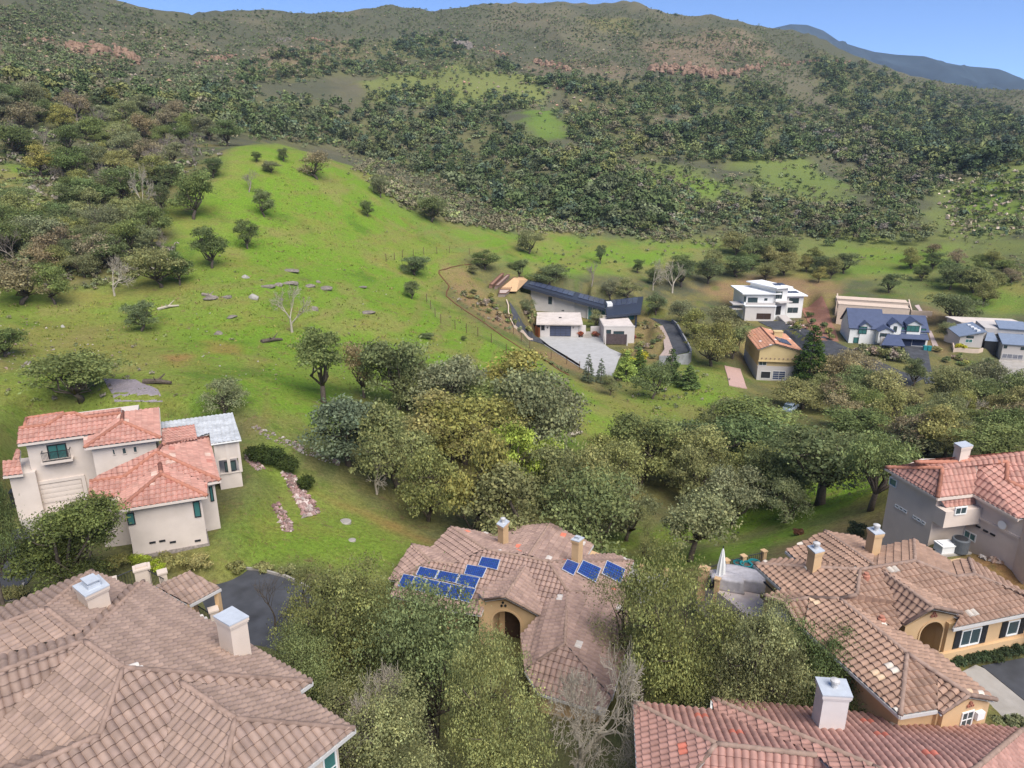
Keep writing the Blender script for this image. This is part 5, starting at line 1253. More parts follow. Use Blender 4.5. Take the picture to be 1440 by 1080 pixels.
def house_right():
    ze, zr = 36.3, 38.0; h = thing('tiled_house', 'ochre house with dark brown tiled roof, arched entry and bay window at the right', 'house', (20, 34, 33.4))
    r = Roof(BROWN2, samples=6, seed=300, w=.34, c=.40, amp=.064, lift=.075)
    f1, f2 = Pz(1340.4,883.5,ze), Pz(1440,863.1,ze); P0 = Pz(1209.2,801.7,zr); FP = (P0, f1, f2)
    P1 = on(1286.7,789.1,*FP); P2 = on(1344.1,811.3,*FP); P3 = on(1370.9,808.5,*FP); P4 = on(1470,850,*FP); f3 = on(1480,855,*FP)
    r1 = lambda x, y: (1040+x/6, 720+y/6); r2 = lambda x, y: (1220+x/5.4, 740+y/5.4); r3 = lambda x, y: (1200+x/4.696, 850+y/4.696)
    Q1 = Pz(1060,793.3,ze); Qe = Pz(1101.7,830.8,ze); QF = (P0, Q1, Qe); S1 = on(1205,836.7,*QF); V1 = on(1181,842.5,*QF); Qv = on(1130,838,*QF)
    g0 = on(1241.3,803.9,*FP)
    r.face([P0, P1, P2, P3, P4, f3, f2, f1, on(1349,868,*FP), on(1318,858,*FP), on(1275,872,*FP), on(1262,887,*FP), V1, S1], f2-f1)
    r.face([Q1, P0, S1, V1, Qv, Qe], Qe-Q1)
    u0 = Pz(1095,785.8,ze); r.face([Q1, P0, on(1190,797,Q1,P0,u0), on(1120,787.5,Q1,P0,u0), u0], u0-Q1 if 0 else P0-Q1)
    U1 = Pz(*r1(720,160),37.0); U2 = Pz(*r1(1125,445),38.0); ue = Pz(*r1(390,325),ze); r.face([U1, U2, P0, on(1190,797,Q1,P0,u0), Pz(*r1(480,405),ze), ue], U2-U1)
    uA, uB = Pz(*r1(1140,310),36.9), Pz(*r1(1010,215),36.7); r.face([U1, U2, uA, uB], U2-U1)
    bt = Pz(1284.8,758.5,37.4); r.face([bt, P1, Pz(1228.3,798,37.9), Pz(1231,771.5,36.9)], P1-bt)
    r.face([bt, P1, P2, Pz(1337,790,36.9)], P1-bt)
    b3 = Pz(1362.6,785.4,37.0); r.face([b3, P3, P2, Pz(1338.5,790,36.8)], P3-b3); r.face([b3, P3, P4, Pz(1470,850,36.6), Pz(1440,832.6,36.5), Pz(1366,788,36.9)], P4-P3)
    ga = Pz(1312.6,853.9,g0[2]); gl, gl2 = Pz(1270,878.9,g0[2]-1.25), Pz(1237.6,849.3,g0[2]-1.25); gr, gr2 = Pz(1352.4,862.2,g0[2]-1.0), Pz(1326,841,g0[2]-1.0); lf = np.array([0, 0, .1])
    r.face([g0+lf, ga, gl, gl2], ga-g0); r.face([g0+lf, ga, gr, gr2], ga-g0)
    zv = V1[2]; V2 = Pz(1275.6,919.2,zv); V3 = Pz(1364,977.8,zv-.35); lb = Pz(1266,1006.5,ze); le = Pz(1130.8,884.2,ze); vb = Pz(1138.5,841,zv-.25)
    r.face([V1, V2, lb, le, vb], V2-V1)
    le3 = Pz(1401.2,984.2,ze-.2); le4 = Pz(*r3(560,320),ze-.2); r.face([V1, V2, V3, le3, le4, Pz(1262,886,ze+.1)], V2-V1)
    fv = Pz(1318.2,998,ze); ft = Pz(1318.2,946,zv-.25); r.face([V2, lb, fv, ft], fv-lb); fg = Pz(1323.5,1004.4,ze-.1); r.face([ft, V3, fg, fv], V3-ft)
    r.face([V2, ft, V3], V2-V1)
    ba = Pz(1102.5,846.7,zv-.35); bl, bl2 = Pz(1073.3,837.5,ze+.1), Pz(1103,829.5,ze+.2); r.face([ba, vb, Qv, bl2, bl], vb-ba); brr = Pz(1129,885.5,ze-.2); r.face([ba, vb, le, brr], vb-ba)
    r.cap(Q1, P0, P1, P2, P3, P4); r.cap(P0, S1, V1, V2, V3); r.cap(V1, vb, ba); r.cap(V2, lb); r.cap(U1, U2); r.cap(bt, P1); r.cap(b3, P3); r.cap(g0, ga); r.cap(ga, gl, r=.09); r.cap(ga, gr, r=.1); r.cap(bl, ba, brr, r=.11); r.cap(V3, fg, r=.08); r.cap(V3, le3, r=.1)
    r.gutter(f1, f2, f3); r.gutter(Q1, Qe); r.gutter(ue, Pz(*r1(480,405),ze)); r.gutter(le, lb, fv)
    r.build(h)
    y = unit((f2-f1)*[1, 1, 0]); dn = np.array([-y[1], y[0], 0])
    wf = wallblock(h, [f1-y*.2, f3, f3+dn*6, f1-y*.2+dn*6], 32, ze-.1, TANST, ins=.45)
    wl = wallblock(h, [Q1, Qe, V1, P0, on(1120,787.5,Q1,P0,u0)], 32, ze-.1, TANST, ins=.5)
    wallblock(h, [ue, Pz(*r1(480,405),ze), U2, uA, uB, U1], 31, ze-.1, TANST, ins=.5)
    wallblock(h, [bt, P1, P3, b3], 31.5, 36.2, TANST, ins=.4); wallblock(h, [b3, P3, P4, Pz(1470,850,36.6)], 31.5, 36.2, TANST, ins=.3)
    wallblock(h, [le, lb, fv, fg, le3, le4, V1, vb], 31, ze-.15, TANST, ins=.45)
    # plinth course under the front windows
    a, b = np.array((f1-y*.2)[:2]), np.array(f3[:2]); n = -dn[:2]; a = a-n*.45; b = b-n*.45
    for t in (((690,790),(838,895)),):
        window(h, a, b, r2(718,792), r2(838,885), mull=1, shutters=DARK)
    window(h, a, b, r2(1070,722), r2(1130,815), mull=0, shutters=DARK)
    pb = MB(); s_, z_, _ = vplane(*r2(700,925), a, b); pb.obox((a+b)/2+n*.05, b-a, np.linalg.norm(b-a)/2, .1, 31.5, z_-.05); pb.build('plinth', TANST, h)
    # entry
    gp, gq = np.array(gl[:2]), np.array(gr[:2]); d = unit(gq-gp); nn = np.array([d[1], -d[0]]); nn = nn if nn@(gp-CAM[:2]) < 0 else -nn; gp, gq = gp-nn*.35, gq-nn*.35
    sL, _, _ = vplane(*r2(388,840), gp, gq); sR, _, _ = vplane(*r2(562,800), gp, gq); _, zt, _ = vplane(*r2(488,722), gp, gq); sa, za, _ = vplane(*r2(500,640), gp, gq)
    s0, zl, _ = vplane(*r2(272,765), gp, gq); s1, zr_, _ = vplane(*r2(705,680), gp, gq); sc, hw = (sL+sR)/2, abs(sR-sL)/2
    arch_wall(h, gp, gq, [(s0+.1, 32), (s0+.1, zl), (sa, za-.05), (s1-.1, zr_), (s1-.1, 32)], (sc, hw, zt-hw, 33.5), mat=TANST)
    trefoil(h, gp, d, nn, *vplane(*r2(500,668), gp, gq)[:2])
    # garage gable front
    p, q = np.array(fg[:2]), np.array(le3[:2]); dd = unit(q-p); n3 = np.array([dd[1], -dd[0]]); n3 = n3 if n3@(p-CAM[:2]) < 0 else -n3; p, q = p-n3*.25, q-n3*.25
    sa, za, _ = vplane(*r3(770,612), p, q); s0, z0, _ = vplane(*r3(592,730), p, q); s1, z1, _ = vplane(*r3(930,640), p, q)
    vs = []; mbx = MB()
    for k in (.02, -.2): vs += [(*(p+dd*s_+n3*k), z_) for s_, z_ in ((s0, 32), (s0, z0), (sa, za-.08), (s1-.3, z1), (s1-.3, 32))]
    mbx.add(vs, [[0,1,2,3,4], [9,8,7,6,5]]+[[i, (i+1) % 5, (i+1) % 5+5, i+5] for i in range(5)]); mbx.build('gable_wall', TANST, h)
    p_ = p+n3*.02; q_ = q+n3*.02
    window(h, p_, q_, r3(718,715), r3(772,800), mull=1, rows=2); trefoil(h, p, dd, n3, *vplane(*r3(768,655), p, q)[:2])
    s_, z_, _ = vplane(*r3(817,718), p, q); sb = MB(); sb.obox(p+dd*s_+n3*.1, dd, .22, .12, z_-.2, z_+.2); sb.build('meter_box', WHITE, h)
    # bay window
    p, q = np.array(bl[:2]), np.array(brr[:2]); dd = unit(q-p); n4 = np.array([dd[1], -dd[0]]); n4 = n4 if n4@(p-CAM[:2]) < 0 else -n4; p, q = p-n4*.3, q-n4*.3
    sa, za, _ = vplane(1101,848,p,q); sA, zA, _ = vplane(1076,842,p,q); sB, zB, _ = vplane(1127.5,886,p,q)
    mbx = MB(); vs = []
    for k in (.0, -.25): vs += [(*(p+dd*s_+n4*k), z_) for s_, z_ in ((sA, 31), (sA, zA-.05), (sa, za-.1), (sB, zB-.05), (sB, 31))]
    mbx.add(vs, [[0,1,2,3,4], [9,8,7,6,5]]+[[i, (i+1) % 5, (i+1) % 5+5, i+5] for i in range(5)]); mbx.build('gable_wall', TANST, h)
    s0, zt0, _ = vplane(*r1(255,850), p, q); s1, zt1, _ = vplane(*r1(455,970), p, q); zt = (zt0+zt1)/2+.15; ns = 6; W_ = s1-s0; dep = .75
    pts = [(s0+W_*i/ns, dep*math.sin(math.pi*i/ns)**.7) for i in range(ns+1)]
    bw = MB(); gl_ = MB(); rf = MB(); X = lambda s_, o, z_: (*(p+dd*s_+n4*o), z_)
    for (a0, o0), (a1, o1) in zip(pts[:-1], pts[1:]):
        gl_.add([X(a0, o0, zt-2.0), X(a1, o1, zt-2.0), X(a1, o1, zt), X(a0, o0, zt)], [[0,1,2,3]])
        bw.tube([X(a0, o0+.02, zt-2.0), X(a0, o0+.02, zt)], .06, 4); bw.tube([X(a0, o0+.02, zt-.03), X(a1, o1+.02, zt-.03)], .05, 4); bw.tube([X(a0, o0+.02, zt-2.0), X(a1, o1+.02, zt-2.0)], .06, 4)
        rf.add([X(a0, o0*1.25+.05, zt+.02), X(a1, o1*1.25+.05, zt+.02), X(s0+W_*.5+(a1-s0-W_/2)*.75, .02, zt+.75), X(s0+W_*.5+(a0-s0-W_/2)*.75, .02, zt+.75)], [[0,1,2,3]])
    b_ = bw.build('bay_window', WHITE, h); gl_.build('pane', GLASS, b_); rf.build('bay_roof', SLATE, b_)
    # patio door recess
    wp = inset([Q1, Qe, V1, P0, on(1120,787.5,Q1,P0,u0)], .5); e = min([(wp[i], wp[(i+1) % 5]) for i in range(5)], key=lambda e_: (e_[0]+e_[1])[0]+ .2*(e_[0]+e_[1])[1])
    window(h, e[0], e[1], r1(205,590), r1(320,690), mull=1, fm=DARK, name='patio_door')
    chimney(h, [r1(570,283), r1(640,347), r1(722,325), r1(650,270)], 38.6, 36.2, TANST, METAL, vent='pipe', shrink=.82, label='left ochre chimney of the bay window house')
    chimney(h, [r1(1073,130), r1(1145,188), r1(1230,178), r1(1160,118)], 38.9, 36.4, TANST, METAL, vent='pipe', shrink=.82, label='right ochre chimney close to the pink house wall')
    for x, y in ((1065,560), (1195,925)):
        pl = on(*r1(x, y), *((P0, f1, f2) if x < 1100 else (V1, V2, le4))); v = MB(); v.lathe(pl-[0, 0, .1], [(.2, 0), (.2, .3), (.13, .34), (.13, .45)], 10); v.build('roof_vent', CAPR, h)
SLATE = mottle('grey slate sheet', (.12,.13,.14), .2, 3, .6, .3)
def trefoil(h, p, d, n, s, z):
    m = MB()
    for a, b in ((0, .1), (-.11, -.06), (.11, -.06)):
        v = MB(); v.lathe((0, 0, 0), [(.085, 0), (.085, .07), (.05, .07), (.05, .02)], 10); c = p+d*(s+a)+n*.03
        m.add([(c[0]+d[0]*x+n[0]*q, c[1]+d[1]*x+n[1]*q, z+b+y) for x, y, q in v.v], v.f)
    m.build('clay_vent', CAPR, h)
def house_br():
    h = thing('tiled_house', 'bottom right house showing only its rose brown tiled roof and white chimney', 'house', (14, 24, 32))
    ze = 34.6; c = lambda x, y: (880+x/4, 930+y/4)
    r = Roof(ROSE, samples=8, seed=400, w=.32, c=.42, amp=.06, lift=.065)
    a = Pz(*c(45,230),ze); b = Pz(*c(480,272),ze); a2 = Pz(*c(485,208),ze); k = Pz(1007.5,1046.3,36.4); m = Pz(1148.8,1062.5,36.4); b2 = Pz(*c(500,290),ze)
    Lf = (a, k, Pz(896,1100,ze)); r.face([a, k, on(975,1085,*Lf), on(955,1150,*Lf), Pz(900,1150,ze)], X2(Pz(896,1100,ze), a))
    r.face([a, b, m, k], m-k)
    n = Pz(1227.5,1077.5,37.0); ST = (a2, n, m); r.face([a2, b2, m, on(1190,1100,*ST), on(1260,1100,*ST), n], X2(Pz(1003,1000,ze), a2))
    e = Pz(1438.5,1025.7,ze); o = Pz(1381,1073.6,36.8); r.face([a2, e, o, Pz(1350,1098,37.0), Pz(1270,1098,37.0), n], e-a2)
    r.face([e, o, Pz(1350,1098,37.0), Pz(1400,1180,36), Pz(1480,1110,ze)], X2(e, Pz(1480,1110,ze)))
    r.face([k, m, Pz(1195,1100,35.6), Pz(1160,1170,ze), Pz(955,1150,ze), Pz(975,1085,35.6)], m-k)
    r.cap(a, k, m); r.cap(k, Pz(975,1085,35.6), Pz(950,1115,34.9)); r.cap(a2, n, Pz(1270,1098,37.0)); r.cap(e, o, Pz(1350,1098,37.0))
    r.gutter(Pz(900,1150,ze), a, b, a2, e); r.build(h, CAPT, WHITE)
    wallblock(h, [a, b, a2, e, Pz(1480,1110,ze), Pz(1400,1300,ze), Pz(900,1250,ze)], 29, ze-.1, PINKST, ins=.4)
    chimney(h, [c(1065,85), c(1108,190), c(1280,200), c(1240,98)], 37.7, 34.6, mottle('white stucco', (.66,.60,.57), .05, 2, .9), METAL, vent='pipe', shrink=.86)
def house_pink():
    ze = 37.7; h = thing('tiled_house', 'tall pale pink house with salmon red tiled roof at the right edge', 'house', (32, 46, 33))
    q = lambda x, y: (1220+x/6, 610+y/6)
    r = Roof(SALMON, samples=4, seed=500, w=.36, c=.45, amp=.055, lift=.06)
    t1, t2 = Pz(*q(150,285),ze), Pz(*q(590,540),ze); k = Pz(*q(630,292),39.3); r.face([t1, t2, k], t2-t1)
    v0 = Pz(*q(930,270),39.3); e1 = Pz(*q(890,507),ze); r.face([k, v0, e1, t2], e1-t2)
    k3, k4 = Pz(*q(1180,240),39.7), Pz(*q(1170,395),38.9); e2 = Pz(*q(1275,720),ze-.2)
    r.face([v0, k3, k4, Pz(*q(1320,462),38.6), Pz(*q(1400,700),37.6), e2, e1], e2-e1)
    r.face([k3, k4, Pz(*q(1320,462),38.6), Pz(*q(1480,520),38.3), Pz(*q(1480,240),39.9)], X2(k3, Pz(*q(1480,240),39.9)))
    r.face([Pz(*q(400,243),39.0), Pz(*q(380,228),39.3), Pz(*q(1480,130),40.6), Pz(*q(1480,240),39.8), k3, v0, Pz(*q(640,292),39.2), t1], k3-v0)
    b1, b2, b3, b4 = Pz(*q(600,550),37.5), Pz(*q(890,515),37.5), Pz(*q(975,585),36.9), Pz(*q(660,620),36.9); r.face([b1, b2, b3, b4], b3-b4)
    r.cap(t1, k, r=.14); r.cap(k, t2, r=.14); r.cap(Pz(*q(400,240),39.2), k3, r=.14); r.cap(k3, k4, Pz(*q(1320,462),38.6), r=.14)
    r.gutter(t1, t2); r.gutter(t2, e1, h=.2); r.gutter(e1, e2); r.gutter(b4, b3)
    r.build(h, CAPR, PINKST)
    w = inset([t1, t2, e1, e2, Pz(1470,760,ze), Pz(1480,640,ze), Pz(1290,640,ze)], .4)
    mb = MB(); mb.prism([tuple(x) for x in w], 29, ze-.12); mb.build('wall', PINKST, h)
    edges = [(w[i], w[(i+1) % len(w)]) for i in range(len(w))]
    near = lambda P_, Q_: min(edges, key=lambda e: min(np.linalg.norm(e[0]-P_[:2])+np.linalg.norm(e[1]-Q_[:2]), np.linalg.norm(e[1]-P_[:2])+np.linalg.norm(e[0]-Q_[:2])))
    lp, lq = near(t1, t2); fp, fq = near(t2, e1); rp, rq = near(e1, e2)
    window(h, lp, lq, q(192,360), q(242,460), mull=0, gm=TEALG)
    for x, y in ((250,612), (285,632), (318,652), (400,705), (435,727), (472,750)): window(h, lp, lq, q(x-14,y-22), q(x+14,y+22), mull=0, fw=.06)
    # overhanging bay
    u = unit(fq-fp) if (fq-fp)[0] > 0 else unit(fp-fq); P_ = fp if fp[0] < fq[0] else fq; nb = np.array([u[1], -u[0]]); L_ = np.linalg.norm(fq-fp)
    sA, zA, XA = vplane(*q(612,795), P_-nb*-.9, P_-nb*-.9+u); bay = MB(); bay.prism([tuple(P_-u*.02), tuple(P_+nb*.95-u*.02), tuple(P_+nb*.95+u*(L_+.6)), tuple(P_+u*(L_+.6))], zA, 36.85); bay.build('bay_wall', PINKST, h)
    window(h, P_+nb*.95, P_+nb*.95+u, q(742,622), q(828,675), mull=1)
    window(h, rp, rq, q(822,802), q(908,918), mull=1, gm=TEALG)
    bd = MB(); rd = unit(rq-rp); rn = np.array([rd[1], -rd[0]]); rn = rn if rn@(rp-CAM[:2]) < 0 else -rn
    s_, z_, _ = vplane(*q(1050,760), rp, rq); bd.obox((rp+rq)/2+rn*.04, rd, np.linalg.norm(rq-rp)/2, .06, z_-.08, z_+.08); bd.build('band', PINKST, h)
    for x, y in ((935,782), (998,820), (1058,850)):
        s_, z_, _ = vplane(*q(x, y), rp, rq); v = MB(); v.obox(rp+rd*s_+rn*.03, rd, .17, .04, z_-.06, z_+.06); v.build('wall_vent', DARK, h)
    s_, z_, _ = vplane(*q(1157,765), rp, rq); v = MB(); v.lathe((0,0,0), [(.05,.0),(.28,.06),(.3,.1)], 14); c = rp+rd*s_+rn*.15
    obj('dish_antenna', [(c[0]+rd[0]*x+rn[0]*zz, c[1]+rd[1]*x+rn[1]*zz, z_+y) for x, y, zz in v.v], v.f, WHITE, h)
    chimney(h, [q(728,75), q(795,115), q(895,97), q(825,58)], 40.65, 39.0, PINKST, METAL, vent=None, shrink=.84)
    # machines on the slab
    z = 34.05; sl_ = sheet('equipment_slab', [Pz(*q(560,985),z), Pz(*q(690,930),z), Pz(*q(880,1000),z), Pz(*q(620,1030),z)], CONC, z=z, thick=.6, label='concrete slab below the pink house wall')
    g = MB(); c = Pz(*q(768,990),z); g.lathe(c, [(.52,0),(.55,.05),(.55,.95),(.5,1.0)], 20); ac = thing('heat_pump', 'dark round heat pump unit on the slab beside the pink house', 'air conditioner', c)
    g.build('casing', SLATE, ac); g2 = MB(); g2.lathe(c+[0,0,1.0], [(.42,0),(.4,.03),(.1,.05)], 16); g2.build('fan_grille', DARK, ac)
    for i in range(10):
        pass
    g = MB(); c = Pz(*q(650,985),z); g.obox(c, (1,.15), .55, .4, z, z+.5); g.obox(c, (1,.15), .6, .45, z+.5, z+.58); g.obox(c, (1,.15), .45, .3, z+.58, z+.64)
    set_props(g.build('utility_cabinet', WHITE, loc=c), 'white low utility cabinet left of the round heat pump', 'cabinet')
# ------------------------------------------------------------------ houses in the middle distance
NAVY = mottle('navy slate roof', (.075,.095,.165), .16, 1.2, .7, .3, .4, 6); DNAVY = mottle('navy door', (.018,.03,.075), .1, 2, .5, .4)
BLKROOF = mottle('dark standing seam', (.035,.042,.062), .12, 2, .5, .4); OFFW = mottle('off-white stucco', (.62,.57,.53), .05, .6, .9, .1, dirt=.06)
FLATR = mottle('pale roof membrane', (.66,.58,.52), .06, .4, .9, .1, dirt=.14); WOODO = mottle('orange cedar', (.40,.13,.045), .25, 3, .6, .3); WOODG = mottle('weathered dark boards', (.115,.085,.085), .3, 2, .8, .2)
ORROOF = colmat('orange tile', .85, .2, .12, 3); YST = mottle('yellow ochre stucco', (.60,.46,.24), .05, .6, .9, .1, dirt=.08); GST = mottle('grey beige stucco', (.52,.48,.45), .05, .6, .9, .1); BEIGE = mottle('beige block wall', (.66,.52,.41), .1, 1.5, .9, .1, .3, 8)
GREYROOF = mottle('blue grey roof', (.20,.245,.33), .12, 1.5, .7, .2)
def blk(h, Lp, Rp, z0, ytop, depth, mat, name='wall', roof=None, over=.35, th=.28, zb=None, z1=None):
    p, q = Pz(*Lp, z0), Pz(*Rp, z0); d = unit((q-p)[:2]); n = np.array([-d[1], d[0]]); n = n if n[1] > 0 else -n
    if z1 is None: _, z1, _ = vplane(Lp[0], ytop, p, q)
    mb = MB(); mb.prism([tuple(p[:2]), tuple(q[:2]), tuple(q[:2]+n*depth), tuple(p[:2]+n*depth)], zb if zb is not None else z0-2, z1); w_ = mb.build(name, mat, h)
    if roof:
        o = over; r = MB(); r.prism([tuple(p[:2]-d*o-n*o), tuple(q[:2]+d*o-n*o), tuple(q[:2]+d*o+n*(depth+o)), tuple(p[:2]-d*o+n*(depth+o))], z1+.002, z1+th); r.build('flat_roof', roof, h)
    return p, q, z1, d, n
def slab(h, name, pts, th, mat, cols=None):
    """a thick roof plane from its corners"""
    n = np.cross(pts[1]-pts[0], pts[2]-pts[0]); n = unit(n if n[2] > 0 else -n); m = len(pts)
    vs = [*pts, *[p-n*th for p in pts]]; return obj(name, vs, [list(range(m)), list(range(m, 2*m))[::-1]]+[[i, i+m, (i+1) % m+m, (i+1) % m] for i in range(m)], mat, h)
def panel_strip(h, c, nx, ny, cells=True):
    c = [np.array(q) for q in c]; lat = lambda i, j: (c[0]*(1-i)+c[1]*i)*(1-j)+(c[3]*(1-i)+c[2]*i)*j
    n = unit(np.cross(c[1]-c[0], c[3]-c[0])); n = n if n[2] > 0 else -n
    for i in range(nx):
        for j in range(ny):
            e = .03; q = [lat((i+a)/nx, (j+b)/ny) for a, b in ((e,e),(1-e,e),(1-e,1-e),(e,1-e))]; slab(h, 'solar_panel', [x+n*.16 for x in q], .05, MPANEL)
MPANEL = mottle('dark solar glass', (.07,.085,.14), .15, .8, .25, .5)
def gable(h, Lp, Rp, z0, yE, yA, depth, wall, roof, over=.35, name='gable_wall', rn='roof', pq=None):
    p, q = pq if pq is not None else (Pz(*Lp, z0), Pz(*Rp, z0)); p = np.array(p); q = np.array(q); d = unit((q-p)[:2]); n = np.array([-d[1], d[0]]); n = n if n[1] > 0 else -n
    _, ze, _ = vplane(Lp[0], yE, p, q); m = (p+q)/2; xm, _, _ = proj((m[0], m[1], ze)); _, za, _ = vplane(xm, yA, p, q)
    V = lambda xy, z: np.array([xy[0], xy[1], z]); a, b = p[:2], q[:2]; c = (a+b)/2
    vs = [V(a, z0-1), V(b, z0-1), V(b, ze), V(c, za), V(a, ze)]; bk = [v+np.array([*(n*depth), 0]) for v in vs]
    obj(name, vs+bk, [[0,1,2,3,4], [9,8,7,6,5]]+[[i, (i+1) % 5, (i+1) % 5+5, i+5] for i in range(5)], wall, h)
    f = -n*over; W2 = np.linalg.norm(b-a)/2; sl = (za-ze)/W2; e = over
    A0, A1 = V(c+f, za+.22), V(c+n*depth, za+.22); L0, L1 = V(a-d*e+f, ze-sl*e+.22), V(a-d*e+n*depth, ze-sl*e+.22); R0, R1 = V(b+d*e+f, ze-sl*e+.22), V(b+d*e+n*depth, ze-sl*e+.22)
    slab(h, rn, [A0, A1, L1, L0], .2, roof); slab(h, rn, [A0, R0, R1, A1], .2, roof); return p, q, ze, za, d, n
def house_modern():
    h = thing('modern_house', 'modern house with a dark butterfly roof of solar panels above a pale forecourt', 'house', Pz(810,470,15.7))
    c = lambda x, y: (720+x/7.2, 380+y/7.2)
    A1, A2, B1, B2 = P(*c(105,150),195), P(*c(165,95),202), P(*c(940,385),190), P(*c(965,300),201)
    slab(h, 'left_roof', [A1, B1, B2, A2], .75, BLKROOF)
    R1, R2, R3 = P(*c(1330,265),201), P(*c(1300,430),182), P(*c(960,465),180)
    slab(h, 'right_roof', [B1+[0.15,0,.02], R3, R2, R1, B2+[.15,0,.02]], .5, BLKROOF)
    lat = lambda A, B, C, D, i, j: (A*(1-i)+B*i)*(1-j)+(D*(1-i)+C*i)*j
    f = lambda i, j: lat(A1, B1, B2, A2, i, j); panel_strip(h, [f(.05,.30), f(.60,.30), f(.60,.92), f(.05,.92)], 8, 1); panel_strip(h, [f(.66,.30), f(.97,.30), f(.97,.92), f(.66,.92)], 5, 1)
    g = lambda i, j: lat(R3, R2, R1, B2, i, j); panel_strip(h, [g(.1,.55), g(.86,.55), g(.86,.95), g(.1,.95)], 5, 1)
    vt = MB(); q = g(.06, .62); vt.obox(q, (1,0), .7, 1.6, q[2]-.2, q[2]+.8); vt.build('roof_vent', WHITE, h)
    # walls below the long roof
    V = lambda q, dz: q-np.array([0, 0, dz])
    ins = np.array([.35, 1.3, 0]); wa, wb = A1+ins+[2.0,0,0], B1+ins*[-1,1,0]; back = unit((A2-A1)*[1,1,0])*6
    for i in range(3):
        t0, t1 = (0, .33, .62, .8)[i], (0, .33, .62, .8)[i+1]; p, q = wa+(wb-wa)*t0, wa+(wb-wa)*t1; off = np.array([0, .35*i, 0])
        vs = [p+off, q+off, q+off+back, p+off+back]; top = [v-[0,0,.85] for v in vs]; bot = [np.array([v[0], v[1], 15.5]) for v in vs]
        obj('wall', bot+top, [[0,3,2,1],[4,5,6,7],[0,1,5,4],[1,2,6,5],[2,3,7,6],[3,0,4,7]], OFFW, h)
    p, q = wa+(wb-wa)*.8, wb+[2,0.6,0]; vs = [p, q, q+back, p+back]; top = [v-[0,0,.8] for v in vs]; bot = [np.array([v[0], v[1], 15.5]) for v in vs]
    obj('glass_wall', bot+top, [[0,3,2,1],[4,5,6,7],[0,1,5,4],[1,2,6,5],[2,3,7,6],[3,0,4,7]], TEALG, h)
    for i in range(6):
        e = p+(q-p)*i/5; m = MB(); m.obox(e-[0,.06,0], q-p, .07, .07, 15.5, e[2]-.8); m.build('mullion', WHITE, h)
    s0, z0, _ = vplane(*c(368,270), wa, wb); window(h, wa, wb, c(368,268), c(405,345), mull=0, fm=DARK, name='side_door')
    # garage block
    gp, gq, gz, gd, gn = blk(h, c(285,672), c(672,676), 15.8, c(0,545)[1], 11.5, OFFW, roof=FLATR, over=1.0, th=.35)
    pr = MB(); pr.obox(((gp+gq)/2)[:2]+gn*5.5, gd, np.linalg.norm((gq-gp)[:2])/2+.2, 5.3, gz+.35, gz+.42); pr.build('roof_membrane', FLATR, h)
    for x, y in ((515,412), (488,483)):
        q = Pz(*c(x, y), gz+.42); m = MB(); m.obox(q, gd, .35, .3, gz+.42, gz+.6); m.build('skylight', DARK, h)
    w_ = window(h, gp, gq, c(385,563), c(596,668), mull=3, fm=DARK, gm=MPANEL, fw=.09, name='garage_door', rows=4)
    window(h, gp, gq, c(296,540), c(330,608), mull=0, fm=DARK, gm=DARK); 
    for x in (360, 620):
        s_, z_, _ = vplane(*c(x, 580), gp, gq); m = MB(); m.obox(gp[:2]+gd*s_-gn*.08, gd, .08, .1, z_-.2, z_+.2); m.build('wall_lamp', DARK, h)
    wd = blk(h, c(232,655), c(272,678), 15.8, c(0,560)[1], .15, WOODO, name='cedar_gate', zb=15.2)
    # courtyard wall pieces and steps
    blk(h, c(676,670), c(745,668), 15.8, c(0,560)[1], .3, OFFW, name='courtyard_wall', zb=15.2); blk(h, c(795,655), c(885,652), 15.8, c(0,570)[1], .3, OFFW, name='courtyard_wall', zb=15.2)
    st = MB(); p, q = Pz(*c(735,680),15.8), Pz(*c(790,680),15.8)
    for i in range(6): st.obox(((p+q)/2)[:2]+np.array([0, .45*i]), (1,0), 1.1, .6, 15.4, 15.85+.16*i)
    st.build('entry_steps', CONC, h)
    # right block
    rp, rq, rz, rd, rn = blk(h, c(925,735), c(1235,735), 15.8, c(0,575)[1], 12, OFFW, roof=None); ro = MB(); ro.obox(((rp+rq)/2)[:2]+rn*6, rd, np.linalg.norm((rq-rp)[:2])/2-.15, 5.8, rz, rz+.06); ro.build('roof_membrane', FLATR, h)
    pa = MB()
    for s_, n_, hx, hy in ((0, .1, 1, .12), (0, 11.9, 1, .12)): pa.obox(((rp+rq)/2)[:2]+rn*n_, rd, np.linalg.norm((rq-rp)[:2])/2+.05, .15, rz, rz+.3)
    pa.build('parapet', OFFW, h)
    window(h, rp, rq, c(955,603), c(1002,642), mull=0, fm=DARK); window(h, rp, rq, c(1028,617), c(1135,650), mull=1, fm=DARK)
    up = MB(); ctr = (R2+R3)/2; p, q = R3+[1.0,1.6,0], R2+[-2.2,1.6,0]; vs = [p, q, q+[0,10,0], p+[0,10,0]]; up.prism([tuple(v[:2]) for v in vs], rz-.5, min(R2[2], R3[2])-.45); up.build('upper_wall', OFFW, h)
    window(h, p, q, c(1175,450), c(1238,498), mull=0, fm=DARK, gm=TEALG); m = MB(); e = R2+[-.9,.9,0]; m.obox(e, (1,0), .25, .25, 15.5, e[2]-.3); m.build('column', BLKROOF, h)
    fe = thing('board_fence', 'dark board screen standing in front of the right block of the modern house', 'fence', Pz(*c(1050,760),15.8))
    p, q = Pz(*c(945,752),15.8), Pz(*c(1165,760),15.8); d = unit((q-p)[:2])
    for i in range(7):
        m = MB(); m.obox(((p+q)/2)[:2], d, np.linalg.norm((q-p)[:2])/2, .06, 16.0+.36*i, 16.33+.36*i); m.build('board', WOODG, fe)
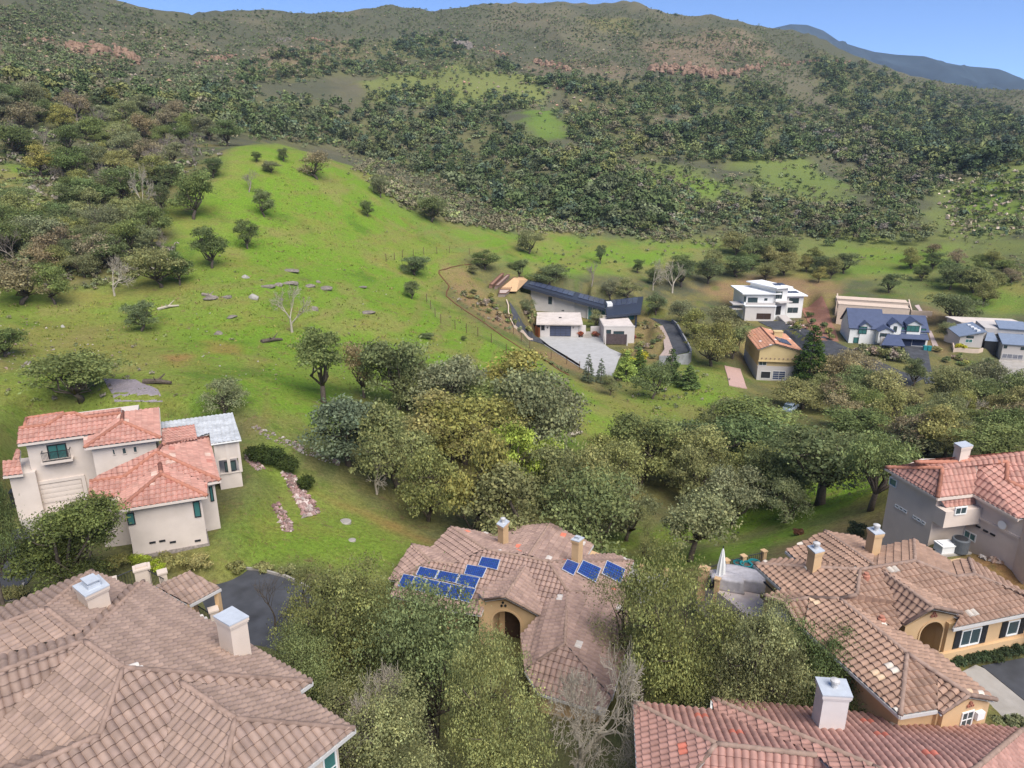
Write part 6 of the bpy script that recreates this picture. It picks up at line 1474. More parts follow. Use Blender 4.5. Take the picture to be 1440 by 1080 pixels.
    for e in (p, q):
        m = MB(); m.obox(e, d, .12, .12, 15.4, 18.6); m.build('post', OFFW, fe)
    # forecourt, paths, driveway with its retaining wall
    sheet('forecourt', PP([c(280,680), c(345,672), c(680,680), c(920,655), c(930,745), c(985,790), c(1110,845), c(1080,900), c(1020,1075), c(850,1075), c(690,985), c(520,880), c(330,755)], 15.8), PALEC, z=15.82, label='pale concrete forecourt of the modern house', thick=.5)
    d6 = lambda x, y: (880+x/9, 420+y/9)
    sheet('driveway', PP([d6(300,240), d6(560,285), d6(640,330), d6(705,440), d6(780,570), d6(805,640), d6(780,682), d6(600,712), d6(600,640), d6(540,480), d6(470,340)], 16.95), ASPH, z=16.98, label='curved asphalt driveway behind a grey retaining wall', thick=.4)
    sheet('verge', PP([d6(310,280), d6(400,340), d6(470,340), d6(540,480), d6(600,640), d6(600,712), d6(430,720), d6(490,640), d6(470,470), d6(390,360)], 16.9), mottle('pinkish gravel', (.46,.36,.31), .25, 2, .95, .1), z=16.93, thick=.3)
    rw = MB(); pts = PP([d6(590,262), d6(650,310), d6(715,430), d6(790,560), d6(828,640), d6(826,668), d6(790,692), d6(620,722), d6(430,726)], 17.9)
    for p, q in zip(pts[:-1], pts[1:]):
        e = unit((q-p)[:2]); rw.obox(((p+q)/2)[:2], e, np.linalg.norm((q-p)[:2])/2+.14, .16, 11.5, 17.9)
    set_props(rw.build('retaining_wall', mottle('grey block wall', (.33,.33,.34), .12, .8, .9, .1, .3, 6, dirt=.3), loc=pts[4]*[1,1,0]+[0,0,14]), 'curved grey retaining wall round the outer edge of the asphalt driveway', 'wall')
    r7 = lambda x, y: (600+x/9, 370+y/9)
    L_ = [r7(1040,480), r7(1090,690), r7(1080,800), r7(1240,890), r7(1350,990)]+[c(330,755), c(520,880), c(690,985)]; Rr = [c(690,960), c(530,860), c(380,770), c(280,690), c(200,610), c(110,540), c(80,480), c(50,430)]
    sheet('path', [tuple(G(*q)[:2]) for q in L_+Rr], ASPH, off=.12, step=1.0, label='grey asphalt path curving along the left of the modern house')
    wall_line('garden_wall', [r7(1010,485), r7(1035,560), r7(1035,640), r7(1065,740), r7(1100,810), r7(1220,880), r7(1340,980)], .55, .22, BEIGE, 'low pale stone wall along the curving path')
    ditch = [r7(640,45), r7(540,20), r7(420,30), r7(280,65), r7(160,95), r7(155,130), r7(200,190), r7(270,270), r7(285,300), r7(255,360), r7(250,420), r7(330,490), r7(440,570), r7(560,650), r7(700,740), r7(840,840), r7(960,930), r7(1100,1020), r7(1190,1080), (752,500), (772,510), (785,520), (800,528)]
    wall_line('drainage_edging', ditch, .3, .3, mottle('dark earth edging', (.17,.085,.045), .3, 3, .95, .1), 'thin dark brown edging line looping down the slope left of the modern house', off=-.15)
    # raised garden beds
    bd = [(((915,362),(1085,222),(1205,215),(1050,362)), 'large sandy raised bed above the modern house', (.62,.40,.22)), (((905,380),(1045,380),(985,430),(900,430)), 'small pale raised bed below the large sandy bed', (.45,.36,.31)), (((780,315),(930,175),(965,175),(820,320)), 'narrow timber-edged bed, leftmost of the terraced beds', (.30,.17,.12)), (((850,330),(1000,190),(1040,190),(890,330)), 'narrow timber-edged bed next to the large sandy bed', (.34,.24,.2))]
    for k, (pp, lab, col) in enumerate(bd):
        t = thing('raised_bed', lab, 'garden bed', G(*r7(*pp[0])), 'terraced garden beds'); q = [G(*r7(*x)) for x in pp]; zt = max(x[2] for x in q)+.1; n_ = unit(np.cross(q[1]-q[0], q[3]-q[0])); n_ = n_ if n_[2] > 0 else -n_
        slab(t, 'soil', [x+n_*1.0 for x in q], 1.7, mottle('bed soil', col, .12, 1.5, .95, .1))
        e = MB()
        for a, b in zip(q, q[1:]+q[:1]): e.tube([a+n_*1.03, b+n_*1.03], .14, 4)
        e.build('timber_edge', mottle('bed timber', (.17,.09,.06), .2, 3), t)
def wall_line(name, pts, hgt, th, mat, label, off=0, cat='wall'):
    g = Gs([p[0] for p in pts], [p[1] for p in pts]); q = []
    for a, b in zip(g[:-1], g[1:]):
        n = max(1, int(np.linalg.norm(b-a)/1.2)); q += [a+(b-a)*i/n for i in range(n)]
    q.append(g[-1]); q = np.array(q); q[:, 2] = H(q[:, 0], q[:, 1])+off; V, F = [], []
    for i, p in enumerate(q):
        d = unit((q[min(i+1, len(q)-1)]-q[max(i-1, 0)])*[1,1,0]); n = np.array([-d[1], d[0], 0])*th/2; V += [p-n-[0,0,.6], p+n-[0,0,.6], p+n+[0,0,hgt], p-n+[0,0,hgt]]
    for i in range(len(q)-1):
        a, b = 4*i, 4*i+4; F += [[a+k, b+k, b+(k+1) % 4, a+(k+1) % 4] for k in range(4)]
    F += [[0,1,2,3], [len(V)-1, len(V)-2, len(V)-3, len(V)-4]]
    return set_props(obj(name, V, F, mat, loc=q[len(q)//2]), label, cat)
def house_white():
    h = thing('modern_house', 'white flat-roofed modern house with a brown garage door on the far knoll', 'house', Pz(1085,452,14.9)); c = lambda x, y: (1010+x/9, 380+y/9); z0 = 14.9
    WR = mottle('white roof membrane', (.82,.82,.82), .03, .5, .8, .2)
    p, q, z1, d, n = blk(h, c(330,635), c(700,640), z0, c(0,455)[1], 9, OFFW, name='garage_wall', roof=WR, over=.3, th=.25)
    up, uq, uz, ud, un = blk(h, c(325,430), c(735,432), z1+.2, c(0,300)[1], 11, WHITE, name='upper_wall', roof=WR, over=.9, th=.35, zb=z0)
    tp, tq, tz, td, tn = blk(h, c(845,600), c(1050,600), z0, c(0,325)[1], 10, WHITE, name='tower_wall', roof=WR, over=.8, th=.3)
    sp, sq, sz, sd, sn = blk(h, c(700,625), c(840,610), z0, c(0,235)[1], 11, WHITE, name='stair_wall', roof=WR, over=.9, th=.3)
    window(h, p, q, c(488,545), c(662,620), mull=1, fm=WOODG, gm=DOORW, rows=3, name='garage_door')
    window(h, up, uq, c(378,345), c(492,430), mull=1, fm=DARK, gm=GLASS); window(h, up, uq, c(585,355), c(620,385), mull=0, fm=DARK); window(h, up, uq, c(330,330), c(350,400), mull=0, fm=DARK)
    for x, y in ((900,352), (962,352), (882,472), (948,472)): window(h, tp, tq, c(x,y), c(x+55,y+65), mull=1, fm=DARK)
    for x in (735, 762, 790): window(h, sp, sq, c(x,270), c(x+14,358), mull=0, fm=DARK, fw=.03)
    window(h, sp, sq, c(735,458), c(785,560), mull=0, fm=DARK, gm=DARK, name='front_door'); cn = MB(); m = (sp+sq)/2; _, zc, _ = vplane(*c(780,400), sp, sq); cn.obox(m[:2]-sn*.8, sd, np.linalg.norm((sq-sp)[:2])/2+.3, 1.2, zc, zc+.25); cn.build('canopy', GST, h)
    st = MB()
    for i in range(6): st.obox(m[:2]-sn*(3.2-.45*i), sd, 1.4, .5, z0-1, z0+.2+.2*i)
    st.build('entry_steps', GST, h)
    bl = MB(); m = (p+q)/2
    bl.obox(m[:2]+n*.3, d, np.linalg.norm((q-p)[:2])/2, .05, z1+.25, z1+1.0); bl.build('terrace_parapet', GST, h)
    for (a, b, w_, zz) in ((tp, tq, 4, tz+.3), (sp, sq, 4, sz+.3)):
        for k in range(2):
            e = a[:2]+(b-a)[:2]*(.3+.4*k)+n*4; m = MB(); m.obox(e, d, .8, 1.4, zz, zz+.15); m.build('roof_light', MPANEL, h)
    lb = MB(); e = up[:2]-ud*1.5+un*2; lb.obox(e, ud, 1.6, 2.0, uz-3.2, uz-2.9); lb.obox(e, ud, 1.6, 2.0, uz-4.6, uz-4.3); lb.build('side_deck', GST, h)
def house_orange():
    h = thing('tiled_house', 'yellow ochre house with an orange tiled gable roof below the white house', 'house', Pz(1087,535,12.9)); c = lambda x, y: (1030+x/10.286, 440+y/10.286); z0 = 12.9
    p, q = Pz(*c(345,965), z0), Pz(*c(925,985), z0); d = unit((q-p)[:2]); n = np.array([-d[1], d[0]]); n = n if n[1] > 0 else -n
    mb = MB(); mb.prism([tuple(p[:2]), tuple(q[:2]), tuple(q[:2]+n*15), tuple(p[:2]+n*15)], z0-2, z0+3.1); mb.build('garage_wall', GST, h)
    m2 = MB(); _, zm, _ = vplane(*c(345,690), p, q); m2.prism([tuple(p[:2]+n*.4), tuple(q[:2]+n*.4), tuple(q[:2]+n*15), tuple(p[:2]+n*15)], z0+3.1, zm+.2); m2.build('middle_wall', YST, h)
    L0, R0, A0 = p+[0,-.1,0], q+[0,-.1,0], None
    _, ze, _ = vplane(*c(345,525), p, q); _, ze2, _ = vplane(*c(910,550), p, q); sa, za, _ = vplane(*c(612,447), p, q); zl = (ze+ze2)/2; ap = p[:2]+d*sa
    V = lambda xy, z: np.array([xy[0], xy[1], z]); a, b = p[:2]-n*.25, q[:2]-n*.25; cc = ap-n*.25
    vs = [V(a, zm), V(b, zm), V(b, ze2), V(cc, za), V(a, ze)]; bk = [v+V(n*15, 0) for v in vs]; obj('gable_wall', vs+bk, [[0,1,2,3,4],[9,8,7,6,5]]+[[i, (i+1) % 5, (i+1) % 5+5, i+5] for i in range(5)], YST, h)
    r = Roof([(.50,.245,.15), (.56,.33,.23), [(.72,.62,.55), (.5,.2,.1)], (.02,.01)], samples=3, w=.5, c=.6, amp=.06, lift=.06, seed=700)
    o = .5; up = .25; f = -n*.4; r.face([V(cc+f, za+up), V(cc+n*15, za+up), V(a-d*o+n*15, ze+up-.15), V(a-d*o+f, ze+up-.15)], n*1.0 if 0 else V(n, 0)); r.face([V(cc+f, za+up), V(b+d*o+f, ze2+up-.15), V(b+d*o+n*15, ze2+up-.15), V(cc+n*15, za+up)], V(n, 0))
    r.cap(V(cc+f, za+up), V(cc+n*15, za+up), r=.16); r.build(h, CAPR)
    bd = MB(); bd.obox(((a+b)/2), d, np.linalg.norm(b-a)/2+.1, .12, zm-.1, zm+.12)
    bd.build('band', YST, h)
    for i in range(9):
        e = a+(b-a)*(i+.7)/9.4-n*.06; m = MB(); m.obox(e, d, .12, .08, zm+.55, zm+.8); m.build('beam_end', CAPT, h)
    window(h, p+V(n*.4,0), q+V(n*.4,0), c(385,685), c(490,762), mull=1, shutters=None)
    window(h, p, q, c(412,842), c(545,950), mull=0, fm=WHITE, gm=DARK, name='garage_door', label='left garage door standing open and dark'); window(h, p, q, c(585,838), c(755,970), mull=1, fm=WHITE, gm=MPANEL, name='garage_door', rows=4)  # dark pane paints the shade inside the open left garage
    e = (V(cc+n*4.2, za)+V(b+n*4.2, ze2))/2; w_ = V(d*1.3, (ze2-za)/np.linalg.norm(b-cc)*1.3); slab(h, 'skylight', [e-w_-V(n*2.2,0)+[0,0,.5], e+w_-V(n*2.2,0)+[0,0,.5], e+w_+V(n*2.2,0)+[0,0,.5], e-w_+V(n*2.2,0)+[0,0,.5]], .12, MPANEL)
    ce = V(q[:2]-d*2.8+n*9, 0); m = MB(); m.obox(ce, d, .9, .7, z0, ze2+2.0); m.obox(ce, d, 1.0, .8, ze2+2.0, ze2+2.2); m.build('chimney', YST, h)
def house_navy():
    h = thing('gabled_house', 'white farmhouse with steep navy gables and navy garage doors before the beige terraces', 'house', Pz(1245,487,16.5)); c = lambda x, y: (1170+x/9, 400+y/9); z0 = 16.5
    # left main block
    p, q = Pz(*c(205,735), z0), Pz(*c(860,770), z0); d = unit((q-p)[:2]); n = np.array([-d[1], d[0]]); V = lambda xy, z: np.array([xy[0], xy[1], z])
    _, ze, _ = vplane(*c(225,545), p, q); L1 = 7.6; e = p[:2]+d*L1
    def hall(s0, s1, off, ze_, rise, dep, nm):
        a, b = p[:2]+d*s0+n*off, p[:2]+d*s1+n*off; m = MB(); m.prism([tuple(a), tuple(b), tuple(b+n*dep), tuple(a+n*dep)], z0-2, ze_); m.build(nm, WHITE, h)
        vs = [V(a, ze_), V(a+n*dep, ze_), V(a+n*dep/2, ze_+rise), V(b, ze_), V(b+n*dep, ze_), V(b+n*dep/2, ze_+rise)]; obj('gable_wall', vs, [[0,1,2],[3,5,4],[0,3,4,1]], WHITE, h)
        o = .4; sl = rise/(dep/2); f = lambda xy, z: V(xy, z+.22)
        slab(h, 'roof', [f(a-d*o-n*o, ze_-sl*o), f(b+d*o-n*o, ze_-sl*o), f(b+d*o+n*dep/2, ze_+rise), f(a-d*o+n*dep/2, ze_+rise)], .2, NAVY)
        slab(h, 'roof', [f(a-d*o+n*dep/2, ze_+rise), f(b+d*o+n*dep/2, ze_+rise), f(b+d*o+n*(dep+o), ze_-sl*o), f(a-d*o+n*(dep+o), ze_-sl*o)], .2, NAVY); return a, b
    Wt = np.linalg.norm((q-p)[:2]); WR_ = vplane(*c(1205,700), p, q)[0]
    sm = vplane(*c(640,600), p, q)[0]
    a1, b1 = hall(0, sm, 0, ze, 3.6, 10, 'left_wall'); a2, b2 = hall(sm+.1, WR_, .8, ze-.25, 2.7, 9, 'right_wall')
    al = np.array([*a1, 0]); bl = np.array([*b1, 0]); ar = np.array([*a2, 0]); br = np.array([*b2, 0])
    def dorm(x0, x1, yb, yE, yA, fwd, base):
        pa, pb = base; o3 = V(-n*fwd, 0); s0 = vplane(x0, yb, pa+o3, pb+o3)[0]; s1 = vplane(x1, yb, pa+o3, pb+o3)[0]; zb = vplane(x0, yb, pa+o3, pb+o3)[1]
        dd = unit((pb-pa)[:2]); A = V((pa+o3)[:2]+dd*s0, zb); B = V((pa+o3)[:2]+dd*s1, zb); return gable(h, (x0, yb), (x1, yb), zb, yE, yA, 4.5+fwd, WHITE, NAVY, over=.35, pq=(A, B))
    C = lambda x, y: c(x, y)
    k = dorm(C(335,0)[0], C(462,0)[0], C(0,735)[1], C(0,520)[1], C(0,483)[1], .25, (al, bl))
    window(h, k[0], k[1], c(345,530), c(435,628), mull=1, fm=DARK, gm=TEALG, rows=2); window(h, al, bl, c(275,668), c(368,745), mull=1, fm=DARK, gm=TEALG)
    k = dorm(C(580,0)[0], C(768,0)[0], C(0,690)[1], C(0,590)[1], C(0,552)[1], 2.2, (al, bl)); window(h, k[0], k[1], c(610,615), c(728,672), mull=2, fm=DARK)
    k = dorm(C(718,0)[0], C(862,0)[0], C(0,655)[1], C(0,510)[1], C(0,468)[1], .5, (ar, br)); window(h, k[0], k[1], c(783,528), c(816,600), mull=0, fm=DARK)
    k = dorm(C(945,0)[0], C(1118,0)[0], C(0,608)[1], C(0,500)[1], C(0,458)[1], .4, (ar, br)); window(h, k[0], k[1], c(950,517), c(1100,602), mull=2, fm=DARK, gm=TEALG)
    window(h, ar, br, c(858,540), c(912,592), mull=0, fm=DARK, gm=TEALG); window(h, ar, br, c(1130,557), c(1186,608), mull=0, fm=DARK, gm=TEALG)
    # garage lean-to and doors
    s0 = vplane(*c(845,640), ar, br)[0]; s1 = vplane(*c(1205,650), ar, br)[0]; zt = vplane(*c(900,610), ar, br)[1]; dd = unit((br-ar)[:2]); A, B = ar[:2]+dd*s0, ar[:2]+dd*s1
    slab(h, 'lean_to_roof', [V(A-n*.02, zt), V(B-n*.02, zt), V(B-n*1.9, zt-1.0), V(A-n*1.9, zt-1.0)], .2, NAVY)
    gw = MB(); gw.prism([tuple(A-n*.9), tuple(B-n*.9), tuple(B), tuple(A)], z0-1.5, zt-.85); gw.build('garage_wall', WHITE, h); ga, gb = V(A-n*.9, 0), V(B-n*.9, 0)
    for x0, x1 in ((862,1000), (1022,1172)): window(h, ga, gb, c(x0, 685), c(x1, 778), mull=1, fm=DNAVY, gm=DNAVY, fw=.1, name='garage_door', rows=4)
    # porch
    pa, pb = Pz(*c(640,850), z0), Pz(*c(870,865), z0); _, zp, _ = vplane(*c(740,765), pa, pb); bk = V(n*4, 0); pe = [V(pa[:2]-d*.6-n*.4, zp), V(pb[:2]+d*.6-n*.4, zp), V(pb[:2]+d*.2+n*4, zp+1.6), V(pa[:2]+d*1.5+n*4, zp+1.6)]
    slab(h, 'porch_roof', pe, .2, NAVY)
    for e in (pa, (pa+pb)/2, pb):
        m = MB(); m.obox(e, d, .16, .16, z0-1.5, zp); m.build('porch_post', DARK, h)
    pw = MB(); pw.prism([tuple(pa[:2]+n*3), tuple(pb[:2]+n*3), tuple(pb[:2]+n*3.4), tuple(pa[:2]+n*3.4)], z0-1.5, zp+1); pw.build('porch_wall', GST, h)
    sheet('driveway', [tuple(G(*c(*t))[:2]) for t in ((885,775), (1190,790), (1235,960), (1260,1100), (1300,1250), (1180,1260), (1130,1080), (1040,980), (945,930))], ASPH, off=.1, label='grey driveway below the navy garage doors')
    # beige terraces behind
    for k, (pts, base, lab) in enumerate((((c(55,235), c(965,280)), 3.0, 'upper beige retaining wall behind the farmhouse'), ((c(75,305), c(980,352)), 2.4, 'lower beige retaining wall just behind the navy roof'))):
        a, b = P(*pts[0], 196-k*8), P(*pts[1], 190-k*8); e = unit((b-a)[:2]); nn = np.array([-e[1], e[0]]); zt = vplane(*((c(55,180), c(75,248))[k]), a, b)[1]
        m = MB(); mid = (a+b)[:2]/2; m.obox(mid+nn*.2, e, np.linalg.norm((b-a)[:2])/2, .3, min(a[2], b[2])-6, zt); m.obox(mid+nn*3.0, e, np.linalg.norm((b-a)[:2])/2, 2.6, zt-1.5, zt-.15); m.obox(mid+nn*.2, e, np.linalg.norm((b-a)[:2])/2+.05, .38, zt, zt+.12)
        set_props(m.build('retaining_wall', BEIGE, loc=V(mid, zt-3)), lab, 'wall')
    wall_line('retaining_wall', [c(60,180), c(70,320), c(85,440), c(100,480)], 1.6, .3, BEIGE, 'left side wall of the beige terraces'); wall_line('retaining_wall', [c(965,240), c(985,330), c(1000,380), c(1260,400)], 1.2, .3, BEIGE, 'right side wall of the beige terraces')
    PK = mottle('pink concrete', (.50,.40,.37), .1, 1, .9, .1)
    sheet('path', [tuple(G(*c(*t))[:2]) for t in ((1045,270), (1100,260), (1160,380), (1200,400), (1215,430), (1130,380))], PK, off=.1); sheet('path', [tuple(G(*c(*t))[:2]) for t in ((1215,590), (1255,590), (1345,780), (1280,800))], PK, off=.1)
    bn = thing('wheelie_bin', 'teal wheeled bins beside the navy garage doors', 'bin', Pz(*c(1200,835), z0)); q0 = Pz(*c(1200,835), z0)
    for k in (-.45, .45):
        m = MB(); m.obox(q0[:2]+d*k, d, .38, .4, z0-.2, z0+1.0); m.build('bin_body', TEAL, bn); m = MB(); m.obox(q0[:2]+d*k, d, .41, .44, z0+1.0, z0+1.09); m.build('lid', TEAL, bn)
TEAL = mottle('teal glaze', (.02,.25,.27), .15, 4, .4, .5)
def house_grey():
    h = thing('modern_house', 'grey beige house with blue grey roofs and a striped garage door at the right edge', 'house', Pz(1385,492,17)); c = lambda x, y: (1310+x/9.815, 430+y/9.815)
    V = lambda xy, z: np.array([xy[0], xy[1], z])
    p, q, z1, d, n = blk(h, c(370,560), c(685,575), 17.5, c(0,418)[1], 9, GST); _, zr, _ = vplane(*c(690,360), p, q)
    bq = q[:2]; obj('wall', [V(p[:2], z1), V(bq, z1), V(bq, zr), V(p[:2]+n*9, z1), V(bq+n*9, z1), V(bq+n*9, zr)], [[0,1,2],[3,5,4],[1,4,5,2],[0,2,5,3],[0,3,4,1]], GST, h)
    rs = slab(h, 'roof', [V(p[:2]-d*.5-n*.5, z1+.1), V(bq+d*.3-n*.5, zr+.25), V(bq+d*.3+n*8, zr+.6), V(p[:2]-d*.5+n*8, z1+.5)], .2, GREYROOF)
    for k in range(4):
        e = V(bq-d*1.0+n*(.8+1.8*k), zr+.2); m = MB(); m.obox(e, d, .35, .35, zr-.3, zr+.3); m.build('skylight', WHITE, h)
    window(h, p, q, c(470,458), c(560,510), mull=1, fm=WHITE, gm=TEALG); window(h, p, q, c(485,415), c(580,450), mull=0, fm=DARK)
    mp, mq, mz, md, mn = blk(h, c(685,565), c(960,585), 17.3, c(0,300)[1], 8, GST, name='middle_wall', roof=None, zb=15)
    for x in (862, 898, 934): window(h, mp, mq, c(x-12,390), c(x+12,410), mull=0, fm=DARK, fw=.04)
    e0, e1 = mp[:2]+md*.1-mn*2, mp[:2]+md*2.4-mn*2; _, zpo, _ = vplane(*c(700,480), V(e0, 0), V(e1, 0)); slab(h, 'porch_roof', [V(e0-md*.2, zpo), V(e1+md*.2, zpo), V(e1-md*.5+mn*2, zpo+1.6), V(e0+md*.5+mn*2, zpo+1.6)], .15, GREYROOF)
    pw = MB(); pw.prism([tuple(e0+mn*.2), tuple(e1+mn*.2), tuple(e1+mn*2), tuple(e0+mn*2)], 15, zpo-.1); pw.build('porch', DARK, h)
    ba, bb = P(*c(405,300),174), P(*c(1330,340),171); _, bz, _ = vplane(*c(405,235), ba, bb); bm_ = MB(); bm_.prism([tuple(ba[:2]), tuple(bb[:2]), tuple(bb[:2]+[0,6]), tuple(ba[:2]+[0,6])], 16, bz); bm_.build('back_wall', GST, h); bm_ = MB(); bm_.prism([tuple(ba[:2]-.4), tuple(bb[:2]-[0,.4]), tuple(bb[:2]+[0,6.4]), tuple(ba[:2]+[-.4,6.4])], bz+.002, bz+.25); bm_.build('flat_roof', FLATR, h)
    gp, gq, gz, gd, gn = blk(h, c(945,740), c(1330,770), 15.7, c(0,530)[1], 8, GST, name='garage_wall')
    slab(h, 'roof', [V(gp[:2]-gd*.3-gn*.4, gz+.2), V(gq[:2]-gn*.4, gz+.2), V(gq[:2]+gn*4.5, gz+1.7), V(gp[:2]-gd*.3+gn*4.5, gz+1.7)], .2, GREYROOF)
    up = MB(); up.prism([tuple(gp[:2]+gn*4.4), tuple(gq[:2]+gn*4.4), tuple(gq[:2]+gn*8), tuple(gp[:2]+gn*8)], gz, gz+2.7); up.build('upper_wall', GST, h)
    slab(h, 'roof', [V(gp[:2]-gd*.3+gn*4.0, gz+2.8), V(gq[:2]+gn*4.0, gz+2.8), V(gq[:2]+gn*8.3, gz+3.8), V(gp[:2]-gd*.3+gn*8.3, gz+3.8)], .2, GREYROOF)
    for x in (1107, 1142, 1178, 1212, 1248): window(h, V(gp[:2]+gn*4.4, 0), V(gq[:2]+gn*4.4, 0), c(x-10,390), c(x+12,412), mull=0, fm=DARK, fw=.04)
    window(h, gp, gq, c(1003,545), c(1040,588), mull=0, fm=DARK); window(h, gp, gq, c(1235,570), c(1275,612), mull=0, fm=DARK); window(h, gp, gq, c(975,655), c(1255,745), mull=3, fm=GUT, gm=MPANEL, rows=4, fw=.12, name='garage_door')
    sheet('driveway', PP([c(930,750), c(1400,770), c(1330,1000), c(1050,1010), c(930,990)], 15.6), CONC, off=.12, label='pale driveway below the striped garage door')
    wall_line('garden_wall', [c(285,560), c(300,640), c(640,650), c(700,640)], .9, .25, BEIGE, 'low pale garden wall below the grey house')
# ------------------------------------------------------------------ roads, fences, rocks, shrubs and small things
def ribbon(name, pts, w, mat, off=.1, label=None):
    """road along a line of photo spots, w metres wide"""
    g = Gs([p[0] for p in pts], [p[1] for p in pts]); L_, R_ = [], []
    for i, p in enumerate(g):
        d = unit((g[min(i+1, len(g)-1)]-g[max(i-1, 0)])[:2]); n = np.array([-d[1], d[0]])*w/2; L_.append(p[:2]+n); R_.append(p[:2]-n)
    return sheet(name, L_+R_[::-1], mat, off=off, step=1.5, label=label)
def kerb(pts, z, label, w=.15, hgt=.14, mat=None, px=True):
    q = [Pz(x, y, z) for x, y in pts]; m = MB()
    for a, b in zip(q[:-1], q[1:]): m.obox(((a+b)/2)[:2], (b-a)[:2], np.linalg.norm((b-a)[:2])/2+.03, w/2, z-.3, z+hgt)
    return set_props(m.build('kerb', mat or CONC, loc=q[0]), label, None, None, 'structure')
def roads():
    sheet('turning_circle', PP([(268,842),(286,812),(322,801),(360,803),(400,813),(432,828),(455,860),(440,910),(380,925),(320,910),(285,880)], 31.22), ASPH, z=31.26, label='dark asphalt turning circle beside the shed-roofed pavilion', thick=.4)
    kerb([(284,810),(322,799),(362,801),(402,811),(434,827)], 31.28, 'pale kerb round the top of the turning circle')
    sheet('road', PP([(-30,860),(2,862),(40,820),(62,790),(95,755),(60,735),(20,720),(10,760),(-30,780)], 32.2), ASPH, z=32.28, label='asphalt lane behind the bright green tree at the left', thick=.4)
    kerb([(-5,858),(18,846),(30,832),(33,822)], 32.3, 'curved pale kerb at the left edge')
    sheet('driveway', PP([(28,722),(130,704),(140,722),(128,745),(60,752),(30,740)], 32.75), CONC, z=32.8, label='pale concrete drive before the left garage door', thick=.4)
    sheet('driveway', PP([(1352,945),(1372,935),(1384,940),(1470,1010),(1455,1070),(1400,1040),(1385,1000)], 33.45), CONC, z=33.46, label='concrete apron beside the arched window gable', thick=.4)
    sheet('road', PP([(1380,937),(1440,926),(1500,918),(1540,1010),(1470,1010)], 33.42), ASPH, z=33.47, label='dark asphalt drive at the right edge', thick=.3)
    ribbon('road', [(1083,452),(1097,459),(1112,466),(1128,474),(1146,482),(1166,490),(1186,498),(1206,507),(1228,517),(1255,528),(1290,537)], 7, ASPH, .12, 'asphalt lane running past the white and navy houses')
    ribbon('track', [(1140,430),(1150,445),(1156,460),(1162,480)], 5.5, mottle('red brown track', (.34,.17,.115), .2, 1.5, .95, .1), .12, 'red brown dirt track right of the white house')
    ribbon('path', [(1030,517),(1034,530),(1038,545)], 3.5, mottle('pink paving', (.50,.33,.28), .1, 2, .9, .1), .12, 'pink paved path left of the orange-roofed house')
    sheet('gravel', PP([(145,532),(190,532),(222,548),(228,560),(160,558)], float(G(185,547)[2])), mottle('grey gravel', (.30,.26,.27), .3, 4, .95, .1), off=.05, label='grey gravel patch on the slope behind the red-roofed house')
